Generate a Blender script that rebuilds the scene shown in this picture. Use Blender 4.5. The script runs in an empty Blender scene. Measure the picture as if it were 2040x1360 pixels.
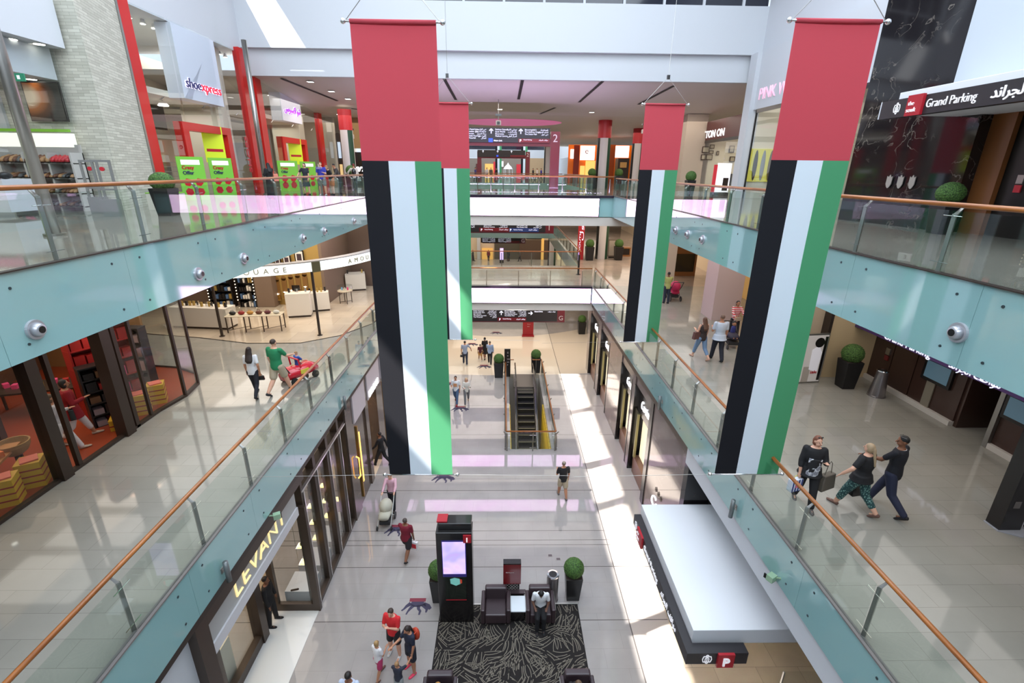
import bpy, bmesh, math, random
from mathutils import Vector, Matrix
random.seed(7)
C = bpy.context.scene.collection
PI = math.pi
# ---------------------------------------------------------------- camera model (used to turn measured points into places)
F, CX, CY, CZ = 957.0, 1020.0, 680.0, 13.2
def _cam():
    b, c = .004, .0195
    x = Vector((1, b, c)).normalized()
    y = Vector((-(b*(-342/957)+c), -342/957, 1)).normalized()
    d = y.cross(x)
    if d.y < 0: d = -d
    return x, y, d
_x, _y, _d = _cam()
R3 = Matrix((_x, _y, -_d)).transposed()      # camera(right, down, forward) = R3 @ world
R3I = R3.transposed()
def at(u, v, x=None, y=None, z=None):
    d = R3I @ Vector(((u-CX)/F, (v-CY)/F, 1))
    t = x/d.x if x is not None else (y/d.y if y is not None else (z-CZ)/d.z)
    return Vector((d.x*t, d.y*t, CZ+d.z*t))
# ---------------------------------------------------------------- colours and materials
def lin(c):
    c = c/255.
    return c/12.92 if c <= .04045 else ((c+.055)/1.055)**2.4
def rgb(*c): return (lin(c[0]), lin(c[1]), lin(c[2]), 1)
MATS = {}
def M(name, col=(200, 200, 200), rough=.5, metal=0, coat=0, emit=0, ecol=None, spec=.5, sheen=0):
    if name in MATS: return MATS[name]
    m = bpy.data.materials.new(name); m.use_nodes = True
    p = m.node_tree.nodes['Principled BSDF']
    p.inputs['Base Color'].default_value = rgb(*col)
    p.inputs['Roughness'].default_value = rough
    p.inputs['Metallic'].default_value = metal
    p.inputs['Coat Weight'].default_value = coat
    p.inputs['Coat Roughness'].default_value = .05
    p.inputs['Specular IOR Level'].default_value = spec
    if sheen: p.inputs['Sheen Weight'].default_value = sheen
    if emit:
        p.inputs['Emission Color'].default_value = rgb(*(ecol or col)); p.inputs['Emission Strength'].default_value = emit
    m.diffuse_color = rgb(*col)
    MATS[name] = m
    return m
class NT:
    """small node helper around one material"""
    def __init__(s, m): s.m = m; s.t = m.node_tree; s.p = s.t.nodes['Principled BSDF']
    def n(s, kind, **kw):
        o = s.t.nodes.new(kind)
        for k, v in kw.items():
            if k in o.inputs.keys() and not hasattr(o, k): o.inputs[k].default_value = v
            else:
                try: setattr(o, k, v)
                except Exception: o.inputs[k].default_value = v
        return o
    def l(s, a, b): s.t.links.new(a, b)
    def coord(s, scale=(1, 1, 1), rot=(0, 0, 0), kind='Object', loc=(0, 0, 0)):
        tc = s.n('ShaderNodeTexCoord'); mp = s.n('ShaderNodeMapping')
        mp.inputs['Scale'].default_value = scale; mp.inputs['Rotation'].default_value = rot; mp.inputs['Location'].default_value = loc
        s.l(tc.outputs[kind], mp.inputs['Vector']); return mp.outputs['Vector']
    def ramp(s, fac, stops, interp='LINEAR'):
        r = s.n('ShaderNodeValToRGB'); r.color_ramp.interpolation = interp
        e = r.color_ramp.elements
        while len(e) < len(stops): e.new(.5)
        for i, (p, c) in enumerate(stops): e[i].position = p; e[i].color = c
        s.l(fac, r.inputs['Fac']); return r.outputs['Color']
    def mix(s, fac, a, b, mode='MIX'):
        m = s.n('ShaderNodeMix', data_type='RGBA', blend_type=mode)
        for inp, v in ((m.inputs[0], fac), (m.inputs[6], a), (m.inputs[7], b)):
            if hasattr(v, 'is_linked') or hasattr(v, 'links'): s.l(v, inp)
            else: inp.default_value = v
        return m.outputs[2]
def tile_floor(name, c1, c2, tile=(1.2, .6), rough=.12, joint=(120, 112, 108), rot=0.):
    m = M(name, c1, rough, spec=.6); t = NT(m)
    v = t.coord(rot=(0, 0, rot))
    br = t.n('ShaderNodeTexBrick'); t.l(v, br.inputs['Vector'])
    br.inputs['Scale'].default_value = 1; br.inputs['Brick Width'].default_value = tile[0]; br.inputs['Row Height'].default_value = tile[1]
    br.inputs['Mortar Size'].default_value = .004; br.inputs['Mortar Smooth'].default_value = .3; br.offset = .5; br.inputs['Bias'].default_value = 0
    a = rgb(*c1); b = rgb(*c2); mid = tuple((x+y)/2 for x, y in zip(a, b))
    br.inputs['Color1'].default_value = a; br.inputs['Color2'].default_value = b; br.inputs['Mortar'].default_value = rgb(*joint)
    no = t.n('ShaderNodeTexNoise'); no.inputs['Scale'].default_value = .9; no.inputs['Detail'].default_value = 6
    t.l(v, no.inputs['Vector'])
    f = t.ramp(no.outputs['Fac'], [(.3, (.86, .86, .86, 1)), (.7, (1.06, 1.05, 1.04, 1))])
    t.l(t.mix(.8, br.outputs['Color'], f, 'MULTIPLY'), t.p.inputs['Base Color'])
    n2 = t.n('ShaderNodeTexNoise'); n2.inputs['Scale'].default_value = 3.
    r = t.n('ShaderNodeMapRange'); r.inputs['To Min'].default_value = rough*.6; r.inputs['To Max'].default_value = rough*1.5
    t.l(v, n2.inputs['Vector']); t.l(n2.outputs['Fac'], r.inputs['Value']); t.l(r.outputs['Result'], t.p.inputs['Roughness'])
    return m
def marble(name, base, vein, rough=.06, scale=1.2, amt=.5):
    m = M(name, base, rough, spec=.7); t = NT(m); v = t.coord()
    n = t.n('ShaderNodeTexNoise'); n.inputs['Scale'].default_value = scale; n.inputs['Detail'].default_value = 9; n.inputs['Distortion'].default_value = 1.6; t.l(v, n.inputs['Vector'])
    f = t.ramp(n.outputs['Fac'], [(.485, (0, 0, 0, 1)), (.5, (amt, amt, amt, 1)), (.512, (0, 0, 0, 1))])
    n2 = t.n('ShaderNodeTexNoise'); n2.inputs['Scale'].default_value = scale*.7; t.l(v, n2.inputs['Vector'])
    f2 = t.ramp(n2.outputs['Fac'], [(.45, (0, 0, 0, 1)), (.65, (1, 1, 1, 1))])
    ff = t.mix(1., f, f2, 'MULTIPLY')
    t.l(t.mix(ff, rgb(*base), rgb(*vein)), t.p.inputs['Base Color'])
    return m
def glass_mat(name, tint=(.90, .955, .94), refl=1.0, rough=.0):
    m = bpy.data.materials.new(name); m.use_nodes = True; nt = m.node_tree; nt.nodes.remove(nt.nodes['Principled BSDF'])
    out = nt.nodes['Material Output']
    tr = nt.nodes.new('ShaderNodeBsdfTransparent'); tr.inputs['Color'].default_value = (*tint, 1)
    gl = nt.nodes.new('ShaderNodeBsdfGlossy'); gl.inputs['Roughness'].default_value = rough
    fr = nt.nodes.new('ShaderNodeFresnel'); fr.inputs['IOR'].default_value = 1.42
    mu = nt.nodes.new('ShaderNodeMath'); mu.operation = 'MULTIPLY'; mu.inputs[1].default_value = refl; mu.use_clamp = True
    mx = nt.nodes.new('ShaderNodeMixShader')
    ge = nt.nodes.new('ShaderNodeNewGeometry'); ir = nt.nodes.new('ShaderNodeMapRange'); ir.inputs['To Min'].default_value = 1.42; ir.inputs['To Max'].default_value = 1/1.42
    nt.links.new(ge.outputs['Backfacing'], ir.inputs['Value']); nt.links.new(ir.outputs['Result'], fr.inputs['IOR'])
    nt.links.new(fr.outputs[0], mu.inputs[0]); nt.links.new(mu.outputs[0], mx.inputs[0]); nt.links.new(tr.outputs[0], mx.inputs[1]); nt.links.new(gl.outputs[0], mx.inputs[2])
    nt.links.new(mx.outputs[0], out.inputs['Surface']); m.diffuse_color = (*tint, .3)
    MATS[name] = m
    return m
# ---------------------------------------------------------------- mesh builder
class MB:
    def __init__(s): s.b = bmesh.new(); s.mi = 0; s.k = 0
    def _v(s, pts): return [s.b.verts.new(p) for p in pts]
    def _f(s, vs):
        try:
            f = s.b.faces.new(vs); f.material_index = s.mi; return f
        except ValueError: return None
    def box(s, x0, x1, y0, y1, z0, z1):
        e = s.k*.0007; s.k += 1; x0 -= e; y0 -= e; z0 += 0; x1 += e; y1 += e; z1 += e
        v = s._v([(x, y, z) for z in (z0, z1) for y in (y0, y1) for x in (x0, x1)])
        for q in ((0, 2, 3, 1), (4, 5, 7, 6), (0, 1, 5, 4), (2, 6, 7, 3), (0, 4, 6, 2), (1, 3, 7, 5)): s._f([v[i] for i in q])
        return s
    def cbox(s, c, sx, sy, sz, rz=0, rx=0, ry=0, taper=1):
        m = Matrix.Translation(c) @ Matrix.Rotation(rz, 4, 'Z') @ Matrix.Rotation(rx, 4, 'X') @ Matrix.Rotation(ry, 4, 'Y')
        v = s._v([m @ Vector((x*sx/2*(taper if z > 0 else 1), y*sy/2*(taper if z > 0 else 1), z*sz/2)) for z in (-1, 1) for y in (-1, 1) for x in (-1, 1)])
        for q in ((0, 2, 3, 1), (4, 5, 7, 6), (0, 1, 5, 4), (2, 6, 7, 3), (0, 4, 6, 2), (1, 3, 7, 5)): s._f([v[i] for i in q])
        return s
    def poly(s, pts, thick):
        """flat polygon given as 3-D points, thickened by vector"""
        t = Vector(thick); a = s._v(pts); b = s._v([Vector(p)+t for p in pts])
        s._f(a[::-1]); s._f(b); n = len(a)
        for i in range(n): s._f([a[i], a[(i+1) % n], b[(i+1) % n], b[i]])
        return s
    def quad(s, *p): s._f(s._v(p)); return s
    def loft(s, rings, n=12, caps=True):
        """rings: (centre, axisU, axisV, ru, rv)"""
        L = []
        for c, U, V, ru, rv in rings:
            c, U, V = Vector(c), Vector(U), Vector(V)
            L.append(s._v([c+U*(ru*math.cos(2*PI*i/n))+V*(rv*math.sin(2*PI*i/n)) for i in range(n)]))
        for a, b in zip(L, L[1:]):
            for i in range(n): s._f([a[i], a[(i+1) % n], b[(i+1) % n], b[i]])
        if caps: s._f(L[0][::-1]); s._f(L[-1])
        return s
    def cone(s, p0, p1, r0, r1=None, n=12, caps=True):
        p0, p1 = Vector(p0), Vector(p1); r1 = r0 if r1 is None else r1
        d = (p1-p0).normalized(); u = d.orthogonal().normalized(); v = d.cross(u)
        return s.loft([(p0, u, v, r0, r0), (p1, u, v, r1, r1)], n, caps)
    def capsule(s, p0, p1, r0, r1=None, n=10):
        p0, p1 = Vector(p0), Vector(p1); r1 = r0 if r1 is None else r1
        d = (p1-p0)
        d = d.normalized() if d.length > 1e-6 else Vector((0, 0, 1))
        u = d.orthogonal().normalized(); v = d.cross(u); R = []
        for a in (80, 50, 22): a = math.radians(a); R.append((p0-d*(r0*math.sin(a)), u, v, r0*math.cos(a), r0*math.cos(a)))
        R += [(p0, u, v, r0, r0), (p1, u, v, r1, r1)]
        for a in (22, 50, 80): a = math.radians(a); R.append((p1+d*(r1*math.sin(a)), u, v, r1*math.cos(a), r1*math.cos(a)))
        return s.loft(R, n)
    def ell(s, c, rx, ry, rz, n=14, m=9, rot=0):
        c = Vector(c); U = Vector((math.cos(rot), math.sin(rot), 0)); V = Vector((-math.sin(rot), math.cos(rot), 0)); R = []
        for i in range(m):
            a = -PI/2*.96+PI*.96*i/(m-1)
            R.append((c+Vector((0, 0, rz*math.sin(a))), U, V, rx*math.cos(a), ry*math.cos(a)))
        return s.loft(R, n)
    def lathe(s, c, prof, n=20):
        c = Vector(c)
        return s.loft([(c+Vector((0, 0, z)), (1, 0, 0), (0, 1, 0), max(r, .0005), max(r, .0005)) for r, z in prof], n)
    def tube(s, pts, r, n=8):
        pts = [Vector(p) for p in pts]; R = []
        for i, p in enumerate(pts):
            d = (pts[min(i+1, len(pts)-1)]-pts[max(i-1, 0)]).normalized()
            u = d.cross(Vector((0, 0, 1)))
            u = u.normalized() if u.length > .05 else Vector((1, 0, 0))
            R.append((p, u, d.cross(u).normalized(), r, r))
        return s.loft(R, n)
    def grid(s, fn, nu, nv):
        V = [[s.b.verts.new(fn(i/nu, j/nv)) for i in range(nu+1)] for j in range(nv+1)]
        for j in range(nv):
            for i in range(nu): s._f([V[j][i], V[j][i+1], V[j+1][i+1], V[j+1][i]])
        return s
    def xf(s, mat): bmesh.ops.transform(s.b, matrix=mat, verts=s.b.verts[:]); return s
    def build(s, name, mats, parent=None, loc=(0, 0, 0), smooth=False, bevel=0, label=None):
        bmesh.ops.recalc_face_normals(s.b, faces=s.b.faces[:])
        me = bpy.data.meshes.new(name); s.b.to_mesh(me); s.b.free()
        for m in (mats if isinstance(mats, (list, tuple)) else [mats]): me.materials.append(m)
        if smooth:
            me.polygons.foreach_set('use_smooth', [True]*len(me.polygons))
        o = bpy.data.objects.new(name, me); C.objects.link(o); o.location = loc
        if parent is not None: o.parent = parent
        if bevel:
            bv = o.modifiers.new('Bevel', 'BEVEL'); bv.width = bevel; bv.segments = 2; bv.limit_method = 'ANGLE'; bv.harden_normals = False
        if label: o['label'] = label
        return o
def tag(o, label=None, cat=None, group=None, kind=None):
    if label: o['label'] = label
    if cat: o['category'] = cat
    if group: o['group'] = group
    if kind: o['kind'] = kind
    return o
def thing(name, label, cat, loc=(0, 0, 0), rz=0, group=None):
    o = bpy.data.objects.new(name, None); C.objects.link(o); o.empty_display_size = .2
    o.location = loc; o.rotation_euler = (0, 0, rz)
    return tag(o, label, cat, group)
def struct(name, mb, mat, label=None, parent=None, **kw):
    o = mb.build(name, mat, parent, **kw)
    if parent is None: tag(o, label, None, None, 'structure')
    return o
def sbox(name, b, mat, label=None, parent=None, **kw): return struct(name, MB().box(*b), mat, label, parent, **kw)
def dup(root, loc=None, rz=None, label=None, group=None):
    def cp(o, par):
        c = o.copy(); C.objects.link(c)
        if par is not None: c.parent = par
        for ch in KIDS.get(o.name, []) or [k for k in o.children]: cp(ch, c)
        return c
    r = cp(root, None)
    if loc is not None: r.location = loc
    if rz is not None: r.rotation_euler = (0, 0, rz)
    if label: r['label'] = label
    if group: r['group'] = group
    return r
KIDS = {}
# ---------------------------------------------------------------- lettering
AR = dict(zip('ابةتثجحخدذرزسشصضطظعغفقكلمنهوىي', [0xFE8D, 0xFE8F, 0xFE93, 0xFE95, 0xFE99, 0xFE9D, 0xFEA1, 0xFEA5, 0xFEA9, 0xFEAB, 0xFEAD, 0xFEAF, 0xFEB1, 0xFEB5, 0xFEB9, 0xFEBD, 0xFEC1, 0xFEC5, 0xFEC9, 0xFECD, 0xFED1, 0xFED5, 0xFED9, 0xFEDD, 0xFEE1, 0xFEE5, 0xFEE9, 0xFEED, 0xFEEF, 0xFEF1]))
NOJOIN = set('اةدذرزوى')
def arabic(s):
    out = []
    for w in s.split(' '):
        o = ''
        for i, ch in enumerate(w):
            prev = i > 0 and w[i-1] in AR and w[i-1] not in NOJOIN
            nxt = i < len(w)-1 and ch not in NOJOIN and w[i+1] in AR
            b = AR.get(ch)
            if b is None: o += ch; continue
            k = (3 if prev and nxt else 2 if nxt else 1 if prev else 0)
            o += chr(b+k)
        out.append(o[::-1])
    return ' '.join(out[::-1])
def letters(txt, origin, right, up, height, mat, parent, name='lettering', width=None, extrude=.012, bold=0, align='LEFT', shear=0):
    """flat letters of cap height `height`, starting at origin, running along `right`"""
    cu = bpy.data.curves.new(name, 'FONT'); cu.body = txt; cu.size = height/.72; cu.extrude = extrude; cu.offset = bold; cu.shear = shear
    cu.align_x = align; cu.resolution_u = 3
    cu.materials.append(mat)
    tmp = bpy.data.objects.new('tmp_text', cu); C.objects.link(tmp)
    dg = bpy.context.evaluated_depsgraph_get(); dg.update()
    me = bpy.data.meshes.new_from_object(tmp.evaluated_get(dg)); me.name = name
    bpy.data.objects.remove(tmp); bpy.data.curves.remove(cu)
    xs = [v.co.x for v in me.vertices] or [0, 1]
    o = bpy.data.objects.new(name, me); C.objects.link(o)
    r = Vector(right).normalized(); u = Vector(up).normalized(); n = r.cross(u)
    sx = width/(max(xs)-min(xs)) if width else 1
    mm = Matrix((r*sx, u, n)).transposed().to_4x4(); mm.translation = Vector(origin)
    if parent is not None:
        o.parent = parent; o.matrix_parent_inverse = Matrix()
        pm = Matrix.Translation(parent.location) @ parent.rotation_euler.to_matrix().to_4x4() if parent.parent is None else Matrix.Translation(parent.parent.location) @ parent.parent.rotation_euler.to_matrix().to_4x4() @ Matrix.Translation(parent.location)
        mm = pm.inverted() @ mm
    o.matrix_basis = mm
    return o
# ================================================================ camera, sun, world
L1, L2 = 6.5, 11.75
cam_d = bpy.data.cameras.new('camera'); cam = bpy.data.objects.new('camera', cam_d); C.objects.link(cam)
cam_d.sensor_width = 36; cam_d.lens = F/2040*36; cam_d.clip_end = 400
mw = Matrix((R3I @ Vector((1, 0, 0)), -(R3I @ Vector((0, 1, 0))), -(R3I @ Vector((0, 0, 1))))).transposed().to_4x4()
mw.translation = (0, 0, CZ); cam.matrix_world = mw
S = bpy.context.scene; S.camera = cam
S.view_settings.view_transform = 'Standard'; S.view_settings.look = 'None'; S.view_settings.gamma = 1; S.view_settings.use_curve_mapping = False
S.view_settings.exposure = .1
S.cycles.use_denoising = True; S.cycles.max_bounces = 7; S.cycles.transparent_max_bounces = 24; S.cycles.glossy_bounces = 3; S.cycles.diffuse_bounces = 3
S.cycles.caustics_reflective = False; S.cycles.caustics_refractive = False; S.cycles.sample_clamp_indirect = 4
w = bpy.data.worlds.new('sky'); S.world = w; w.use_nodes = True
w.node_tree.nodes['Background'].inputs[0].default_value = (.72, .84, 1, 1); w.node_tree.nodes['Background'].inputs[1].default_value = 1.2
def area(name, loc, sx, sy, power, col=(1, 1, 1), rot=(0, 0, 0), spread=180):
    l = bpy.data.lights.new(name, 'AREA'); l.shape = 'RECTANGLE'; l.size = sx; l.size_y = sy; l.energy = power; l.color = col; l.spread = math.radians(spread)
    o = bpy.data.objects.new(name, l); C.objects.link(o); o.location = loc; o.rotation_euler = rot
    return o
sd = bpy.data.lights.new('sun', 'SUN'); sd.energy = 26; sd.angle = math.radians(.6); sd.color = (1, .96, .9)
sun = bpy.data.objects.new('sun', sd); C.objects.link(sun); sun.rotation_euler = Vector((1, .4, -1.36)).to_track_quat('-Z', 'Y').to_euler(); sun.location = (-10, 0, 26)
WARM = (1, .87, .70); COOL = (.80, .90, 1.0)
area('skylight_daylight', (0, 15, 27.2), 24, 23, 6900, COOL)
area('flag_fill_light', (0, -6.4, 22.6), 24, 7, 3900, COOL, (math.radians(75), 0, 0))  # fill lamp added behind the camera to brighten the flags and fascias
area('second_opening_light', (0, 50, 17.0), 14, 16, 900, (1, .92, .85))
area('left_gallery_ceiling_light', (-10.5, 19, 10.35), 6, 19, 560, (1, .93, .84))
area('right_gallery_ceiling_light', (9.6, 17, 10.35), 4.5, 24, 400, (1, .93, .86))
area('bridge_one_ceiling_light', (0, 35, 10.0), 26, 6, 900, (1, .86, .7))
area('ground_bridge_ceiling_light', (0, 33.5, 4.9), 18, 7, 900, (1, .88, .76))
area('bridge_two_ceiling_light', (0, 36, 17.4), 30, 6, 900, (1, .9, .8))
area('left_ground_ceiling_light', (-8, 12, 5.2), 3.5, 22, 160, WARM)
area('far_ground_ceiling_light', (0, 72, 5.1), 30, 14, 1800, WARM)
area('far_gallery_one_ceiling_light', (0, 70, 10.3), 34, 14, 1400, WARM)
area('far_gallery_two_ceiling_light', (0, 72, 16.7), 34, 18, 2600, (1, .9, .8))
area('side_gallery_right_far_light', (14, 44, 10.3), 9, 20, 700, (1, .85, .68))
area('side_gallery_left_far_light', (-14, 40, 10.3), 9, 20, 500, (1, .85, .68))
area('side_gallery_right_top_light', (14, 46, 16.8), 9, 20, 700, (1, .88, .76))
area('side_gallery_left_top_light', (-12, 46, 16.8), 7, 20, 500, (1, .88, .76))
area('soffit_tint_light', (0, 30.7, 11.9), 12, .25, 620, (.74, .55, 1), (PI+math.radians(-12), 0, 0))  # added lamp that tints the bridge soffit lavender
# ================================================================ materials of the shell
m_floorG = tile_floor('ground_marble', (161, 156, 153), (164, 158, 155), (1.2, .6), .035, (146, 140, 137))
def bands():
    t = NT(m_floorG); base = t.p.inputs['Base Color'].links[0].from_socket
    tc = t.n('ShaderNodeTexCoord'); sep = t.n('ShaderNodeSeparateXYZ'); t.l(tc.outputs['Object'], sep.inputs[0])
    def mth(op, a, b=None, cl=False):
        m = t.n('ShaderNodeMath'); m.operation = op; m.use_clamp = cl
        for i, v in enumerate((a, b)):
            if v is None: continue
            if isinstance(v, (int, float)): m.inputs[i].default_value = v
            else: t.l(v, m.inputs[i])
        return m.outputs[0]
    x2 = mth('MULTIPLY', sep.outputs[0], sep.outputs[0])
    g1 = mth('GREATER_THAN', sep.outputs[1], mth('ADD', mth('MULTIPLY', x2, .012), 30.1))
    g2 = mth('LESS_THAN', sep.outputs[1], mth('ADD', mth('MULTIPLY', x2, .045), 38.2))
    beige = mth('MULTIPLY', g1, g2)
    c = t.mix(beige, base, rgb(203, 190, 172))
    xb = mth('MULTIPLY', mth('GREATER_THAN', sep.outputs[0], 3.98), mth('LESS_THAN', sep.outputs[1], 30.2))
    c = t.mix(xb, c, rgb(186, 176, 168))
    # thin dark joints across the hall and along the right band
    def line(v, at_, wdt): return mth('LESS_THAN', mth('ABSOLUTE', mth('SUBTRACT', v, at_)), wdt)
    j = line(sep.outputs[0], 3.97, .018)
    for yy in (14.35, 14.6, 15.1, 13.3, 11.15, 17.6, 22.3, 25.6): j = mth('MAXIMUM', j, line(sep.outputs[1], yy, .014))
    t.l(t.mix(j, c, rgb(96, 90, 88)), t.p.inputs['Base Color'])
bands()
m_floor1 = tile_floor('gallery_marble', (156, 152, 143), (150, 147, 138), (.9, .45), .06, (128, 122, 115))
m_floor2 = tile_floor('upper_marble', (140, 134, 125), (134, 128, 119), (.9, .45), .06, (124, 118, 111))
m_white = M('white_plaster', (200, 203, 208), .6)
m_cream = M('cream_plaster', (205, 198, 190), .6)
m_teal = M('teal_glass_fascia', (146, 186, 186), .06, coat=1, spec=.8)
m_grey = M('grey_stone_edge', (120, 114, 112), .4)
m_darkedge = M('dark_slab_edge', (38, 26, 44), .3)
m_steel = M('brushed_steel', (165, 163, 158), .32, .9)
m_chrome = M('chrome', (225, 225, 225), .12, 1)
m_wood = M('oiled_handrail_wood', (150, 84, 40), .35, coat=.2)
t_ = NT(m_wood); nz = t_.n('ShaderNodeTexNoise'); nz.inputs['Scale'].default_value = 3; t_.l(t_.coord((12, .6, 12)), nz.inputs['Vector'])
t_.l(t_.ramp(nz.outputs['Fac'], [(.35, rgb(134, 76, 32)), (.7, rgb(174, 106, 48))]), t_.p.inputs['Base Color'])
m_glass = glass_mat('balustrade_glass', (.915, .955, .94), .85)
m_shopglass = glass_mat('shop_glass', (.95, .97, .97), .8)
m_black = M('black_lacquer', (22, 20, 21), .25, coat=.3)
m_dark = M('dark_bronze', (62, 52, 46), .4, .3)
m_red = M('gloss_red', (196, 24, 20), .35, coat=.15)
m_led = M('led_screen', (20, 16, 20), .3)
tl = NT(m_led); v = tl.coord(); n1 = tl.n('ShaderNodeTexNoise'); n1.inputs['Scale'].default_value = .33; n1.inputs['Detail'].default_value = 8; n1.inputs['Roughness'].default_value = .7; tl.l(v, n1.inputs['Vector'])
tl.l(tl.ramp(n1.outputs['Fac'], [(.34, (.62, .22, .75, 1)), (.41, (1, .55, 1, 1)), (.47, (.95, .62, .98, 1)), (.6, (1, .72, 1, 1)), (.72, (1, .5, .85, 1))]), tl.p.inputs['Emission Color']); tl.p.inputs['Emission Strength'].default_value = 6.0
# ================================================================ floors, slabs, walls
def F_(name, b, m, label): return sbox(name, b, m, label)
hx0, hx1, hy0, hy1 = .42, 2.48, 20.9, 30.3            # stairwell of the escalator
fl = MB()
for b in ((-26, hx0, -7, 92), (hx1, 26, -7, 92), (hx0, hx1, -7, hy0), (hx0, hx1, hy1, 92)): fl.box(*b, -.3, 0)
struct('floor', fl, m_floorG, 'pale polished marble floor of the ground hall')
pit = MB(); pit.box(hx0-.1, hx0, hy0, hy1, -5, -.3).box(hx1, hx1+.1, hy0, hy1, -5, -.3).box(hx0, hx1, hy0-.1, hy0, -5, -.3).box(hx0, hx1, hy1, hy1+.1, -5, -.3).box(hx0-.1, hx1+.1, hy0, hy1, -5.1, -5)
struct('wall_stairwell', pit, m_cream, 'plastered sides of the stairwell under the ground floor')
F_('floor_left_gallery', (-26, -5.57, -7, 29.05, 5.5, L1), m_floor1, 'grey marble floor of the first gallery, perfume shop side')
F_('floor_right_gallery', (5.52, 26, -7, 29.05, 5.5, L1), m_floor1, 'grey marble floor of the first gallery, lift lobby side')
m_floor1b = tile_floor('gallery_marble_warm', (178, 160, 146), (168, 152, 140), (1.1, .55), .08)
F_('floor_bridge', (-26, 26, 29.05, 35.6, 5.5, L1), m_floor1b, 'polished floor of the lower bridge')
F_('floor_far_side', (-26, -5.6, 35.6, 60, 5.5, L1), m_floor1b, 'far first gallery floor')
F_('floor_far_side_right', (5.6, 26, 35.6, 60, 5.5, L1), m_floor1b, 'far first gallery floor beside the flag column')
F_('floor_far_end', (-26, 26, 60, 92, 5.5, L1), m_floor1b, 'first floor at the far end')
F_('floor_upper_left', (-26, -7.1, -7, 30.8, 10.5, L2), m_floor2, 'grey marble floor of the upper gallery, shoe shop side')
F_('floor_upper_right', (6.8, 26, -7, 30.8, 10.5, L2), m_floor2, 'grey marble floor of the upper gallery, black marble side')
F_('floor_upper_bridge', (-26, 26, 30.8, 39.6, 10.5, L2), m_floor2, 'floor of the upper bridge')
F_('floor_upper_far_left', (-26, -7, 39.6, 60, 10.5, L2), m_floor2, 'upper floor beyond the bridge')
F_('floor_upper_far_right', (7, 26, 39.6, 60, 10.5, L2), m_floor2, 'upper floor beyond the bridge at the flag columns')
F_('floor_upper_far_end', (-26, 26, 60, 92, 10.5, L2), m_floor2, 'upper floor at the far end')
# teal glass fascias (glass skin in front of each slab edge)
def fascia(name, x0, x1, y0, y1, z0, z1, label, seams, ax):
    """panels with thin open joints, one mesh: surface pattern of one fascia"""
    b = MB()
    n = len(seams)-1
    for a, c in zip(seams, seams[1:]):
        if ax == 'y': b.box(x0, x1, a+.006, c-.006, z0, z1)
        else: b.box(a+.006, c-.006, y0, y1, z0, z1)
    o = struct(name, b, m_teal, label)
    d = MB(); r = .022
    for a in seams[1:-1]:
        for s_ in (-.35, .35):
            for zz in (z0+.22, z1-.22):
                if ax == 'y':
                    xx = x1 if x1 <= 0 else x0; sg = 1 if x1 <= 0 else -1
                    d.cone((xx, a+s_, zz), (xx+sg*.014, a+s_, zz), r, r, 8)
    if ax == 'y': d.build('fixing_stud', M('stud', (70, 84, 88), .4, .6), o)
    else: d.b.free()
    return o
sy = lambda a, b, st: [a+i*st for i in range(int((b-a)/st)+1)]+[b]
fascia('trim_1', -7.1, -7.06, 0, 0, 10.46, L2, 'teal glass fascia of the upper gallery, shoe shop side', sy(-6.5, 29.9, 2.6)+[30.8], 'y')
fascia('trim_2', 6.76, 6.8, 0, 0, 10.49, L2, 'teal glass fascia of the upper gallery, black marble side', sy(-6.5, 29.9, 2.6)+[30.8], 'y')
fascia('trim_3', -5.57, -5.53, 0, 0, 5.44, L1, 'teal glass fascia of the first gallery above the jewellers', sy(-6.5, 28, 2.2)+[29.05], 'y')
fascia('trim_4', 5.48, 5.52, 0, 0, 5.53, L1, 'teal glass fascia of the first gallery above the black marble shop', sy(-6.5, 28, 2.2)+[29.05], 'y')
for i, (x, z, t) in enumerate(((-5.6, L1, 'first gallery curb, perfume shop side'), (5.55, L1, 'first gallery curb, lift lobby side'))):
    sbox('trim_%d' % (5+i), (min(x, x+(.1 if x < 0 else -.1)), max(x, x+(.1 if x < 0 else -.1)), -7, 29, z, z+.03), m_grey, 'grey stone edge strip of the '+t)
sbox('trim_7', (-7.14, -7.02, -7, 30.8, L2, L2+.02), m_dark, 'dark edge strip of the upper gallery, shoe shop side')
sbox('trim_8', (6.72, 6.84, -7, 30.8, L2, L2+.02), m_dark, 'dark edge strip of the upper gallery, black marble side')
# white soffit beams below the fascias
sbox('trim_9', (-6.4, -5.6, -7, 29, 5.2, 5.5), m_dark, 'dark head above the jewellers')
sbox('trim_10', (5.56, 6.3, -7, 12.4, 4.9, 5.53), m_white, 'white beam below the teal fascia over the parking canopy')
sbox('trim_11', (5.56, 5.9, 12.4, 29, 5.2, 5.5), m_dark, 'dark head above the black marble shop')
# bridge fronts: screens and bulkheads
def led(name, x0, x1, y, z0, z1, label):
    o = thing(name, label, 'screen', ((x0+x1)/2, y, z0))
    f = MB().box(x0, x1, y, y+.25, z0, z1); wp(f, 'housing', m_black, o)
    s_ = MB().box(x0+.04, x1-.04, y-.02, y, z0+.04, z1-.05); wp(s_, 'display', m_led, o)
    return o
def wp(mb, name, mats, parent, **kw):
    """part built in world coordinates under a thing"""
    m = Matrix.Identity(4); p = parent; chain = []
    while p is not None: chain.append(p); p = p.parent
    for p in reversed(chain): m = m @ Matrix.Translation(p.location) @ p.rotation_euler.to_matrix().to_4x4()
    mb.xf(m.inverted()); return mb.build(name, mats, parent, **kw)
led('video_screen', -5.95, 5.92, 30.52, 10.5, 11.64, 'long white and pink video screen on the front of the upper bridge')
led('video_screen', -5.5, 5.46, 28.78, 5.42, 6.42, 'long white video screen on the front of the lower bridge')
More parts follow.
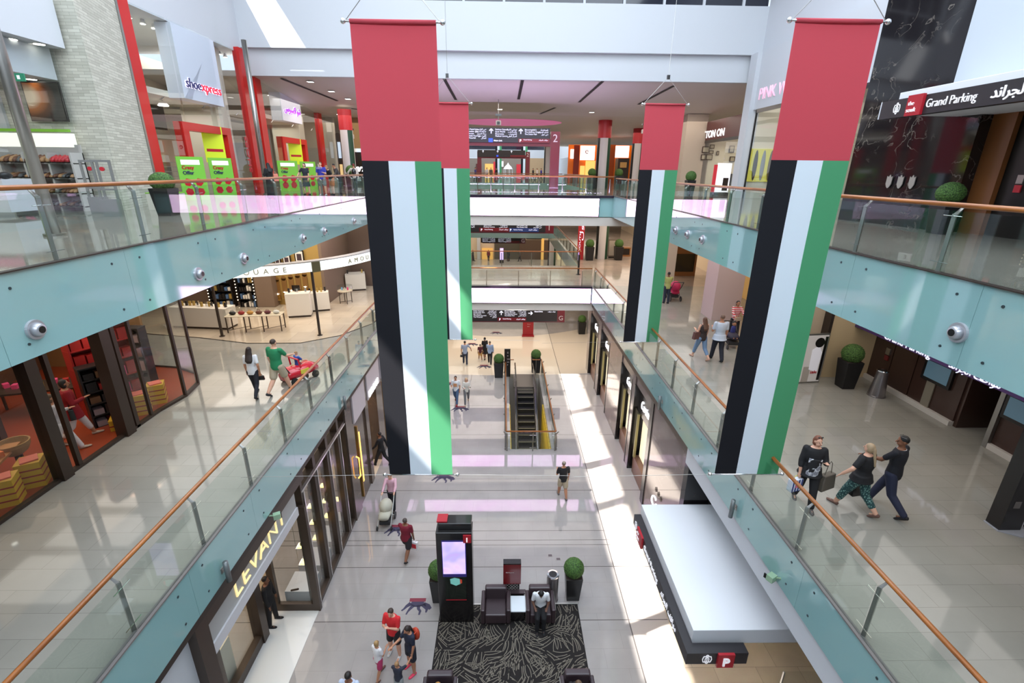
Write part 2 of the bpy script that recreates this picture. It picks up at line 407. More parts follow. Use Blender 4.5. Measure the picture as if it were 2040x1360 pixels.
sbox('trim_12', (-7.1, 6.8, 30.45, 30.8, 11.64, L2+.02), m_darkedge, 'dark edge above the upper video screen')
sbox('trim_13', (-5.57, 5.52, 28.7, 29.05, 6.42, L1+.02), m_darkedge, 'dark edge above the lower video screen')
sbox('trim_14', (-26, 26, 30.6, 31.0, 9.95, 10.5), m_cream, 'plaster bulkhead below the upper video screen')
sbox('trim_15', (-26, 26, 28.9, 29.3, 4.95, 5.5), m_cream, 'plaster bulkhead below the lower video screen')
sbox('trim_16', (-7.1, -5.95, 30.6, 30.8, 10.46, L2), m_teal, 'teal corner panel beside the upper screen, shoe shop side')
sbox('trim_17', (5.92, 6.8, 30.6, 30.8, 10.46, L2), m_teal, 'teal corner panel beside the upper screen, black marble side')
# far fascias seen across the second void
m_teal2 = M('pale_teal_fascia', (150, 182, 176), .2, coat=.5)
for nm, b in (('trim_18', (-26, 26, 59.9, 60, 10.4, L2)), ('trim_19', (-7, -6.95, 39.6, 60, 10.4, L2)), ('trim_20', (6.95, 7, 39.6, 60, 10.4, L2)), ('trim_21', (-26, 26, 59.9, 60, 5.3, L1)), ('trim_22', (-5.6, -5.55, 35.6, 60, 5.3, L1)), ('trim_23', (5.55, 5.6, 35.6, 60, 5.3, L1))):
    sbox(nm, b, m_teal2, 'pale teal fascia round the second opening')
# upper well of the hall: white walls, ceiling ledges, roof with the clerestory strip
zt = 27.6
def hole_wall(x, y0, y1, z0, z1, q, th):
    """wall in plane x with one quadrilateral opening q (4 (y,z) points: bottom-left, bottom-right, top-right, top-left)"""
    o = [(y0, z0), (y1, z0), (y1, z1), (y0, z1)]; b = MB()
    for i in range(4):
        j = (i+1) % 4
        b.poly([(x, *o[i]), (x, *o[j]), (x, *q[j]), (x, *q[i])], (th, 0, 0))
    return b
wl = MB().box(-14.9, -14.6, -7, 28.5, 19.12, 25.0).box(-14.9, -14.6, -7, 30.8, 27.3, zt).box(-14.72, -14.62, -7, 28.5, 24.9, 25.3).box(-14.72, -14.62, -7, 28.5, 27.05, 27.4).box(-14.9, -14.6, -7, .6, 25.0, 27.3).box(-14.9, -14.6, 23.6, 28.5, 25.0, 27.3)
for yy in (1.7, 5.9, 9.0, 11.6, 14.6, 17.3, 20.2, 22.0): wl.box(-14.7, -14.62, yy-(.05 if yy not in (9.0, 17.3) else .3), yy+(.05 if yy not in (9.0, 17.3) else .3), 25.0, 27.3)
struct('wall_left', wl, m_white, 'white wall of the roof well, shoe shop side, with a strip of windows')
struct('wall_left_end', hole_wall(-14.6, 28.5, 30.8, 19.12, 27.07, [(29.24, 24.77), (30.12, 21.75), (30.52, 22.6), (29.77, 25.2)], -.3), m_white, 'white end of the roof well wall, shoe shop side, with an added sun opening')  # unseen opening, shaped so the sun draws a patch on the far wall
sbox('wall_right', (14.6, 14.9, -7, 30.8, 19.45, zt), m_white, 'white wall of the roof well, black marble side')
sbox('wall_far', (-14.9, 14.9, 30.8, 31.3, 19.45, 21.8), m_white, 'tall white wall above the upper bridge')
sbox('trim_24', (-14.6, 14.6, 31.1, 31.4, 18.1, 19.45), m_white, 'set back white band over the upper bridge')
glz = MB().box(-14.6, 14.6, 31.0, 31.1, 21.8, zt)
struct('window_1', glz, M('dark_glazing', (24, 28, 44), .1, coat=.5), 'dark high window above the white wall')
mu = MB()
for i in range(13): mu.box(-13.2+i*2.2-.06, -13.2+i*2.2+.06, 30.9, 31.0, 21.8, zt)
mu.box(-14.6, 14.6, 30.9, 31.0, 23.4, 23.5)
mu.build('window_frame', m_white, bpy.data.objects['window_1'])
sbox('ceiling', (-14.9, 14.9, -7.3, 31.3, zt, zt+.3), m_white, 'roof of the hall')
sbox('ceiling_lower_left', (-26, -14.63, -7, 31.4, 19.15, 19.45), m_white, 'ceiling over the shops, shoe shop side')
sbox('ceiling_lower_right', (14.6, 26, -7, 31.4, 19.15, 19.45), m_white, 'ceiling over the shops, black marble side')
sbox('wall_back', (-26, 26, -7.3, -7, -.3, 18.6), m_white, 'wall behind the viewpoint')
sbox('wall_back_top', (-26, 26, -7.3, -7, 26.6, zt), m_white, 'wall behind the viewpoint above the added window')
sbox('window_added_7', (-15, 15, -7.2, -7.1, 18.6, 26.6), MATS['dark_glazing'], 'added high window behind the viewpoint, at the fill lamp')  # unseen window, added as a source for the fill lamp
sbox('wall_outer_left', (-26.3, -26, -7, 92, -.3, 19.3), m_cream, 'outer wall, shoe shop side')
sbox('wall_outer_right', (26, 26.3, -7, 92, -.3, 19.3), m_cream, 'outer wall, black marble side')
# sloping ceiling over the upper bridge, with slots and downlights
cb = MB().poly([(-26, 31.4, 18.1), (26, 31.4, 18.1), (26, 41, 17.2), (-26, 41, 17.2)], (0, 0, .3)).box(-26, 26, 41, 92, 17.2, 17.5)
ceilb = struct('ceiling_bridge', cb, m_cream, 'plaster ceiling over the upper bridge')
dark = MB()
for (u0, v0, u1, v1) in ((885, 156, 908, 197), (1041, 157, 1033, 197), (1201, 160, 1154, 202), (1076, 226, 1106, 213), (1342, 170, 1272, 207), (560, 156, 672, 200), (700, 215, 745, 222)):
    def cp(u, v):
        p = None
        for k in range(60):           # walk along the ray to the ceiling plane
            y = 31.2+k*.2; q = at(u, v, y=y); zc = 18.1-(y-31.1)*.0909
            if q.z >= zc: p = q; break
        if p is None: p = at(u, v, z=17.2)
        return Vector((p.x, p.y, 18.1-(min(p.y, 41)-31.1)*.0909-.012))
    a, c = cp(u0, v0), cp(u1, v1); d = (c-a).normalized(); s_ = d.cross(Vector((0, 0, 1)))*.09
    dark.poly([a-s_, a+s_, c+s_, c-s_], (0, 0, -.01))
dark.build('air_slot', M('slot_dark', (40, 36, 38), .6), ceilb)
sbox('wall_end', (-26, 26, 92, 92.3, -.3, 10.4), m_cream, 'end wall of the mall')
# ================================================================ balustrades
def balustrade(label, p0, p1, z, posts, side, rail_dz=1.1, glass_dz=1.0, off=.13, cat='balustrade', group=None, name='glass_balustrade', detail=True):
    """side = unit vector pointing from the glass to the walkway"""
    p0, p1, side = Vector((*p0, z)), Vector((*p1, z)), Vector((*side, 0)); d = (p1-p0).normalized(); Lh = (p1-p0).length
    o = thing(name, label, cat, p0, 0, group)
    ts = [0]+[t for t in posts if 0 < t < Lh]+[Lh]
    for a, c in zip(ts, ts[1:]):
        if c-a < .05: continue
        g = MB(); q0, q1 = p0+d*(a+.012), p0+d*(c-.012)
        g.poly([q0+Vector((0, 0, .03)), q1+Vector((0, 0, .03)), q1+Vector((0, 0, glass_dz)), q0+Vector((0, 0, glass_dz))], side*.012)
        wp(g, 'glass_panel', m_glass, o)
    h = MB().tube([p0+side*off+Vector((0, 0, rail_dz)), p1+side*off+Vector((0, 0, rail_dz))], .038, 12)
    wp(h, 'handrail', m_wood, o, smooth=True)
    for t in posts:
        if not (0 <= t <= Lh): continue
        b = p0+d*t+side*.06; nn = side*.028; dd = d*.012*2.2
        b0 = MB(); lo = b; hi = b+side*.0+Vector((0, 0, rail_dz-.13))
        b0.loft([(lo, side, d, .045, .028), (hi, side, d, .045, .028)], 4)
        po = wp(b0, 'post', m_steel, o)
        if detail:
            k = MB().box(0, 0, 0, 0, 0, 0); k.b.free(); k = MB()
            k.loft([(hi+Vector((0, 0, -.02)), side, d, .05, .03), (hi+side*.09+Vector((0, 0, .09)), side, d, .03, .02)], 4)
            k.tube([hi+side*.07+Vector((0, 0, .05)), hi+side*.09+Vector((0, 0, .12))], .012, 6)
            wp(k, 'bracket', m_steel, po)
            for zz in (.16, .86):
                c_ = MB().tube([b+d*-.16+Vector((0, 0, zz))-side*.03, b+d*.16+Vector((0, 0, zz))-side*.03], .007, 6)
                wp(c_, 'clamp', m_chrome, po)
    return o
rng = lambda a, n, s: [a+i*s for i in range(n)]
balustrade('glass balustrade of the upper gallery, in front of the shoe shop', (-7.1, -6), (-7.1, 30.6), L2, [p+6 for p in rng(-.3, 19, 2.03)if p < 30], (-1, 0), 1.13, 1.03, .05)
balustrade('glass balustrade of the upper gallery, in front of the black marble wall', (6.8, -6), (6.8, 30.6), L2, [p+6 for p in rng(-.2, 19, 1.9) if p < 30], (1, 0), 1.02, .94, .05)
balustrade('glass balustrade of the first gallery, above the jewellers', (-5.55, -6), (-5.55, 28.9), L1, [p+6 for p in rng(.1, 17, 1.808)], (-1, 0), 1.1, 1.01)
balustrade('glass balustrade of the first gallery, above the parking canopy', (5.5, -6), (5.5, 28.9), L1, [p+6 for p in rng(.0, 17, 1.78)], (1, 0), 1.12, 1.03)
balustrade('glass balustrade along the front of the upper bridge', (-7.05, 30.62), (6.75, 30.62), L2, rng(.5, 10, 1.45), (0, 1), 1.1, 1.03, detail=False)
balustrade('glass balustrade along the front of the lower bridge', (-5.5, 28.88), (5.45, 28.88), L1, rng(.6, 6, 1.95), (0, 1), 1.08, 1.0, detail=False)
balustrade('glass balustrade along the back of the lower bridge', (-5.6, 35.5), (5.6, 35.5), L1, rng(1.1, 5, 2.2), (0, -1), 1.08, 1.0, detail=False)
balustrade('glass balustrade along the back of the upper bridge', (-7, 39.5), (7, 39.5), L2, rng(1, 7, 2.0), (0, -1), 1.05, 1.0, detail=False)
balustrade('glass balustrade round the second opening, flag column side', (7.05, 39.6), (7.05, 60), L2, rng(1, 9, 2.2), (1, 0), 1.05, 1.0, detail=False)
balustrade('glass balustrade of the far first gallery', (5.65, 35.6), (5.65, 60), L1, rng(1, 10, 2.3), (1, 0), 1.05, 1.0, detail=False)
balustrade('glass balustrade at the far end of the second opening', (-7, 60.1), (7, 60.1), L2, rng(1, 6, 2.3), (0, 1), 1.05, 1.0, detail=False)
# ================================================================ hanging flags
def cloth_mat(name, c, tr=.35):
    m = M(name, c, .75, sheen=0, spec=.3); t = NT(m)
    out = [n for n in m.node_tree.nodes if n.type == 'OUTPUT_MATERIAL'][0]
    tb = t.n('ShaderNodeBsdfTranslucent'); tb.inputs['Color'].default_value = rgb(*c); mx = t.n('ShaderNodeMixShader'); mx.inputs[0].default_value = tr
    t.l(t.p.outputs[0], mx.inputs[1]); t.l(tb.outputs[0], mx.inputs[2]); t.l(mx.outputs[0], out.inputs['Surface']); return m
fr, fk, fw_, fg = cloth_mat('flag_red', (214, 88, 100)), cloth_mat('flag_black', (22, 22, 28), .05), cloth_mat('flag_white', (232, 240, 246)), cloth_mat('flag_green', (92, 172, 124))
def banner(label, x0, x1, y, z0, z1):
    cx = (x0+x1)/2; W = x1-x0; H = z1-z0; zr = z1-H*.247
    o = thing('flag_banner', label, 'flag', (cx, y, z0), 0, 'vertical red, black, white and green flags hanging in the hall')
    def pan(name, a, b, za, zb, m):
        g = MB(); f = lambda x, z: .014*math.sin(x*2.1+z*.5)+.008*math.sin(z*1.7+x)
        nu, nv = 6, max(4, int((zb-za)*3))
        for s_ in (0, .006):
            g.grid(lambda i, j: (a+(b-a)*i, y+f(a+(b-a)*i-cx, za+(zb-za)*j)+s_, za+(zb-za)*j), nu, nv)
        return wp(g, name, m, o, smooth=True)
    pan('red_panel', x0, x1, zr, z1-.02, fr)
    for i, (nm, m) in enumerate((('black_stripe', fk), ('white_stripe', fw_), ('green_stripe', fg))): pan(nm, x0+W*i/3, x0+W*(i+1)/3, z0+.02, zr, m)
    for nm, zz, m in (('top_sleeve', z1, fr), ):
        wp(MB().tube([(x0, y, zz-.03), (x1, y, zz-.03)], .032, 10), nm, m, o, smooth=True)
    for nm, zz in (('top_rod', z1-.03), ('bottom_rod', z0+.01)):
        rd = wp(MB().tube([(x0-.09, y, zz), (x1+.09, y, zz)], .016, 8), nm, m_chrome, o, smooth=True)
        for xx in (x0-.1, x1+.1): wp(MB().ell((xx, y, zz), .042, .042, .042), 'finial', m_chrome, rd, smooth=True)
    wr = MB(); top = Vector((cx, y, z1+.75))
    wr.tube([(x0-.07, y, z1-.03), top], .006, 5).tube([(x1+.07, y, z1-.03), top], .006, 5).tube([top, (cx, y, zt if y < 40 else 26)], .006, 5)
    wp(wr, 'suspension_wire', m_steel, o)
    wp(MB().cbox(top, .09, .07, .12), 'wire_gripper', m_black, o)
    for pa_, pb_ in (((x0-.1, y, z0+.01), (-5.4 if cx < 0 else 1.5, y, z0-.05)), ((x1+.1, y, z0+.01), (1.4 if cx < 0 else x1+.12, y, z0-.02))):
        if (Vector(pa_)-Vector(pb_)).length > .2: wp(MB().tube([pa_, pb_], .004, 5), 'guy_wire', m_steel, o)
    return o
banner('large flag hanging in front, over the jewellers side, sunlit at its foot', -2.33, -1.03, 8.5, 7.21, 15.32)
banner('large flag hanging in front of the black marble wall, over the parking canopy', 4.47, 5.8, 8.5, 7.21, 15.43)
banner('smaller looking flag farther back, half hidden by the large jewellers side flag', -2.43, -1.13, 17.1, 7.15, 15.22)
banner('smaller looking flag farther back, before the opening of the lift lobby gallery', 4.58, 5.88, 17.1, 7.08, 15.27)
for x, lb in ((-1.65, 'tiny far flag seen through the large gantry, pavilion side'), (3.6, 'tiny far flag seen through the large gantry, gantry post side')):
    o = banner(lb, x, x+1.3, 105, 12.3, 20.4)
# ================================================================ air nozzles on the upper fascias
def nozzle(x, y, z, sg):
    o = thing('air_nozzle', 'round silver air nozzle', 'air nozzle', (x, y, z), 0, 'round silver air nozzles on the teal fascias')
    a = MB().cone((0, 0, 0), (sg*.04, 0, 0), .155, .15, 24); a.build('flange', M('nozzle_silver', (190, 190, 196), .35, .6), o, smooth=False)
    b = MB().loft([((sg*.03, 0, 0), (0, 1, 0), (0, 0, 1), .12, .12), ((sg*.11, 0, 0), (0, 1, 0), (0, 0, 1), .085, .085), ((sg*.12, 0, 0), (0, 1, 0), (0, 0, 1), .07, .07)], 20); b.build('jet_cone', MATS['nozzle_silver'], o, smooth=True)
    c_ = MB().cone((sg*.115, 0, 0), (sg*.125, 0, 0), .055, .055, 16); c_.build('opening', m_black, o)
    return o
n0 = nozzle(-7.06, 7.0, 10.86, 1); n0['label'] = 'largest round air nozzle on the teal fascia of the shoe shop side'
for i, y in enumerate((11.11, 13.17, 17.26, 19.39, 23.35)): dup(n0, (-7.06, y, 10.86), label='round air nozzle on the shoe shop side fascia, '+('second along', 'third along', 'fourth along', 'fifth along', 'smallest one')[i])
n1 = nozzle(6.76, 6.63, 11.0, -1); n1['label'] = 'round silver air nozzle on the teal fascia below the black marble wall'
for i, y in enumerate((16.33, 17.7, 18.95)): dup(n1, (6.76, y, 11.05), label='small air nozzle on the teal fascia seen between the two flags, '+('largest of the three', 'middle of the three', 'smallest of the three')[i])
# fascia spotlights (tubular and pale green camera-like heads) on the lower fascias
def wall_lamp(x, y, z, sg, label):
    o = thing('tube_lamp', label, 'lamp', (x, y, z), 0, 'grey tube lamps clipped to the lower fascias')
    MB().box(-.02 if sg < 0 else 0, 0 if sg < 0 else .02, -.05, .05, -.06, .06).build('mount', m_steel, o)
    MB().tube([(sg*.1, 0, -.28), (sg*.1, 0, .2)], .05, 12).build('tube', M('lamp_grey', (120, 124, 124), .4, .5), o, smooth=True)
    MB().tube([(0, 0, 0), (sg*.1, 0, 0)], .012, 6).build('arm', m_steel, o)
for u, v, lb in ((442, 1135, 'grey tube lamp on the fascia close to the gold lettering'), (681, 800, 'small grey tube lamp on the fascia above the pale shop panels')):
    p = at(u, v, x=-5.53); wall_lamp(-5.53, p.y, p.z, 1, lb)
for u, v, lb in ((1467, 1010, 'grey tube lamp on the fascia over the white canopy'), (1320, 800, 'small grey tube lamp on the fascia above the script lettering')):
    p = at(u, v, x=5.48); wall_lamp(5.48, p.y, p.z, -1, lb)
for u, v, x, sg, lb in ((545, 1027, -5.5, 1, 'pale green glass spot head beside the gold lettering'), (1545, 1150, 5.45, -1, 'pale green glass spot head above the white canopy')):
    p = at(u, v, x=x); o = thing('spotlight', lb, 'lamp', p)
    mg = M('green_tint', (150, 178, 148), .2)
    MB().cbox((sg*.08, 0, 0), .16, .13, .13, .5).build('housing', mg, o)
    MB().cbox((sg*.17, .03, 0), .02, .1, .1, .5).build('lens', m_black, o)
    MB().tube([(-sg*.03, -.12, .1), (sg*.02, 0, 0)], .02, 6).build('bracket', mg, o)
# ================================================================ ground hall furniture
# rug with scattered light strokes
m_rug = M('rug_brown', (26, 21, 20), .95); m_stroke = M('rug_stroke', (122, 114, 102), .95)
rug = thing('rug', 'large dark brown rug scattered with thin pale strokes', 'rug', (.25, 9.2, 0))
rb = MB().box(-2.2, 2.2, -2.5, 2.53, 0, .012); rb.mi = 1; rr = random.Random(11)
def stroke(cx, cy, a, L_, cv):
    n_ = 5; pts = []
    for i in range(n_+1):
        t_ = (i/n_-.5)*L_; aa = a+cv*(i/n_-.5); pts.append((cx+math.cos(aa)*t_, cy+math.sin(aa)*t_, aa))
    for p, q in zip(pts, pts[1:]):
        w_ = .0095
        P_ = [(p[0]-math.sin(p[2])*w_, p[1]+math.cos(p[2])*w_), (p[0]+math.sin(p[2])*w_, p[1]-math.cos(p[2])*w_), (q[0]+math.sin(q[2])*w_, q[1]-math.cos(q[2])*w_), (q[0]-math.sin(q[2])*w_, q[1]+math.cos(q[2])*w_)]
        if all(abs(x) < 2.19 and -2.49 < y < 2.52 for x, y in P_): rb.quad(*[(x, y, .0128) for x, y in P_])
for gx in range(11):
    for gy in range(12):
        cx, cy = -2.2+.2+gx*.4+rr.uniform(-.12, .12), -2.4+.2+gy*.42+rr.uniform(-.12, .12); a0_ = rr.choice((.5, .9, 1.25, 1.6, 1.9, 2.3, 2.7))+rr.uniform(-.2, .2); nn = rr.randint(4, 8)
        for k_ in range(nn): stroke(cx+(k_-nn/2)*.075*math.sin(a0_)+rr.uniform(-.04, .04), cy-(k_-nn/2)*.075*math.cos(a0_)+rr.uniform(-.04, .04), a0_+(k_-nn/2)*rr.uniform(.04, .14), rr.uniform(.28, .6), rr.uniform(-.5, .5))
rb.build('pile', [m_rug, m_stroke], rug)
MB().box(-2.22, 2.22, 2.53, 2.58, 0, .018).build('edge_strip', M('edge_metal', (200, 196, 190), .4, .4), rug)
# information kiosk
ks = thing('information_kiosk', 'tall black information kiosk with a glowing purple screen', 'kiosk', (-1.38, 11.35, 0))
MB().box(-.52, .52, -.25, .25, 0, 3.42).build('body', m_black, ks, bevel=.02)
MB().box(-.46, .5, -.1, .3, 3.42, 3.62).build('top_cap', m_black, ks, bevel=.02)
MB().box(-.5, -.2, -.05, .28, 3.62, 3.66).build('red_cap', M('sign_red', (170, 26, 40), .4), ks)
m_scr = M('kiosk_screen', (20, 16, 24), .2); t = NT(m_scr); n = t.n('ShaderNodeTexNoise'); n.inputs['Scale'].default_value = 1.3; n.inputs['Distortion'].default_value = .3; t.l(t.coord(), n.inputs['Vector'])
t.l(t.ramp(n.outputs['Fac'], [(.3, rgb(200, 120, 214)), (.45, rgb(214, 190, 250)), (.6, rgb(176, 166, 246)), (.8, rgb(190, 130, 220))]), t.p.inputs['Emission Color']); t.p.inputs['Emission Strength'].default_value = 1.3
fr_ = MB().box(-.36, .34, -.275, -.25, 1.84, 3.16).build('screen_bezel', M('bezel', (50, 44, 110), .3, emit=.25), ks)
MB().box(-.34, .32, -.285, -.275, 1.96, 3.13).build('screen', m_scr, fr_)
sg = MB().box(.27, .5, -.29, -.2, 3.1, 3.36).build('information_sign', MATS['sign_red'], ks)
letters('i', (-.99-.035, 11.05, 3.15), (1, 0, 0), (0, 0, 1), .15, M('white_lit', (245, 245, 250), .4, emit=.9), sg, 'lettering', bold=.004)
m_map = M('map_panel', (34, 44, 34), .25); t = NT(m_map); vo = t.n('ShaderNodeTexVoronoi'); vo.inputs['Scale'].default_value = 7; t.l(t.coord(), vo.inputs['Vector'])
sp = t.n('ShaderNodeSeparateXYZ'); tc = t.n('ShaderNodeTexCoord'); t.l(tc.outputs['Object'], sp.inputs[0])
MB().box(-.3, .32, -.262, -.25, .95, 1.8).build('map_panel', M('map_glass', (26, 34, 28), .15, coat=.5), ks)
mp = MB(); mp.poly([(-.14, -.27, 1.58), (.02, -.27, 1.5), (.16, -.27, 1.57), (.13, -.27, 1.76), (-.02, -.27, 1.8), (-.15, -.27, 1.75)], (0, -.004, 0)); mp.build('map', M('map_teal', (120, 190, 180), .4, emit=.35), ks)
mp = MB(); mp.poly([(.13, -.27, 1.56), (.2, -.27, 1.6), (.2, -.27, 1.72), (.15, -.27, 1.76)], (0, -.004, 0)); mp.build('map_route', M('map_red', (200, 70, 50), .4, emit=.2), ks)
MB().box(-.3, .32, -.268, -.25, .92, .95).build('red_strip', MATS['sign_red'], ks)
# square notice stand
st = thing('notice_stand', 'dark red notice stand with a patterned black pedestal', 'sign stand', (.33, 11.95, 0))
MB().box(-.24, .24, -.04, .06, 0, .9).build('pedestal', m_black, st)
lt = MB(); random.seed(3)
for i in range(8):
    for j in range(8):
        x0 = -.19+i*.05; z0 = .3+j*.055
        if (i+j) % 2: lt.poly([(x0, -.042, z0), (x0+.012, -.042, z0), (x0+.045, -.042, z0+.045), (x0+.033, -.042, z0+.045)], (0, -.003, 0))
        else: lt.poly([(x0+.033, -.042, z0), (x0+.045, -.042, z0), (x0+.012, -.042, z0+.045), (x0, -.042, z0+.045)], (0, -.003, 0))
lt.build('lattice_pattern', M('lattice', (205, 200, 196), .5), st)
MB().box(-.28, .28, -.1, -.02, .74, 1.52).build('panel', M('notice_red', (118, 26, 30), .25, coat=.5), st)
MB().box(-.28, .28, -.1, .1, 1.52, 1.56).build('top_edge', m_black, st)
letters('OUR CLIENTS', (.13, 11.845, 1.2), (1, 0, 0), (0, 0, 1), .03, M('pale_print', (190, 170, 168), .5), st, 'lettering')
# litter bins
m_bin = M('bin_steel', (150, 144, 146), .28, .85)
def bin_(loc, label, h=.95, r0=.2, r1=.2):
    o = thing('litter_bin', label, 'litter bin', loc)
    MB().lathe((0, 0, 0), [(r0+.015, 0), (r0+.015, .03), (r0, .04), (r1, h-.12), (r1, h)], 28).build('body', m_bin, o, smooth=False)
    MB().lathe((0, 0, h), [(r1+.01, 0), (r1, .03), (r1-.05, .035)], 28).build('rim', m_chrome, o)
    MB().lathe((0, 0, h+.035), [(r1-.06, 0), (r1-.06, .004)], 24).build('opening', m_black, o)
    return o
bin_((1.64, 11.95, 0), 'steel litter bin behind the white shirted man in the armchair', 1.0, .19, .19)
bin_((12.0, 13.75, L1), 'tapered steel litter bin beside the dark lift lobby wall', .85, .24, .16)
# ball topiaries in black planters
m_leaf = M('box_hedge', (52, 84, 34), .8); t = NT(m_leaf); n = t.n('ShaderNodeTexNoise'); n.inputs['Scale'].default_value = 38; t.l(t.coord(), n.inputs['Vector'])
t.l(t.ramp(n.outputs['Fac'], [(.35, rgb(24, 44, 16)), (.65, rgb(84, 122, 52))]), t.p.inputs['Base Color'])
m_pot = M('planter_black', (26, 25, 27), .35)
def leafball(r, seed=1):
    b = bmesh.new(); bmesh.ops.create_icosphere(b, subdivisions=5, radius=r); rnd = random.Random(seed)
    for v_ in b.verts: v_.co *= 1+rnd.uniform(-.05, .035)
    m = MB(); m.b.free(); m.b = b; return m
def topiary(loc, label, h=.85, w0=.17, w1=.25, r=.3):
    o = thing('potted_topiary', label, 'potted plant', loc)
    MB().cbox((0, 0, h/2), w0*2, w0*2, h, taper=w1/w0).build('planter', m_pot, o, bevel=.01)
    MB().cbox((0, 0, h-.01), w1*1.9, w1*1.9, .03).build('soil', M('soil', (50, 38, 30), .9), o)
    lb = leafball(r); lb.xf(Matrix.Translation((0, 0, h+r*.72))); lb.build('leaf_ball', m_leaf, o, smooth=True)
    return o
t0 = topiary((2.32, 12.05, 0), 'ball topiary in a tall black planter beside the steel bin', .95, .2, .27, .32)
dup(t0, (-2.02, 12.0, 0), label='ball topiary in a tall black planter hidden behind the black kiosk')
t1 = topiary((-.25, 29.9, 0), 'slim ball topiary at the top of the escalator, beside the black totem', 1.05, .27, .33, .34)
dup(t1, (2.3, 30.75, 0), label='slim ball topiary at the top of the escalator on its sunny side')
dup(t1, (6.77, 39.1, 0), label='ball topiary on the ground floor beyond the pale floor band, by the dark green column')
dup(t0, (-10.4, 15.6, L2), label='ball topiary in a dark planter beside the shoe shop stone pier').scale = (1.05, 1.05, .85)
dup(t0, (11.4, 14.4, L1), label='ball topiary in a tapered black planter before the lift lobby')
dup(t0, (11.35, 12.55, L2), label='ball topiary in front of the black marble wall on the upper gallery').scale = (.95, .95, .85)
dup(t0, (11.75, 31.6, L2), label='dark ball topiary in front of the dark red shop front on the upper floor')
dup(t1, (7.55, 43.2, L2), label='planter beside the large flag column on the upper floor, screen side')
dup(t1, (9.9, 43.4, L2), label='planter beside the large flag column on the upper floor, coffee shop side')
dup(t1, (6.85, 38.1, L1), label='planter beside the flag column on the first floor, red sign side')
dup(t1, (9.2, 38.3, L1), label='planter beside the flag column on the first floor, brown counter side')
dup(t1, (-10.9, 36.6, L2), label='ball topiary before the black shop with white script, upper floor')
# armchairs and table
m_lea = M('dark_leather', (58, 44, 48), .38, coat=.15)
def armchair(loc, rz, label):
    o = thing('armchair', label, 'armchair', loc, rz)
    MB().box(-.33, .33, -.38, .3, .06, .42).build('seat', m_lea, o, bevel=.04)
    MB().box(-.34, .34, .22, .42, .1, .84).build('backrest', m_lea, o, bevel=.05)
    for s_ in (-1, 1):
        a_ = MB().box(min(s_*.33, s_*.45), max(s_*.33, s_*.45), -.38, .4, .06, .6).build('armrest', m_lea, o, bevel=.03)
        MB().box(min(s_*.45, s_*.46), max(s_*.45, s_*.46), -.34, .36, .1, .56).build('steel_trim', m_steel, a_)
    for sx in (-1, 1):
        for sy_ in (-1, 1): MB().box(sx*.36-.03, sx*.36+.03, sy_*.3-.03, sy_*.3+.03, 0, .06).build('leg', m_black, o)
    return o
armchair((-.18, 11.35, .014), 0, 'empty dark leather armchair between the black kiosk and the white table')
armchair((1.2, 11.35, .014), 0, 'dark leather armchair with the white shirted man seated in it')
armchair((-1.6, 8.6, .014), 0, 'dark armchair at the lower rug edge on the kiosk side, occupied')
armchair((2.0, 8.6, .014), 0, 'dark armchair at the lower rug edge below the steel bin, occupied')
tb = thing('side_table', 'low table with a square white top between the two armchairs', 'table', (.5, 11.32, .014))
MB().box(-.29, .29, -.29, .29, .46, .5).build('tabletop', M('white_laminate', (214, 220, 226), .25), tb, bevel=.006)
MB().box(-.2, .2, -.2, .2, 0, .46).build('pedestal', m_black, tb)
bt = thing('side_table', 'low dark table under the red notice stand', 'table', (.42, 11.83, .014)); MB().box(-.35, .35, -.08, .08, .4, .44).build('tabletop', m_lea, bt); MB().box(-.3, .3, -.06, .06, 0, .4).build('pedestal', m_black, bt)
# floor sockets, floor stickers
for x, y, lb in ((1.76, 13.82, 'small metal floor socket, farther one of two'), (2.04, 13.65, 'small metal floor socket, nearer one of two beyond the steel bin')):
    o = thing('floor_socket', lb, 'socket', (x, y, 0)); MB().box(-.09, .09, -.07, .07, 0, .006).build('frame', m_steel, o); MB().box(-.07, .07, -.05, .05, .006, .009).build('lid', M('lid_dark', (90, 80, 82), .5), o)
def sticker(loc, label, sc=1, rz=0, bar=True):
    o = thing('floor_sticker', label, 'floor sticker', loc, rz, 'dark running animal floor stickers')
    o.scale = (sc, sc, 1)
    hb = MB()
    def leg(pts, wds):
        L_, R_ = [], []
        for i, p in enumerate(pts):
            a, b = pts[max(i-1, 0)], pts[min(i+1, len(pts)-1)]; d = Vector((b[0]-a[0], b[1]-a[1])).normalized(); n_ = Vector((-d.y, d.x))*wds[i]*1.55
            L_.append((p[0]+n_.x, p[1]+n_.y, .002)); R_.append((p[0]-n_.x, p[1]-n_.y, .002))
        for i in range(len(pts)-1): hb.quad(L_[i], L_[i+1], R_[i+1], R_[i])
    leg([(-.2, .16), (-.05, .1), (.1, .12), (.28, .1)], [.05, .09, .1, .06])
    leg([(-.2, .12), (-.34, 0), (-.42, -.12), (-.5, -.2)], [.06, .04, .025, .02])
    leg([(-.08, .05), (-.2, -.12), (-.26, -.24), (-.3, -.36)], [.05, .035, .022, .018])
    leg([(.1, .05), (.12, -.12), (.2, -.22), (.18, -.38)], [.05, .035, .03, .02])
    leg([(.25, .08), (.36, -.05), (.44, -.14), (.42, -.28)], [.06, .04, .035, .018])
    leg([(.28, .12), (.46, .02), (.55, -.1), (.52, -.16)], [.04, .05, .04, .01])
    hb.build('animal_figure', M('sticker_ink', (52, 48, 74), .6), o)
    if bar: MB().box(-.28, .34, .2, .36, .001, .003).build('red_bar', M('sticker_bar', (120, 34, 52), .5), o)
    return o
k0 = sticker((-2.75, 11.7, 0), 'floor sticker of running animal legs with a dark red bar, beside the kiosk and rug', .85)
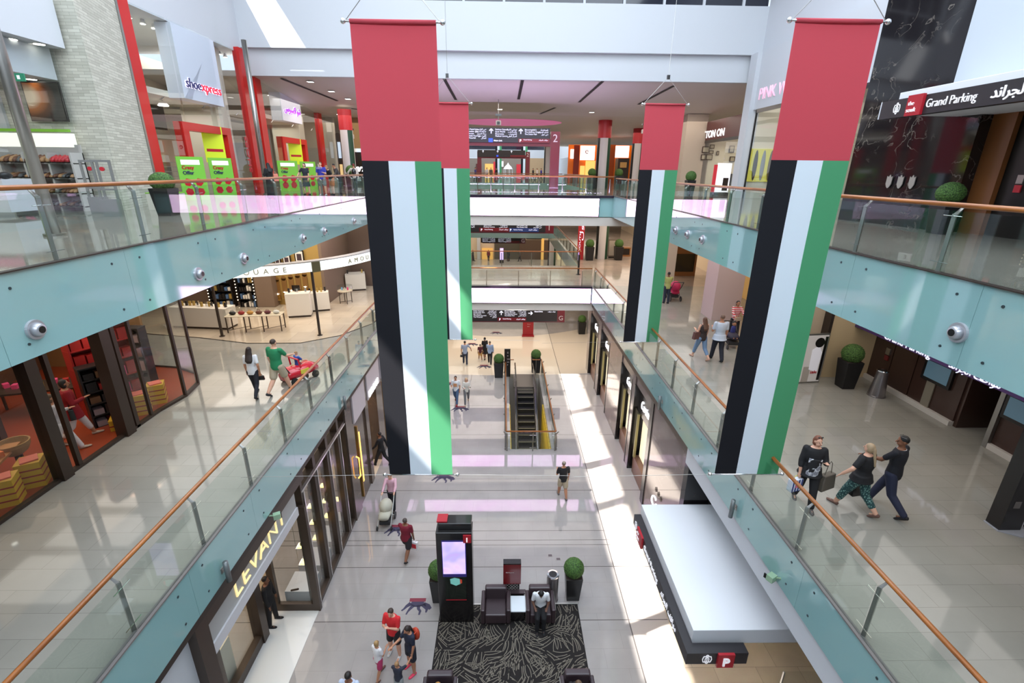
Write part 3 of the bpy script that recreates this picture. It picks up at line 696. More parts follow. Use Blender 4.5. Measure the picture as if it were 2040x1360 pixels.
for (x, y), lb, b in (((-4.1, 15.15), 'floor sticker beside the stroller and the maroon shirted man', 1), ((-2.52, 25.2), 'floor sticker in front of the strolling couple', 1), ((-2.7, 18.5), 'floor sticker just below the foot of the large sunlit flag', 1), ((-1.35, 31.6), 'floor sticker beside the family of four on the pale floor', 0), ((-.6, 39.1), 'farthest floor sticker beyond the pale floor band', 0), ((-2.5, 36.2), 'floor sticker beside the man in the pale shirt on the pale floor', 0), ((-3.3, 28.6), 'floor sticker behind the strolling couple', 0)):
    k = dup(k0, (x, y, 0), label=lb); k.scale = (.85 if y < 17 else .95, .85 if y < 17 else .95, 1)
# ================================================================ escalator with its balustrade
es = thing('escalator', 'escalator going down through the floor between glass and dark handrails', 'escalator', (1.45, 25.6, 0))
a0, a1 = 28.2, 21.2       # top landing edge, lowest seen step
ex0, ex1 = .95, 1.95
wp(MB().box(ex0-.22, ex1+.22, a0, 30.25, -.06, .012), 'landing_plate', M('comb_plate', (96, 90, 86), .4, .6), es)
m_step = M('step_dark', (28, 26, 28), .5, .4)
zc = 0; y = a0; k = 0
stp = []
while zc > -4.2:
    stp.append((y, zc)); y -= .40; zc -= .02 if k < 1 else (.12 if k < 2 else .21); k += 1
for (yy, zz) in stp:
    s_ = wp(MB().box(ex0, ex1, yy-.41, yy, zz-.3, zz-.01), 'step', m_step, es)
    wp(MB().box(ex0, ex1, yy-.41, yy-.38, zz-.012, zz-.004), 'step_edge', M('step_edge_y', (120, 116, 96), .5), s_)
slope = [(30.0, 0), (a0, 0), (stp[2][0], stp[2][1]), (stp[-1][0], stp[-1][1])]
for sx in (-1, 1):
    xx = (ex0-.11) if sx < 0 else (ex1+.11)
    for nm, w_, h0, h1, m in (('skirt_panel', .1, -.25, .12, M('skirt_steel', (120, 116, 124), .25, .9)), ('side_glass', .012, .12, .86, m_glass)):
        b = MB()
        for p, q in zip(slope, slope[1:]):
            b.poly([(xx-w_/2, p[0], p[1]+h0), (xx-w_/2, q[0], q[1]+h0), (xx-w_/2, q[0], q[1]+h1), (xx-w_/2, p[0], p[1]+h1)], (w_, 0, 0))
        wp(b, nm, m, es)
    wp(MB().tube([(xx, 30.1, .5), (xx, 30.2, .75), (xx, 30.05, .92)]+[(xx, p[0], p[1]+.92) for p in slope[1:]], .045, 8), 'handrail', m_black, es, smooth=True)
m_yel = M('yellow_panels', (214, 180, 40), .45, emit=.12)
t = NT(m_yel); br = t.n('ShaderNodeTexBrick'); br.inputs['Scale'].default_value = 1; br.inputs['Brick Width'].default_value = .5; br.inputs['Row Height'].default_value = .5; br.offset = 0
br.inputs['Color1'].default_value = rgb(222, 190, 52); br.inputs['Color2'].default_value = rgb(206, 168, 40); br.inputs['Mortar'].default_value = rgb(130, 100, 20); br.inputs['Mortar Size'].default_value = .02
t.l(t.coord(rot=(0, PI/2, 0)), br.inputs['Vector']); t.l(br.outputs['Color'], t.p.inputs['Base Color'])
for sx, x in ((-1, hx0+.01), (1, hx1-.05)):
    wp(MB().box(x, x+.04, hy0+.1, 26.4, -4.8, -.32), 'yellow_wall_panel', m_yel, es)
wp(MB().box(hx0+.05, ex0-.2, hy0+.1, 27.5, -4.9, -4.6), 'yellow_floor_panel', m_yel, es)
area('stairwell_light', (1.45, 24, -.5), 1.6, 4, 25, (1, .85, .5)).rotation_euler = (0, 0, 0)
balustrade('glass balustrade round the escalator opening, side facing the big kiosk', (hx0-.2, hy0-.1), (hx1+.15, hy0-.1), 0, [0.02, 1.3, 2.4], (0, -1), 1.08, 1.0, .02)
balustrade('long glass balustrade of the escalator opening, side of the strolling couple', (hx0-.2, hy0-.1), (hx0-.2, 30.3), 0, rng(.02, 6, 1.85), (-1, 0), 1.08, 1.0, .02)
balustrade('long glass balustrade of the escalator opening, sunny side', (hx1+.15, hy0-.1), (hx1+.15, 30.3), 0, rng(.02, 6, 1.85), (1, 0), 1.08, 1.0, .02)
for x, lb in ((hx0+.1, 'short rail end at the top of the escalator, totem side'), (hx1-.2, 'short rail end at the top of the escalator, sunny side')):
    o = thing('rail_end', lb, 'rail', (x, 30.25, 0)); MB().tube([(-.25, 0, 1.08), (.25, 0, 1.08)], .035, 8).build('handrail', m_wood, o); MB().box(-.02, .02, -.02, .02, 0, 1.06).build('post', m_steel, o)
tm = thing('totem_sign', 'narrow black totem sign at the top of the escalator', 'sign', (.32, 29.9, 0))
MB().box(-.2, .2, -.05, .05, 0, 2.0).build('body', m_black, tm)
for i in range(5): letters(['C', 'iii', 'LLL', 'oo', 'P'][i], (.3, 29.83, 1.7-.22*i), (1, 0, 0), (0, 0, 1), .1, M('pale_print', ()), tm, 'lettering')
# ================================================================ entrance canopy on the ground floor
can = thing('entrance_canopy', 'white entrance canopy with a black sign band and red parking square', 'canopy', (4.2, 9.9, 0))
wp(MB().box(4.27, 8.6, 7.83, 12.1, 3.2, 3.6), 'white_slab', M('canopy_white', (226, 228, 232), .5), can, bevel=.01)
m_blk = M('sign_black', (42, 39, 42), .4)
bd = MB(); bd.box(4.05, 4.25, 7.5, 12.0, 3.0, 3.32).box(4.25, 5.4, 7.5, 7.75, 3.0, 3.32)
band = wp(bd, 'sign_band', m_blk, can)
m_wl = M('sign_white', (238, 236, 240), .4, emit=.35)
wp(MB().box(4.72, 5.08, 7.44, 7.5, 2.96, 3.34), 'parking_square', MATS['sign_red'], can)
letters('P', (4.82, 7.43, 3.03), (1, 0, 0), (0, 0, 1), .22, m_wl, can, 'lettering', bold=.008)
wp(MB().box(3.99, 4.05, 10.95, 11.45, 2.96, 3.34), 'red_square', MATS['sign_red'], can)
letters('the', (3.985, 11.38, 3.19), (0, -1, 0), (0, 0, 1), .08, m_wl, can, 'lettering', bold=-.002)
letters('souk', (3.985, 11.4, 3.04), (0, -1, 0), (0, 0, 1), .09, m_wl, can, 'lettering', bold=-.002)
letters('Grand Parking', (4.045, 10.85, 3.09), (0, -1, 0), (0, 0, 1), .15, m_wl, can, 'lettering', width=1.25, bold=.004)
letters(arabic('مواقف الجراند'), (4.045, 9.3, 3.09), (0, -1, 0), (0, 0, 1), .16, m_wl, can, 'lettering', width=1.1)
def crest(org, right, up, s, mat, par):
    r, u = Vector(right), Vector(up); o_ = Vector(org); b = MB(); n_ = r.cross(u)*.008
    def seg(a, c, w_=.012):
        A = o_+r*(a[0]*s)+u*(a[1]*s); Bq = o_+r*(c[0]*s)+u*(c[1]*s); d = (Bq-A).normalized(); p = d.cross(n_).normalized()*w_*s*4
        b.poly([A-p, A+p, Bq+p, Bq-p], n_)
    P_ = [(-.4, -.4), (.4, -.4), (.5, 0), (.4, .4), (-.4, .4), (-.5, 0), (-.4, -.4)]
    for a, c in zip(P_, P_[1:]): seg(a, c)
    for a, c in (((-.2, -.35), (-.2, .1)), ((-.2, .1), (0, .3)), ((0, .3), (.2, .1)), ((.2, .1), (.2, -.35)), ((0, -.35), (0, .1)), ((-.15, .5), (0, .65)), ((0, .65), (.15, .5)), ((-.15, -.5), (0, -.65)), ((0, -.65), (.15, -.5))): seg(a, c)
    return wp(b, 'crest', mat, par)
crest((4.5, 7.49, 3.16), (1, 0, 0), (0, 0, 1), .2, m_wl, can)
crest((4.04, 11.7, 3.16), (0, -1, 0), (0, 0, 1), .2, m_wl, can)
# entrance floor, recess behind the canopy
m_blkmarble = marble('black_marble', (28, 25, 27), (150, 140, 130), .06, 1.1, .7)
m_brown = marble('brown_marble', (124, 112, 106), (190, 170, 160), .07, .8, .5)
sbox('wall_entrance', (6.6, 6.8, 12.1, 12.4, 0, 4.9), m_blkmarble, 'black marble return wall behind the canopy')
sbox('wall_entrance_side', (5.6, 10, 12.2, 12.5, 0, 4.9), m_blkmarble, 'black marble end wall above the canopy')
sbox('floor_entrance', (5.2, 12, -7, 12.2, 0, .006), tile_floor('entrance_marble', (196, 180, 160), (188, 172, 152), (1.2, 1.2), .12), 'warm marble floor under the entrance canopy')
for i, y in enumerate((8.6, 10.4)):
    for j, x in enumerate((5.2, 6.6)):
        l = bpy.data.lights.new('canopy_downlight', 'SPOT'); l.energy = 40; l.color = (1, .85, .65); l.spot_size = 1.6; o = bpy.data.objects.new('canopy_downlight', l); C.objects.link(o); o.location = (x, y, 3.15)
gd = thing('glass_door', 'clear glass door with a steel handle below the canopy corner', 'door', (6.3, 7.6, 0))
wp(MB().box(6.15, 7.6, 7.3, 7.32, .02, 3.0), 'pane', m_shopglass, gd); wp(MB().box(6.13, 6.16, 7.29, 7.33, .0, 3.0), 'edge_profile', m_steel, gd)
wp(MB().tube([(6.35, 7.25, .9), (6.35, 7.22, .95), (6.35, 7.22, 1.3), (6.35, 7.25, 1.35)], .015, 8), 'handle', m_chrome, gd)
# ================================================================ direction signs
EN = ['Dubai Aquarium', 'Underwater Zoo', 'Star Atrium', 'The Dubai Fountain', 'The Waterfall']
EN2 = ['Fashion Catwalk', 'Souk World', 'Electronics', 'Medical Centre']; EN3 = ["Bloomingdale's", 'The Address Hotel', 'The Dubai Mall']
ARB = [arabic(s) for s in ('دبي اكواريوم', 'حديقة الحيوان', 'ردهة النجوم', 'نافورة دبي', 'الشلال')]
ARB2 = [arabic(s) for s in ('ممشى الازياء', 'عالم الذهب', 'الكترونيات', 'المركز الطبي')]; ARB3 = [arabic(s) for s in ('بلومنغديلز', 'فندق العنوان', 'دبي مول')]
m_wsign = M('sign_letters', (225, 228, 245), .4, emit=.8)
m_mar = M('sign_maroon', (112, 28, 40), .35, coat=.3)
def arrow(b, cx, cz, s, y, d=(0, 1)):
    u = Vector((d[0], 0, d[1])); r = Vector((d[1], 0, -d[0])); c = Vector((cx, y, cz))
    def sg_(a, e): 
        A = c+r*a[0]*s+u*a[1]*s; E_ = c+r*e[0]*s+u*e[1]*s; dd = (E_-A).normalized(); p = dd.cross(Vector((0, 1, 0)))*.09*s
        b.poly([A-p, A+p, E_+p, E_-p], (0, -.01, 0))
    sg_((0, -.5), (0, .5)); sg_((-.42, .08), (0, .5)); sg_((.42, .08), (0, .5))
def blocks(par, y, cols, ztop, lh, hgt):
    for (x0, x1, en, ar) in cols:
        for i, s in enumerate(en): letters(s, (x0, y, ztop-lh*(i+1)), (1, 0, 0), (0, 0, 1), hgt, m_wsign, par, 'lettering', bold=0, extrude=.004)
        for i, s in enumerate(ar):
            letters(s, (x1, y, ztop-lh*(i+1)), (1, 0, 0), (0, 0, 1), hgt, m_wsign, par, 'lettering', bold=0, extrude=.004, align='RIGHT')
def gantry(label, y, detail=True):
    o = thing('direction_gantry', label, 'sign', (0, y, L2))
    f = MB().box(3.2, 3.82, y-.05, y+.35, L2, 15.65).box(-3.6, 3.82, y-.05, y+.35, 14.72, 15.2).box(-3.75, -3.15, y-.05, y+.35, L2, 15.65)
    wp(f, 'frame', m_mar, o)
    wp(MB().box(-3.7, 3.12, y-.2, y-.06, 14.92, 15.84), 'panel', m_blk, o)
    wp(MB().box(1.0, 3.1, y-.21, y-.2, 14.94, 15.18), 'parking_strip', M('strip_red', (120, 24, 36), .4), o)
    wp(MB().box(-1.0, -.72, y-.215, y-.2, 14.94, 15.18), 'metro_square', M('metro_blue', (50, 80, 220), .4, emit=.6), o)
    ar = MB(); arrow(ar, -.82, 15.62, .3, y-.205); arrow(ar, 1.16, 15.62, .3, y-.205); arrow(ar, -2.9, 15.62, .3, y-.205); wp(ar, 'arrow', m_wsign, o)
    if detail:
        blocks(o, y-.205, [(-2.6, -1.15, EN, ARB), (-.55, .9, EN2, ARB2), (1.42, 3.0, EN3, ARB3)], 15.82, .135, .095)
        letters('Metro Link', (-.65, y-.205, 15.0), (1, 0, 0), (0, 0, 1), .09, m_wsign, o, bold=.003); letters('P', (1.08, y-.22, 14.97), (1, 0, 0), (0, 0, 1), .17, m_wsign, o, bold=.006)
        letters('Grand Parking', (1.34, y-.22, 15.08), (1, 0, 0), (0, 0, 1), .07, m_wsign, o); letters(arabic('مواقف الجراند'), (3.0, y-.22, 15.06), (1, 0, 0), (0, 0, 1), .08, m_wsign, o, align='RIGHT')
    letters('2', (3.33, y-.07, 15.0), (1, 0, 0), (0, 0, 1), .5, M('numeral_grey', (196, 180, 182), .4, emit=.2), o, 'numeral')
    return o
gantry('large dark red floor gantry with black direction panel and numeral 2', 35.15)
g2 = gantry('small looking far floor gantry seen through the large one', 74, False)
o = thing('hanging_sign', 'black hanging direction sign with a red G end under the lower bridge', 'sign', (1, 31.5, 3.36))
wp(MB().box(-2.9, 3.72, 31.45, 31.6, 3.44, 4.3), 'panel', m_blk, o); wp(MB().box(-2.6, 4.25, 31.55, 31.75, 3.34, 4.2), 'red_frame', m_mar, o)
wp(MB().box(-.35, 1.6, 31.44, 31.45, 3.46, 3.7), 'parking_strip', MATS['strip_red'], o)
ar = MB(); arrow(ar, -.1, 4.02, .28, 31.44); arrow(ar, 1.88, 4.02, .28, 31.44, (1, 0)); arrow(ar, -2.5, 4.02, .28, 31.44); wp(ar, 'arrow', m_wsign, o)
blocks(o, 31.44, [(-2.0, -.42, EN, ARB), (.12, 1.6, ["Bloomingdale's", 'Fashion Catwalk', 'The Address Hotel', 'The Dubai Mall'], ARB2)], 4.24, .11, .08)
letters('Grand Drive', (2.15, 31.44, 4.1), (1, 0, 0), (0, 0, 1), .08, m_wsign, o, bold=.003); letters(arabic('جراند درايف'), (3.6, 31.44, 4.1), (1, 0, 0), (0, 0, 1), .08, m_wsign, o, align='RIGHT')
letters('P', (-.25, 31.43, 3.5), (1, 0, 0), (0, 0, 1), .15, m_wsign, o, bold=.006); letters('Grand Parking', (0, 31.43, 3.58), (1, 0, 0), (0, 0, 1), .07, m_wsign, o); letters(arabic('مواقف الجراند'), (1.55, 31.43, 3.56), (1, 0, 0), (0, 0, 1), .08, m_wsign, o, align='RIGHT')
letters('G', (3.83, 31.54, 3.5), (1, 0, 0), (0, 0, 1), .32, MATS['numeral_grey'], o, 'numeral')
wr = MB().tube([(-2, 31.5, 4.3), (-2, 31.5, 5.5)], .012, 6).tube([(3, 31.5, 4.3), (3, 31.5, 5.5)], .012, 6); wp(wr, 'hanger', m_black, o)
o = thing('hanging_sign', 'black hanging direction sign with numeral 1 under the upper bridge', 'sign', (0, 33, 9.2))
wp(MB().box(-3.6, 2.85, 32.95, 33.1, 9.25, 10.1), 'panel', m_blk, o); wp(MB().box(-3.4, 3.42, 33.02, 33.2, 9.17, 10.05), 'red_frame', m_mar, o)
wp(MB().box(-1.6, .4, 32.94, 32.95, 9.27, 9.52), 'parking_strip', MATS['strip_red'], o); wp(MB().box(.42, 2.4, 32.94, 32.95, 9.27, 9.52), 'blue_strip', M('strip_blue', (46, 62, 120), .4, emit=.2), o)
for x0, s1, s2 in ((-1.45, 'Grand Parking', 'مواقف الجراند'), (.5, 'Fashion Parking', 'مواقف الازياء')):
    letters('P', (x0-.05, 32.93, 9.32), (1, 0, 0), (0, 0, 1), .15, m_wsign, o, bold=.006); letters(s1, (x0+.2, 32.93, 9.38), (1, 0, 0), (0, 0, 1), .07, m_wsign, o); letters(arabic(s2), (x0+1.8, 32.93, 9.38), (1, 0, 0), (0, 0, 1), .08, m_wsign, o, align='RIGHT')
blocks(o, 32.94, [(-3.3, -1.9, EN[:4], ARB[:4]), (-1.3, .3, EN2, ARB2), (.9, 2.6, EN3+['The Dubai Mall'], ARB3+[ARB[0]])], 10.02, .12, .085)
letters('1', (2.98, 33.01, 9.38), (1, 0, 0), (0, 0, 1), .36, MATS['numeral_grey'], o, 'numeral')
wr = MB().tube([(-2, 33.1, 10.1), (-2, 33.1, 10.5)], .012, 6).tube([(3, 33.1, 10.05), (3, 33.1, 10.5)], .012, 6); wp(wr, 'hanger', m_black, o)
o = thing('hanging_sign', 'far hanging sign with a red G end, under the far first floor', 'sign', (0, 61.5, 4.5))
wp(MB().box(-2.8, 2.2, 61.4, 61.6, 4.5, 5.3), 'panel', m_blk, o); wp(MB().box(-2.6, 2.85, 61.6, 61.8, 4.4, 5.25), 'red_frame', m_mar, o); wp(MB().box(.4, 2.1, 61.38, 61.4, 4.52, 4.75), 'parking_strip', MATS['strip_red'], o)
blocks(o, 61.38, [(-2.6, -1, EN2, ARB2), (-.6, 1, EN2, ARB2)], 5.25, .16, .11)
letters('G', (2.3, 61.58, 4.55), (1, 0, 0), (0, 0, 1), .45, MATS['numeral_grey'], o, 'numeral')
wr = MB().tube([(-2, 61.5, 5.3), (-2, 61.5, 5.5)], .012, 6).tube([(2, 61.5, 5.2), (2, 61.5, 5.5)], .012, 6); wp(wr, 'hanger', m_black, o)
rs = thing('notice_stand', 'dark red upright notice stand on the pale floor under the G sign', 'sign stand', (2.13, 38.3, 0))
MB().box(-.45, .45, -.05, .05, 0, 1.75).build('panel', M('notice_maroon', (140, 20, 30), .3), rs); MB().box(-.5, .5, -.2, .2, 0, .12).build('foot', MATS['notice_maroon'], rs)
for i, s in enumerate(['Fashion Parking', 'Valet, Level 1', 'Ground', 'Hotel']): letters(s, (2.05, 38.24, 1.45-.2*i), (1, 0, 0), (0, 0, 1), .06, M('pale_print', ()), rs, 'lettering')
# flag columns
def flagcol(x, y, z0, z1, r, label, nm='flag_column'):
    o = thing(nm, label, 'column', (x, y, z0), 0, None); H = z1-z0; zr = H*.745
    def arc(a0, a1, za, zb, m, name):
        b = MB(); n_ = 8
        P0 = [(r*math.cos(a0+(a1-a0)*i/n_), r*math.sin(a0+(a1-a0)*i/n_)) for i in range(n_+1)]
        P1 = [(p[0]*.96, p[1]*.96) for p in P0]
        for i in range(n_):
            b.quad((*P0[i], za), (*P0[i+1], za), (*P0[i+1], zb), (*P0[i], zb)); b.quad((*P1[i], za), (*P1[i+1], za), (*P1[i+1], zb), (*P1[i], zb))
        b.build(name, m, o, smooth=False)
    MB().cone((0, 0, 0), (0, 0, H), r*.93, r*.93, 20).build('shaft', m_cream, o, smooth=False)
    a = math.radians
    arc(a(185), a(355), zr, H, M('column_red', (176, 30, 38), .4), 'red_band')
    arc(a(185), a(225), 0, zr, m_black, 'black_band'); arc(a(225), a(295), 0, zr, M('column_white', (196, 190, 190), .4), 'white_band'); arc(a(295), a(345), 0, zr, M('column_green', (26, 66, 46), .4), 'green_band')
    return o
flagcol(8.58, 44.2, L2, 17.2, .58, 'large column in flag colours at the back of the upper bridge')
flagcol(13.5, 52, L2, 17.2, .55, 'slimmer looking flag coloured column beside the coffee shop')
flagcol(-11.6, 38.8, L2, 17.2, .5, 'flag coloured column before the black shop with white script')
flagcol(5.4, 62, L2, 17.2, .5, 'far flag coloured column half behind the gantry post')
flagcol(7.95, 38.9, L1, 10.5, .5, 'flag coloured column on the first floor beside the red vertical sign')
flagcol(7.1, 70, 0, 5.5, .6, 'distant flag coloured column on the ground floor')
gc = thing('green_column', 'dark green column face on the ground floor beyond the bridge', 'column', (7.75, 39.2, 0)); MB().box(-.3, .3, -.3, .3, 0, 5.5).build('shaft', MATS['column_green'], gc); MB().box(-.45, -.3, -.3, .3, 0, 5.5).build('white_edge', MATS['column_white'], gc)
vs = thing('vertical_sign', 'tall red vertical sign with white lettering beside the flag column', 'sign', (6.15, 38.3, L1)); MB().box(-.25, .25, -.05, .05, 0, 3.98).build('panel', MATS['column_red'], vs)
letters(arabic('مول'), (6.25, 38.14, 8.0), (0, 0, 1), (-1, 0, 0), .22, m_wsign, vs, 'lettering', width=1.8); letters('SOUTH', (6.1, 38.14, 7.2), (0, 0, 1), (-1, 0, 0), .12, m_wsign, vs, 'lettering', width=1.5)
bp_ = thing('slim_post', 'slim dark post standing on the lower bridge floor', 'post', (5.15, 32.4, L1)); MB().cone((0, 0, 0), (0, 0, 1.35), .07, .07, 12).build('shaft', m_black, bp_); MB().cone((0, 0, 0), (0, 0, .03), .15, .15, 16).build('base', m_black, bp_)
# speakers / camera clusters hanging below the bridge ceiling
for u, v, y, lb in ((993, 245, 36, 'projector and cameras hanging from the ceiling over the big gantry'), (1283, 262, 40, 'spot cluster hanging from the ceiling beside the farther flag'), (700, 272, 40, 'spot cluster hanging from the ceiling over the black shop')):
    p = at(u, v, y=y); o = thing('ceiling_projector', lb, 'projector', p, 0, None)
    zc_ = 18.1-(min(y, 41)-31.1)*.0909
    MB().cbox((0, 0, 0), .35, .3, .3).build('body', M('light_grey_plastic', (190, 186, 180), .4), o, bevel=.02); MB().cbox((0, -.16, 0), .18, .06, .18).build('lens', m_black, o)
    MB().cone((0, 0, .15), (0, 0, zc_-p.z), .03, .03, 8).build('stem', m_steel, o); MB().cbox((0, 0, .5), .4, .25, .12).build('rig', m_black, o)
# ================================================================ ground floor, jewellers side
m_brz = M('bronze_frame', (74, 62, 54), .35, .4)
m_sill = M('pale_sill', (205, 205, 208), .3)
m_pink = M('pale_shop_board', (205, 196, 200), .4)
m_gold = M('lit_gold', (255, 190, 90), .4, emit=2.2)
m_cream2 = M('shop_cream', (214, 196, 170), .6)
m_carpet = M('shop_floor', (190, 178, 165), .4)
sbox('wall_ground_left', (-6.1, -5.8, -7, 6.6, 0, 5.2), m_white, 'white wall on the jewellers side')
sbox('floor_threshold', (-7.2, -5.78, -7, 11.65, 0, .012), M('threshold_white', (222, 222, 220), .06), 'white polished threshold of the jeweller with gold lettering')
sbox('wall_shop_backs', (-12.3, -12, -7, 29, 0, 5.3), m_cream2, 'back wall of the jewellers')
lv = thing('storefront', 'jeweller shop front with gold lettering on a pale fascia', 'shop front', (-5.9, 9.1, 0))
wp(MB().box(-6.7, -5.78, 6.95, 11.25, 3.95, 4.9), 'sign_box', M('sign_grey', (172, 172, 170), .35), lv)
wp(MB().box(-5.78, -5.74, 6.95, 11.25, 3.95, 4.22), 'sill_band', m_sill, lv)
f = MB().box(-6.0, -5.62, 6.6, 6.95, 0, 5.2).box(-6.2, -5.62, 6.95, 11.6, 4.92, 5.2); wp(f, 'frame', m_brz, lv)
letters('LEVANT', (-5.765, 8.02, 4.36), (0, 1, 0), (0, 0, 1), .44, M('gold_letter', (250, 226, 160), .3, emit=.8), lv, 'lettering', width=2.45, extrude=.018, bold=-.012)
f = MB().box(-7.2, -7.05, 6.7, 6.9, 0, 3.95).box(-7.25, -6.95, 10.45, 10.75, 0, 3.95).box(-7.2, -7.05, 8.7, 8.85, 0, 3.95).box(-7.2, -7.0, 6.7, 10.7, 0, .3); wp(f, 'window_frame', m_brz, lv)
wp(MB().box(-7.14, -7.12, 6.9, 10.45, .3, 3.95), 'window_pane', m_shopglass, lv)
f = MB().box(-7.2, -5.72, 11.55, 11.68, 0, .28).box(-7.2, -5.72, 11.55, 11.68, 3.75, 3.95).box(-7.2, -7.0, 11.55, 11.68, 0, 3.95).box(-5.92, -5.72, 11.55, 11.68, 0, 3.95); wp(f, 'side_case_frame', m_brz, lv)
wp(MB().box(-7.05, -5.9, 11.6, 11.62, .28, 3.75), 'side_case_pane', m_shopglass, lv)
wp(MB().tube([(-6.5, 11.5, .9), (-6.25, 11.46, 1.0)], .03, 6), 'door_pull', m_brz, lv)
area('jeweller_light', (-9, 9.5, 3.8), 3, 6, 160, (1, .82, .6))
area('jeweller_light_far', (-8.5, 14, 4.0), 3, 4, 60, (1, .85, .75))
sbox('wall_shop_divider', (-12, -7.2, 11.68, 11.8, 0, 3.95), m_cream2, 'wall inside the jeweller')
rnd = random.Random(5)
def jewel_plinth(x, y, label, n=6, h=.95, m=None):
    o = thing('jewel_display', label, 'display case', (x, y, 0), 0)
    MB().box(-.35, .35, -.55, .55, 0, h).build('plinth', M('plinth_ivory', (196, 190, 170), .5), o)
    for i in range(n):
        a = MB().cbox((rnd.uniform(-.2, .2), -.45+.9*i/max(n-1, 1), h+.1), .12, .12, .2, rz=rnd.uniform(0, 1), taper=.4); a.build('necklace_bust', M('velvet_green', (108, 124, 108), .8) if m is None else m, o)
    return o
jewel_plinth(-7.7, 7.6, 'ivory jewellery plinth with green velvet busts in the window, nearer one')
jewel_plinth(-7.7, 9.1, 'ivory jewellery plinth with grey busts in the window, next to the door', 5, 1.3, M('velvet_grey', (126, 136, 150), .7))
for i, (y, z) in enumerate(((8.2, 2.5), (9.7, 2.5))):
    o = thing('hanging_lantern', 'pale glass lantern hanging in the jeweller window, '+('nearer of two' if i == 0 else 'by the door'), 'lamp', (-8, y, z)); MB().lathe((0, 0, 0), [(.05, -.3), (.28, -.1), (.25, .15), (.04, .25)], 16).build('shade', M('lantern_glass', (150, 170, 190), .2, emit=.25), o); MB().cone((0, 0, .25), (0, 0, 1.4), .01, .01, 6).build('cord', m_black, o)
# glazed bays beyond
bays = [(11.68, 12.75), (12.75, 13.85), (13.85, 14.95), (14.95, 15.7)]
for i, (a, b) in enumerate(bays):
    o = thing('display_window', ('glazed jeweller bay with a bronze frame, next to the lettering', 'glazed jeweller bay with a bronze frame, second from the lettering', 'glazed jeweller bay with a bronze frame, third from the lettering', 'narrow glazed jeweller bay before the brown marble pillar')[i], 'shop window', (-5.85, a, 0))
    f = MB().box(-6.05, -5.8, a, a+.12, 0, 5.2).box(-6.05, -5.8, b-.06, b, 0, 5.2).box(-6.05, -5.8, a, b, 0, .16).box(-6.05, -5.8, a, b, 4.35, 4.5); wp(f, 'frame', m_brz, o)
    f = MB().box(-5.8, -5.77, a+.1, a+.15, .1, 4.4).box(-5.8, -5.77, a, b, 4.36, 4.42); wp(f, 'silver_edge', m_chrome, o)
    wp(MB().box(-5.9, -5.88, a+.1, b-.05, .16, 4.35), 'pane', m_shopglass, o)
    wp(MB().box(-6.9, -6.1, a+.15, b-.1, 0, .5), 'window_base', m_sill, o)
    for j, zz in enumerate((1.3, 1.95, 2.6)[:(2, 3, 3, 1)[i]]):
        t_o = thing('glass_tray', 'small glowing glass tray with jewellery', 'jewellery tray', (-6.3, (a+b)/2, zz), 0, 'glowing jewellery trays hanging in the glazed bays')
        t_o['label'] = 'glowing jewellery tray %s in the %s glazed bay' % (('lowest', 'middle', 'highest')[j], ('first', 'second', 'third', 'fourth')[i])
        MB().box(-.16, .16, -.14, .14, 0, .02).build('tray', m_chrome, t_o); MB().box(-.12, .12, -.1, .1, .02, .05).build('lit_pad', M('lit_pad', (255, 240, 170), .5, emit=1.4), t_o)
        MB().box(.14, .16, -.14, .14, 0, .3).build('glass_back', m_gold, t_o) if j != 1 else MB().cbox((0, 0, .1), .08, .08, .1).build('watch', m_black, t_o)
        MB().tube([(-.14, -.12, .02), (-.14, -.12, 4.35-zz)], .006, 5).build('wire', m_steel, t_o)
for i, (u, v) in enumerate(((620, 979), (645, 938), (665, 903), (598, 962))):
    p = at(u, v, x=-7.2); o = thing('wall_light', 'small lit gold niche behind the glazed bays, '+('brightest one', 'second', 'farthest', 'by the lettering end')[i], 'light', p); MB().cbox((0, 0, 0), .05, .12, .4).build('lit_strip', m_gold, o); MB().cbox((-.06, 0, 0), .06, .2, .55).build('back_plate', m_brz, o)
# brown marble part with pink boards
m_bmar = marble('bronze_marble', (88, 74, 64), (150, 130, 105), .1, .9, .6)
pb = thing('storefront', 'brown marble shop front with pale boards and white lettering', 'shop front', (-5.8, 20, 0))
f = MB().box(-6.3, -5.75, 15.7, 16.5, 0, 5.2).box(-6.3, -5.82, 16.5, 18.3, 0, 3.9).box(-6.3, -5.75, 18.1, 18.5, 0, 5.2).box(-6.3, -5.78, 20.0, 22.5, 0, 3.9).box(-6.3, -5.78, 20.5, 20.8, 0, 5.2).box(-6.3, -5.78, 22.5, 29, 0, 5.2)
wp(f, 'marble_cladding', m_bmar, pb)
f = MB().box(-5.85, -5.7, 16.5, 18.1, 3.9, 5.35).box(-5.85, -5.7, 18.5, 20.5, 3.9, 5.35).box(-5.85, -5.7, 20.8, 22.4, 3.9, 5.35)
wp(f, 'pale_board', m_pink, pb)
letters('BVLGARI', (-5.69, 18.6, 4.0), (0, 1, 0), (0, 0, 1), .26, M('white_letter', (250, 250, 250), .3, emit=1.2), pb, 'lettering', width=1.5, extrude=.04, bold=.008)
for y, z0, z1 in ((17.0, .9, 3.2), (21.3, 1.2, 3.0)): wp(MB().box(-5.8, -5.76, y, y+.12, z0, z1), 'lit_gold_slot', m_gold, pb); wp(MB().box(-5.81, -5.74, y-.2, y-.1, .3, 3.6), 'gold_line', M('brass', (190, 150, 80), .3, .8), pb)
f = MB().tube([(-5.7, 16.25, 1.6), (-5.62, 16.3, 1.7), (-5.62, 16.3, 2.5), (-5.7, 16.25, 2.6)], .03, 6); wp(f, 'lit_door_pull', m_gold, pb)
sbox('floor_doorway', (-8, -5.78, 18.5, 20, 0, .01), m_cream2, 'pale doorway floor of the brown marble shop')
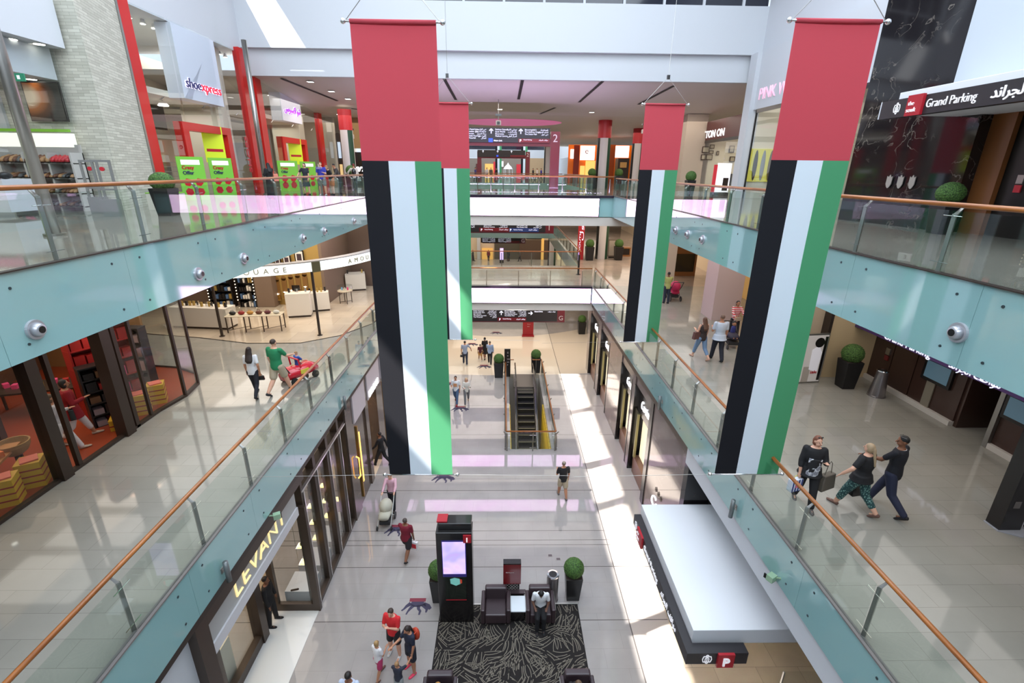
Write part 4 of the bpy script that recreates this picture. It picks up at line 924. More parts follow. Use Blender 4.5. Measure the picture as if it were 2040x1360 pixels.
area('doorway_light', (-7, 19.2, 3.6), 1.5, 1, 25, (1, .6, .35))
# ================================================================ ground floor, black marble side
rt = thing('storefront', 'polished brown marble shop front with white script lettering over four tall windows', 'shop front', (5.9, 20, 0))
m_brm2 = marble('plum_marble', (118, 104, 100), (165, 150, 145), .05, .7, .4)
f = MB(); 
for a, b in ((12.5, 16.6), (21.95, 24.7), (30.6, 31.4), (19.35, 19.8), (27.15, 27.95)): f.box(5.9, 6.5, a, b, 0, 5.3)
for a, b in ((16.9, 19.35), (19.8, 21.95), (24.7, 27.15), (27.95, 30.6)): f.box(5.95, 6.5, a, b, 4.3, 5.3)
wp(f, 'marble_cladding', m_brm2, rt)
wp(MB().box(5.86, 6.5, 16.58, 16.9, 0, 5.35), 'dark_pilaster', m_black, rt)
m_disp = M('lit_display', (240, 226, 190), .5, emit=.75)
m_brownsill = M('copper_sill', (126, 92, 78), .3, .3)
m_lgd = M('script_white', (250, 250, 252), .3, emit=1.3)
for i, (a, b) in enumerate(((16.9, 19.35), (19.8, 21.95), (24.7, 27.15), (27.95, 30.6))):
    f = MB().box(6.35, 6.5, a, b, 0, 4.3).box(5.88, 6.4, a, a+.1, 0, 4.3).box(5.88, 6.4, b-.1, b, 0, 4.3).box(6.1, 6.4, a, b, 3.05, 4.3)
    wo = wp(f, 'window_recess', m_black, rt)
    wp(MB().box(6.05, 6.4, a+.25, b-.3, 0, .85), 'copper_sill', m_brownsill, wo)
    wp(MB().box(6.28, 6.34, a+.5, b-.45, .9, 3.0), 'lit_back', m_disp, wo)
    f = MB().box(6.0, 6.1, a+.35, a+.45, .85, 3.05).box(6.0, 6.1, b-.5, b-.4, .85, 3.05); wp(f, 'gold_mullion', M('olive_gold', (150, 142, 100), .35, .4), wo)
    letters('Cartier', (6.08, b-.55, 3.45), (0, -1, 0), (0, 0, 1), .42, m_lgd, rt, 'lettering', width=1.25, extrude=.02, bold=-.006, shear=.35)
letters('Cartier', (5.88, 15.75, .95), (0, -1, 0), (0, 0, 1), .5, m_lgd, rt, 'lettering', width=2.0, extrude=.02, bold=-.006, shear=.35)
for i in range(3): crest((5.88, 15.3-.28*i, 1.75), (0, -1, 0), (0, 0, 1), .16, M('crest_dark', (92, 84, 74), .5), rt)
sbox('wall_ground_right', (5.9, 6.1, -7, 5.5, 0, 4.9), m_cream, 'cream wall past the entrance canopy')
sbox('wall_ground_behind', (6.5, 6.7, 12.5, 31.4, 0, 5.3), m_black, 'back of the black marble shop')
# ================================================================ first gallery, soap shop behind curved glass
m_orange = M('terracotta_floor', (148, 62, 34), .3)
poly = [(-9.95, -6), (-9.95, 12.6), (-9.8, 13.6), (-9.95, 14.5), (-10.5, 15.3), (-11.4, 15.8), (-12.6, 16.0), (-20, 16.0), (-20, -6)]
struct('floor_soap_shop', MB().poly([(x, y, L1) for x, y in poly], (0, 0, .012)), m_orange, 'terracotta floor of the soap shop')
sbox('wall_soap_shop', (-16.2, -16, -6, 16, L1, 10.3), M('dim_brown_wall', (92, 58, 36), .7), 'brown back wall of the soap shop')
sbox('wall_soap_end', (-16, -12.4, 15.9, 16.0, L1, 10.3), M('tan_wall', (150, 112, 70), .7), 'tan end wall of the soap shop')
sf = thing('storefront', 'dark framed curved glass front of the soap shop with terracotta floor', 'shop front', (-9.95, 10, L1))
m_dkfr = M('dark_shop_frame', (58, 46, 38), .4, .2)
pts = poly[:7]
for a, b in zip(pts, pts[1:]):
    if a[1] < -1 and b[1] > 12: segs = [((-9.95, -6), (-9.95, 9.35)), ((-9.95, 11.75), (-9.95, 12.6))]
    else: segs = [(a, b)]
    for p, q in segs:
        wp(MB().poly([(*p, L1+.05), (*q, L1+.05), (*q, 9.6), (*p, 9.6)], (.012, 0, 0)), 'glass_panel', m_shopglass, sf)
for (x, y, w_) in ((-9.95, 9.42, .13), (-9.95, 9.85, .05), (-9.95, 11.35, .15), (-9.95, 11.72, .06), (-9.95, 12.3, .04), (-9.8, 13.6, .04), (-9.95, 14.5, .035), (-10.5, 15.3, .035), (-9.95, 7.2, .05)):
    wp(MB().box(x-w_, x+w_, y-w_, y+w_, L1, 9.8), 'mullion', m_dkfr, sf)
b = MB()
for a, c in zip(pts, pts[1:]): b.poly([(a[0]-.06, a[1], L1), (c[0]-.06, c[1], L1), (c[0]+.06, c[1], L1), (a[0]+.06, a[1], L1)], (0, 0, .07)) if c[1] > 12 or True else None
wp(b, 'base_rail', m_dkfr, sf)
wp(MB().box(-10.1, -9.85, -6, 12.6, 9.5, 10.4), 'head_beam', m_dkfr, sf)
for y in (6.5, 8.2, 10.4, 12.0): wp(MB().box(-16, -10.05, y-.06, y+.06, 9.4, 9.6), 'ceiling_beam', m_dkfr, sf)
area('soap_shop_light', (-12.8, 9.5, 9.3), 4, 9, 85, (1, .72, .45))
def spt(u, v, z=L1): return at(u, v, z=z)
# stacks of yellow gift boxes
m_gift = M('gift_yellow', (206, 160, 40), .5); m_gred = M('gift_red', (150, 40, 34), .5); m_gtop = M('gift_pink', (220, 110, 90), .5)
def giftstack(x, y, n, label, top=True):
    for i in range(n):
        o = thing('gift_box', label+', '+('bottom', 'second', 'third', 'top', 'fifth')[i]+' box', 'gift box', (x, y, L1+.012+.15*i), .5, 'yellow gift boxes in the soap shop window')
        MB().cbox((0, 0, .06), .42, .42, .12).build('box', m_gift, o); MB().cbox((0, 0, .133), .43, .43, .03).build('lid', m_gred if i < n-1 else m_gift, o)
        if i == n-1 and top: MB().cbox((0, 0, .165), .3, .3, .03, rz=.3).build('ribbon_filling', m_gtop, o)
for i, (u, v, n, lb) in enumerate(((342, 800, 4, 'gift boxes nearest the curved glass'), (312, 822, 4, 'gift boxes beside the clock'), (296, 850, 2, 'low gift boxes by the dark posts'), (75, 962, 4, 'gift boxes under the woven basket'), (30, 1000, 4, 'gift boxes in front of the window at the frame edge'), (5, 1042, 3, 'gift boxes cut by the picture edge'))):
    p = spt(u, v); giftstack(min(p.x, -10.35), p.y, n, lb)
bk = thing('woven_basket', 'round woven basket on a dark stand inside the soap shop', 'basket', spt(62, 950)+Vector((-.25, .1, 0)))
MB().lathe((0, 0, .55), [(.14, 0), (.24, .08), (.3, .22), (.31, .3), (.28, .3), (.26, .22), (.2, .1), (.02, .06)], 20).build('basket', M('wicker', (160, 124, 76), .8), bk); MB().box(-.03, .03, -.03, .03, 0, .55).build('stand', m_black, bk); MB().box(-.2, .2, -.2, .2, 0, .03).build('foot', m_black, bk)
def shelfunit(loc, w_, h, rz, label, colors, rows=4, cols=5, m_fr=None, depth=.35, cat='shelf'):
    o = thing('shelf_unit', label, cat, loc, rz); mf = m_fr or m_dkfr
    f = MB().box(-w_/2, -w_/2+.04, -depth/2, depth/2, 0, h).box(w_/2-.04, w_/2, -depth/2, depth/2, 0, h).box(-w_/2, w_/2, depth/2-.02, depth/2, 0, h)
    for i in range(rows+1): f.box(-w_/2, w_/2, -depth/2, depth/2, h*i/rows-.015 if i else 0, h*i/rows+.015)
    f.build('frame', mf, o)
    for i in range(rows):
        for j in range(cols):
            c = colors[rnd.randrange(len(colors))]; ww = (w_-.12)/cols; hh = h/rows*rnd.uniform(.4, .75)
            MB().box(-w_/2+.06+j*ww+.02, -w_/2+.06+(j+1)*ww-.02, -depth/2+.03, depth/2-.05, h*i/rows+.015, h*i/rows+.015+hh).build('product', c, o)
    return o
cA = [M('prod_red', (150, 30, 28), .5), M('prod_orange', (224, 110, 40), .5), M('prod_pink', (214, 70, 120), .5), M('prod_white', (220, 214, 204), .5), M('prod_yellow', (226, 184, 60), .5), M('prod_black', (30, 26, 26), .4)]
shelfunit(spt(222, 858)+Vector((-.35, .55, 0)), .9, 1.7, .9, 'dark stepped shelf of boxed soaps beside the person in the red tunic', [M('prod_dim', (150, 130, 130), .5), cA[5], M('prod_brown', (110, 76, 50), .5), cA[0]], 5, 3, cA[5])
red_s = shelfunit(Vector((-11.1, 12.6, L1)), 1.5, 2.6, 1.1, 'red and orange gift shelves glowing behind the curved glass', [cA[0], cA[1], cA[0], cA[2]], 5, 5, cA[0])
area('gift_shelf_light', (-10.7, 12.3, 9.0), .6, .6, 4, (1, .6, .4))
shelfunit(Vector((-15.6, 8, L1)), 2.6, 2.4, PI/2, 'wall shelves of red and orange soaps deep in the soap shop', cA[:3]+[cA[5]], 4, 6)
shelfunit(Vector((-15.6, 11.4, L1)), 2.6, 2.4, PI/2, 'wall shelves of pale boxed soaps deep in the soap shop', cA[3:], 4, 6)
def table(loc, w_, d_, h, label, m_top, rz=0, items=0, cols=None, leg=m_dkfr):
    o = thing('display_table', label, 'table', loc, rz)
    MB().box(-w_/2, w_/2, -d_/2, d_/2, h-.05, h).build('tabletop', m_top, o)
    for sx in (-1, 1):
        for sy_ in (-1, 1): MB().box(sx*(w_/2-.05)-.025, sx*(w_/2-.05)+.025, sy_*(d_/2-.05)-.025, sy_*(d_/2-.05)+.025, 0, h-.05).build('leg', leg, o)
    for i in range(items):
        q = thing('soap_block', 'coloured soap pile', 'soap', (0, 0, 0)); bpy.data.objects.remove(q)
        MB().cbox((-w_/2+.12+(w_-.24)*i/max(items-1, 1), rnd.uniform(-.15, .15)*d_, h+.06), .13, .16, .12, rz=rnd.uniform(0, 1)).build('product', cols[rnd.randrange(len(cols))], o)
    return o
m_tbl = M('pine_top', (176, 120, 66), .5)
table(Vector((-12.6, 8.6, L1+.012)), 1.3, 1.6, .8, 'soap table with dark bottles behind the dark posts', m_dkfr, 0, 6, [cA[5], cA[3]])
table(spt(15, 955)+Vector((-.1, -.35, .012)), 1.1, 1.1, .75, 'pine soap table with orange and purple soaps at the frame edge', m_tbl, .4, 6, [cA[1], cA[0], M('prod_purple', (110, 90, 180), .5)])
table(Vector((-13.2, 12.6, L1+.012)), 2.2, .9, .8, 'long dark soap table in the middle of the soap shop', m_dkfr, .3, 8, [cA[0], cA[4], cA[2]])
shelfunit(Vector((-12.6, 7.0, L1)), 1.6, 1.5, .2, 'dark island shelf of black bottles behind the dark posts', [cA[5], M('prod_brown', ()), cA[5]], 3, 6, cA[5])
shelfunit(Vector((-13.6, 10.6, L1)), 1.8, 1.3, .5, 'dark island shelf of red soaps behind the persons in the soap shop', [cA[5], cA[0], M('prod_brown', ())], 3, 6, cA[5])
shelfunit(Vector((-12.2, 14.6, L1)), 1.6, 1.9, .0, 'dark shelf of dim bottles behind the curved glass', [cA[5], M('prod_brown', ()), M('prod_dim', ())], 4, 5, cA[5])
for i, (x, y) in enumerate(((-11.6, 7.4), (-12.4, 10.0), (-11.5, 13.1), (-13.5, 8.6), (-13.0, 12.0))):
    o = thing('pendant_lamp', 'small pendant spot in the soap shop, '+('over the basket', 'over the island shelf', 'by the curved glass', 'deep inside', 'over the long table')[i], 'lamp', (x, y, 8.9)); MB().cone((0, 0, 0), (0, 0, .18), .08, .03, 12).build('shade', m_black, o); MB().cone((0, 0, -.01), (0, 0, 0), .06, .06, 12).build('lens', MATS['lamp_white'] if 'lamp_white' in MATS else M('lamp_white', (255, 250, 235), .4, emit=6), o); MB().cone((0, 0, .18), (0, 0, .5), .008, .008, 6).build('cord', m_black, o)
ck = thing('round_clock', 'round yellow sign on a stand behind the glass by the gift boxes', 'sign', Vector((-10.3, 11.95, L1))); MB().tube([(0, 0, 0), (0, 0, 1.0)], .02, 6).build('stand', m_black, ck); MB().cone((.02, 0, 1.15), (-.02, 0, 1.15), .17, .17, 20).build('disc', M('lime_disc', (200, 200, 80), .5, emit=.2), ck)
# ================================================================ perfume island with curved light sign
m_perf = tile_floor('perfume_marble', (196, 180, 158), (186, 170, 150), (1.1, 1.1), .1)
arc = [(-20, 19.6), (-16, 19.7), (-12.56, 19.05), (-10.3, 18.4), (-8.2, 18.45), (-6.9, 19.4), (-5.95, 21.1), (-5.7, 23.5), (-5.7, 29), (-20, 29)]
struct('floor_perfume', MB().poly([(x, y, L1) for x, y in arc], (0, 0, .008)), m_perf, 'pale marble floor of the perfume hall')
ln = MB()
for a, c in zip(arc[:8], arc[1:8]):
    d = Vector((c[0]-a[0], c[1]-a[1])).normalized(); n_ = Vector((-d.y, d.x))*.025
    ln.poly([(a[0]-n_.x, a[1]-n_.y, L1+.008), (c[0]-n_.x, c[1]-n_.y, L1+.008), (c[0]+n_.x, c[1]+n_.y, L1+.008), (a[0]+n_.x, a[1]+n_.y, L1+.008)], (0, 0, .006))
struct('trim_25', ln, m_black, 'thin dark curved inlay round the perfume hall')
am = thing('light_sign', 'long curved white light sign with spaced capitals over the perfume hall', 'sign', (-8, 20, 9.2))
sgp = []
for i in range(33):
    tt = i/32; P_ = [Vector((-13.6, 17.8)), Vector((-9.6, 17.4)), Vector((-6.6, 18.9)), Vector((-5.7, 23.2))]
    q = P_[0]*(1-tt)**3+P_[1]*3*tt*(1-tt)**2+P_[2]*3*tt*tt*(1-tt)+P_[3]*tt**3; sgp.append(q)
bb = MB(); tp_ = MB()
for a, c in zip(sgp, sgp[1:]):
    d = (c-a).normalized(); n_ = Vector((d.y, -d.x))
    bb.poly([(a.x, a.y, 9.25), (c.x, c.y, 9.25), (c.x, c.y, 9.62), (a.x, a.y, 9.62)], (-n_.x*.02, -n_.y*.02, 0))
    tp_.poly([(a.x-n_.x*.02, a.y-n_.y*.02, 9.24), (c.x-n_.x*.02, c.y-n_.y*.02, 9.24), (c.x-n_.x*.4, c.y-n_.y*.4, 9.24), (a.x-n_.x*.4, a.y-n_.y*.4, 9.24)], (0, 0, .42))
wp(bb, 'lit_face', M('lit_white', (240, 246, 240), .4, emit=.95), am); wp(tp_, 'body', M('sign_body', (140, 134, 134), .5), am)
m_goldl = M('dull_gold_letter', (140, 128, 96), .4, .3)
def on_curve(s): 
    i = max(0, min(31, int(s*32))); f_ = s*32-i; return sgp[i].lerp(sgp[min(i+1, 32)], f_), (sgp[min(i+1, 32)]-sgp[i]).normalized()
def curved_text(txt, s0, ds, par):
    for i, ch in enumerate(txt):
        p, d = on_curve(s0+ds*i); n_ = Vector((d.y, -d.x))
        letters(ch, (p.x+n_.x*.012, p.y+n_.y*.012, 9.34), (d.x, d.y, 0), (0, 0, 1), .2, m_goldl, par, 'lettering')
curved_text('AMOUAGE', .28, .035, am); curved_text('AMOUAGE', .77, .033, am)
p, d = on_curve(.62); n_ = Vector((d.y, -d.x)); wp(MB().cbox((p.x+n_.x*.03, p.y+n_.y*.03, 9.43), .34, .05, .42, rz=math.atan2(d.y, d.x)), 'gold_square', M('olive_square', (96, 88, 58), .5), am)
for x, y, z1 in ((-7.75, 19.42, 9.25), (-11.75, 19.24, 9.25)):
    wp(MB().tube([(x, y, L1), (x, y, z1)], .055, 10), 'pole', m_dkfr, am); wp(MB().cone((x, y, L1), (x, y, L1+.04), .11, .1, 12), 'pole_foot', m_dkfr, am)
m_must = M('mustard_wall', (158, 128, 66), .6); m_taupe = M('taupe_wall', (120, 100, 84), .6)
def wallpt(u, v, y): return at(u, v, y=y)
# back walls of the perfume hall (facing the hall)
xp0, xp1, xp2, xp3 = at(478, 612, z=L1).x, at(514, 612, z=L1).x, at(549, 612, z=L1).x, at(646, 600, y=24.3).x
YP = at(500, 612, z=L1).y
sbox('wall_perfume', (-20, xp0-.02, YP+.35, YP+.5, L1, 10.4), m_taupe, 'taupe back wall of the perfume hall')
sbox('wall_perfume_niche', (xp0-.02, xp1, YP+.45, YP+.6, L1, 10.4), m_black, 'black niche behind the bulb framed shelf')
sbox('wall_perfume_pillar', (xp1, xp2, YP, YP+1.6, L1, 10.4), m_taupe, 'taupe pillar beside the mustard wall')
sbox('wall_perfume_side', (xp3, xp3+.15, 24.3, 28.8, L1, 10.4), m_taupe, 'taupe return beside the mustard wall')
sbox('wall_perfume_rear', (xp3, -5.9, 28.6, 28.8, L1, 10.4), M('brown_rear', (104, 84, 72), .6), 'brown rear wall of the perfume hall')
pa = spt(548, 605); pb_ = spt(622, 598)
sbox('wall_perfume_mustard', (xp2-.1, xp3, 24.3, 24.5, L1, 10.4), m_must, 'mustard wall with arched niches')
m_lit = M('niche_warm', (120, 84, 40), .5, emit=.12); m_bulb = M('small_bulb', (255, 235, 200), .4, emit=5)
nw = bpy.data.objects['wall_perfume_mustard']
for i in range(5):
    qa = at(557+13.5*i, 596-3.5*i, y=24.28); qb = at(553+13.8*i, 557-2.6*i, y=24.28); x, nz, nz1 = qa.x, qa.z, qb.z; b = MB(); b.box(x-.12, x+.12, 24.26, 24.3, nz, nz1).cone((x, 24.26, nz1), (x, 24.3, nz1), .12, .12, 20); b.build('arched_niche', m_lit, nw); MB().box(x-.13, x+.13, 24.12, 24.27, nz-.03, nz).build('niche_ledge', m_must, nw)
    for k in range(3):
        o = thing('perfume_bottle', 'perfume bottle', 'bottle', (x-.07+.07*k, 24.19, nz), 0, 'glinting perfume bottles in the arched niches'); o['label'] = 'perfume bottle in the %s arched niche, %s of three' % (('first', 'second', 'third', 'fourth', 'fifth')[i], ('first', 'middle', 'last')[k])
        MB().cbox((0, 0, .13), .055, .05, .26).build('flask', M('bottle_amber', (150, 110, 50), .15), o); MB().ell((0, 0, .3), .03, .03, .04).build('stopper', m_bulb if k == 1 else m_chrome, o)
for i, (u, v) in enumerate(((553, 522), (571, 518), (596, 512))):
    q = at(u, v, y=24.2); o = thing('framed_picture', 'small framed dark patterned print above the light sign, '+('first', 'second', 'third')[i]+' of three', 'picture', q); w_ = .34+.06*i; h_ = .42+.12*i
    MB().box(-w_/2, w_/2, 0, .05, -h_/2, h_/2).build('frame', m_black, o); MB().box(-w_/2+.05, w_/2-.05, -.01, 0, -h_/2+.05, h_/2-.05).build('mount', M('mount_white', (220, 214, 206), .5), o); MB().box(-w_/4, w_/4, -.015, -.01, -h_/4, h_/4).build('print', M('print_dark', (60, 44, 50), .6), o)
def dotted(x, y, z0, z1, par):
    for k in range(int((z1-z0)/.16)):
        MB().ell((x, y, z0+.16*k), .025, .025, .025, 8, 5).build('bulb', m_bulb, par)
for (x0, x1, lb) in ((xp0+.02, xp1-.02, 'bulb framed dark shelf of white and gold perfume boxes under the teal fascia'), (at(405, 620, z=L1).x, at(452, 620, z=L1).x, 'wide shelf of gold perfume bottles beside the dark pole')):
    o = shelfunit(Vector(((x0+x1)/2, YP+.18, L1)), x1-x0, 2.9, 0, lb, [cA[3], cA[5], M('prod_gold', (190, 160, 90), .3, .5), M('prod_blue', (80, 110, 150), .4), cA[5]], 7, 6, m_black)
for x, nm_s in ((xp0+.0, 'window end of the bulb framed shelf'), (xp1-.02, 'pillar end of the bulb framed shelf'), (at(404, 620, z=L1).x, 'end of the wide gold shelf'), (at(655, 500, y=28.5).x, 'rear wall seen above the light sign')):
    o = thing('bulb_strip', 'vertical strip of small bulbs, '+nm_s, 'light strip', (x, YP-.05 if 'rear' not in nm_s else 28.55, L1)); MB().box(-.03, .03, 0, .05, .3, 3.6).build('strip', m_black, o)
    for k in range(20): MB().ell((0, -.02, .4+.16*k), .024, .024, .024, 8, 5).build('bulb', m_bulb, o)
area('perfume_light', (-11, 22.5, 10.2), 9, 5, 240, (1, .84, .66))
def counter(loc, w_, d_, h, label, rz=0, glass=True, products=5, cols=None):
    o = thing('display_counter', label, 'counter', loc, rz)
    MB().box(-w_/2, w_/2, -d_/2, d_/2, .1, h).build('body', M('counter_white', (222, 214, 202), .35), o); MB().box(-w_/2+.03, w_/2-.03, -d_/2+.03, d_/2-.03, 0, .1).build('plinth', m_dkfr, o)
    for i in range(products): MB().cbox((-w_/2+.15+(w_-.3)*i/max(products-1, 1), rnd.uniform(-.1, .1), h+.1), .08, .08, .2).build('bottle', (cols or [M('prod_gold', ()), m_chrome, cA[5]])[rnd.randrange(3)], o)
    return o
def cpos(u, v): return spt(u, v)
counter(cpos(595, 632)+Vector((0, .25, 0)), 1.05, .6, 1.15, 'white sales counter with a dark screen in the perfume hall', .25, products=3)
counter(cpos(628, 622)+Vector((.1, .35, 0)), 1.0, .5, .95, 'lower white glass counter beside the sales counter', .35, products=5)
counter(cpos(705, 580)+Vector((0, .5, 0)), 1.1, .9, .95, 'white angular counter with a dark figurine at the back of the perfume hall', .3, products=2)
counter(cpos(400, 656)+Vector((0, .4, 0)), 2.6, .7, .95, 'long white counter crowded with perfume bottles behind the dark pole', -.1, products=16)
mn = thing('sales_screen', 'dark sales screen on the white counter', 'screen', cpos(592, 630)+Vector((0, .3, 1.15))); MB().box(-.18, .18, -.02, .02, .05, .3).build('panel', m_black, mn); MB().box(-.06, .06, -.06, .06, 0, .05).build('foot', m_black, mn)
# long glass display table with bags
q0, q1 = cpos(450, 664), cpos(562, 660); cc = (q0+q1)/2; ang = math.atan2((q1-q0).y, (q1-q0).x); wT = (q1-q0).length
o = thing('glass_display_table', 'long glass topped display table of small bags on thin bronze legs', 'table', cc+Vector((0, .3, 0)), ang)
MB().box(-wT/2, wT/2, -.3, .3, .7, .73).build('shelf', m_cream2, o); MB().box(-wT/2, wT/2, -.3, .3, .73, 1.0).build('glass_case', m_shopglass, o)
for i in range(4):
    for s_ in (-1, 1): MB().box(-wT/2+.03+(wT-.1)*i/3, -wT/2+.07+(wT-.1)*i/3, s_*.27-.02, s_*.27+.02, 0, .7).build('leg', m_brz, o)
    if i < 3: MB().tube([(-wT/2+.05+(wT-.1)*i/3, -.27, .12), (-wT/2+.05+(wT-.1)*(i+1)/3, .27, .12)], .012, 5).build('cross_brace', m_brz, o)
bagc = [cA[5], cA[0], M('bag_gold', (196, 140, 60), .5), M('bag_brown', (110, 60, 40), .5), M('bag_wine', (100, 30, 40), .5), cA[3]]
nm_ = ['black', 'red', 'gold', 'brown', 'wine red', 'white']
for i in range(6):
    x = -wT/2+.25+(wT-.5)*i/5; pp = cc+Vector((0, .3, 0))+Matrix.Rotation(ang, 3, 'Z') @ Vector((x, 0, .73))
    b_ = thing('small_bag', 'small %s bag in the long glass display table' % nm_[i], 'bag', pp, ang); MB().ell((0, 0, .08), .14, .09, .08).build('body', bagc[i], b_, smooth=True); MB().tube([(-.06, 0, .14), (-.04, 0, .2), (.04, 0, .2), (.06, 0, .14)], .01, 5).build('handle', bagc[i], b_)
p = cpos(687, 606); o = thing('round_display_table', 'round glass topped table on thin bronze legs', 'table', p+Vector((0, .25, 0)))
MB().cone((0, 0, .66), (0, 0, .7), .38, .38, 28).build('shelf', m_cream2, o); MB().cone((0, 0, .7), (0, 0, .95), .38, .38, 28).build('glass_drum', m_shopglass, o)
for a in range(4): MB().box(.3*math.cos(a*PI/2+.5)-.015, .3*math.cos(a*PI/2+.5)+.015, .3*math.sin(a*PI/2+.5)-.015, .3*math.sin(a*PI/2+.5)+.015, 0, .66).build('leg', m_brz, o)
MB().tube([(-.3*math.cos(.5), -.3*math.sin(.5), .1), (.3*math.cos(.5), .3*math.sin(.5), .1)], .012, 5).build('cross_brace', m_brz, o)
for i in range(3): MB().cbox((-.15+.15*i, 0, .78), .07, .07, .14).build('perfume_bottle', [M('bottle_blue', (120, 170, 200), .2), m_chrome, M('prod_pink', ())][i], o)
# first gallery backdrops beyond (left far)
sbox('wall_gallery_left_far', (-14, -13.8, 29, 60, L1, 10.4), m_cream2, 'shop walls of the far first gallery')

# ================================================================ first gallery, lift lobby side
m_lobby = M('lobby_brown_panel', (64, 44, 38), .25, coat=.2)
lw = MB()
for a, b in ((5, 9.55), (9.6, 10.65), (11.8, 13.42), (13.46, 14.32), (14.36, 15.2)): lw.box(12.7, 12.9, a, b, L1+.15, 10.4)
struct('wall_lobby', lw, m_lobby, 'dark brown panelled wall of the lift lobby')
sbox('wall_lobby_backing', (12.9, 13.0, 5, 10.65, L1, 10.4), M('seam_tan', (130, 104, 84), .4), 'tan backing seen in the joints of the lobby wall')
sbox('wall_lobby_backing_far', (12.9, 13.0, 11.8, 15.2, L1, 10.4), MATS['seam_tan'], 'tan backing seen in the joints of the lobby wall, poster side')
sbox('baseboard_lobby', (12.6, 12.9, 11.8, 15.2, L1, L1+.15), m_cream, 'pale stone skirting of the lift lobby, poster side')
sbox('baseboard_lobby_near', (12.6, 12.9, 5, 10.65, L1, L1+.15), m_cream, 'pale stone skirting of the lift lobby')
sbox('wall_lobby_recess', (14, 14.2, 10, 12.4, L1, 10.4), m_black, 'dark back of the lift recess')
sbox('wall_lobby_cheek', (12.75, 14, 11.7, 11.8, L1, 10.4), m_lobby, 'side of the lift recess, poster side')
sbox('wall_lobby_cheek_near', (12.75, 14, 10.65, 10.75, L1, 10.4), m_lobby, 'side of the lift recess')
dd = thing('lift_frame', 'narrow steel frame strip at the dark lift recess', 'frame', (12.65, 10.72, L1)); MB().box(-.05, .05, -.06, .06, 0, 3.2).build('strip', m_steel, dd)
sbox('wall_lobby_return', (11.0, 12.9, 15.2, 15.4, L1, 10.4), M('cream_panel', (214, 190, 150), .4), 'cream return wall beside the lift lobby')
sbox('wall_lobby_return_side', (10.95, 11.05, 15.15, 15.9, L1, 10.4), m_dark, 'dark edge of the cream return wall')
sbox('wall_lobby_step', (9.2, 11.0, 15.5, 15.8, L1, 10.4), M('cream_panel2', (206, 186, 160), .4), 'cream wall behind the tall poster')
sk = thing('wall_socket', 'small brass wall socket on the cream return wall', 'socket', (11.9, 15.19, L1+.4)); MB().box(-.09, .09, -.01, 0, -.05, .05).build('plate', M('brass', ()), sk)
for i, (y0, lb) in enumerate(((12.2, 'wall screen with a blue glow on the lift lobby wall beside the steel bin'), (9.75, 'second wall screen on the lift lobby wall, cut by the picture edge'))):
    o = thing('wall_screen', lb, 'television', (12.62, y0+.42, 7.78)); MB().box(0, .1, -.48, .48, -.34, .34).build('bezel', m_black, o); MB().box(-.01, 0, -.39, .39, -.25, .25).build('display', M('tv_blue', (84, 112, 128), .2, emit=.3), o)
ps = thing('metal_strip', 'pale vertical strip below the first lobby screen', 'panel', (12.66, 12.75, L1)); MB().box(0, .03, -.14, .14, .15, 1.0).build('strip', M('strip_beige', (134, 126, 112), .4), ps)
fs = thing('fire_panel', 'small steel and red fire panel on the lobby wall beside the cream corner', 'panel', (12.68, 14.55, 7.6)); MB().box(-.02, .02, -.08, .08, 0, .22).build('steel_plate', m_steel, fs); MB().box(-.02, .02, -.08, .08, -.2, -.04).build('red_plate', M('dull_red', (110, 34, 34), .5), fs)
pp = thing('parking_sign_band', 'dark purple sign band with white lettering over the lift lobby', 'sign', (11.9, 11, 8.2))
wp(MB().box(11.85, 12.0, 5, 17.2, 8.36, 8.9), 'band', M('purple_band', (74, 48, 104), .4), pp); wp(MB().box(11.78, 11.85, 15.35, 15.85, 8.2, 8.75), 'red_square', MATS['sign_red'], pp)
letters('Grand Parking', (11.84, 13.9, 8.4), (0, -1, 0), (0, 0, 1), .2, m_wsign, pp, 'lettering', width=1.7); letters(arabic('مواقف الجراند'), (11.84, 11.6, 8.4), (0, -1, 0), (0, 0, 1), .22, m_wsign, pp, 'lettering', width=1.4)
letters('the', (11.77, 15.8, 8.52), (0, -1, 0), (0, 0, 1), .14, m_wsign, pp, 'lettering'); letters('souk', (11.77, 15.82, 8.32), (0, -1, 0), (0, 0, 1), .15, m_wsign, pp, 'lettering'); crest((11.84, 16.9, 8.6), (0, -1, 0), (0, 0, 1), .22, m_wsign, pp)
# tall poster
po = thing('poster_stand', 'tall framed poster of a figure in white beside the topiary', 'poster', (10.35, 14.75, L1), .12)
MB().box(-.42, .42, -.04, .04, 0, 1.75).build('frame', m_steel, po); MB().box(-.38, .38, -.05, -.04, .05, 1.7).build('print', M('poster_pale', (206, 200, 196), .4, emit=.15), po)
b = MB(); b.poly([(-.1, -.055, .5), (.22, -.055, .4), (.25, -.055, 1.1), (.1, -.055, 1.35), (-.12, -.055, 1.2)], (0, -.004, 0)); b.build('white_figure', M('poster_white', (232, 230, 238), .5, emit=.2), po)
b = MB(); b.cone((.1, -.055, 1.45), (.1, -.06, 1.45), .17, .17, 18); b.build('dark_hair', m_black, po)
MB().box(.27, .37, -.056, -.05, .1, 1.65).build('dark_edge', m_black, po); MB().box(-.3, -.05, -.056, -.05, .05, .6).build('pale_block', M('poster_block', (190, 180, 170), .5), po)
letters('sale', (10.33, 14.69, 6.85), (.99, .12, 0), (0, 0, 1), .12, M('poster_red', (190, 50, 60), .5), po, 'lettering')
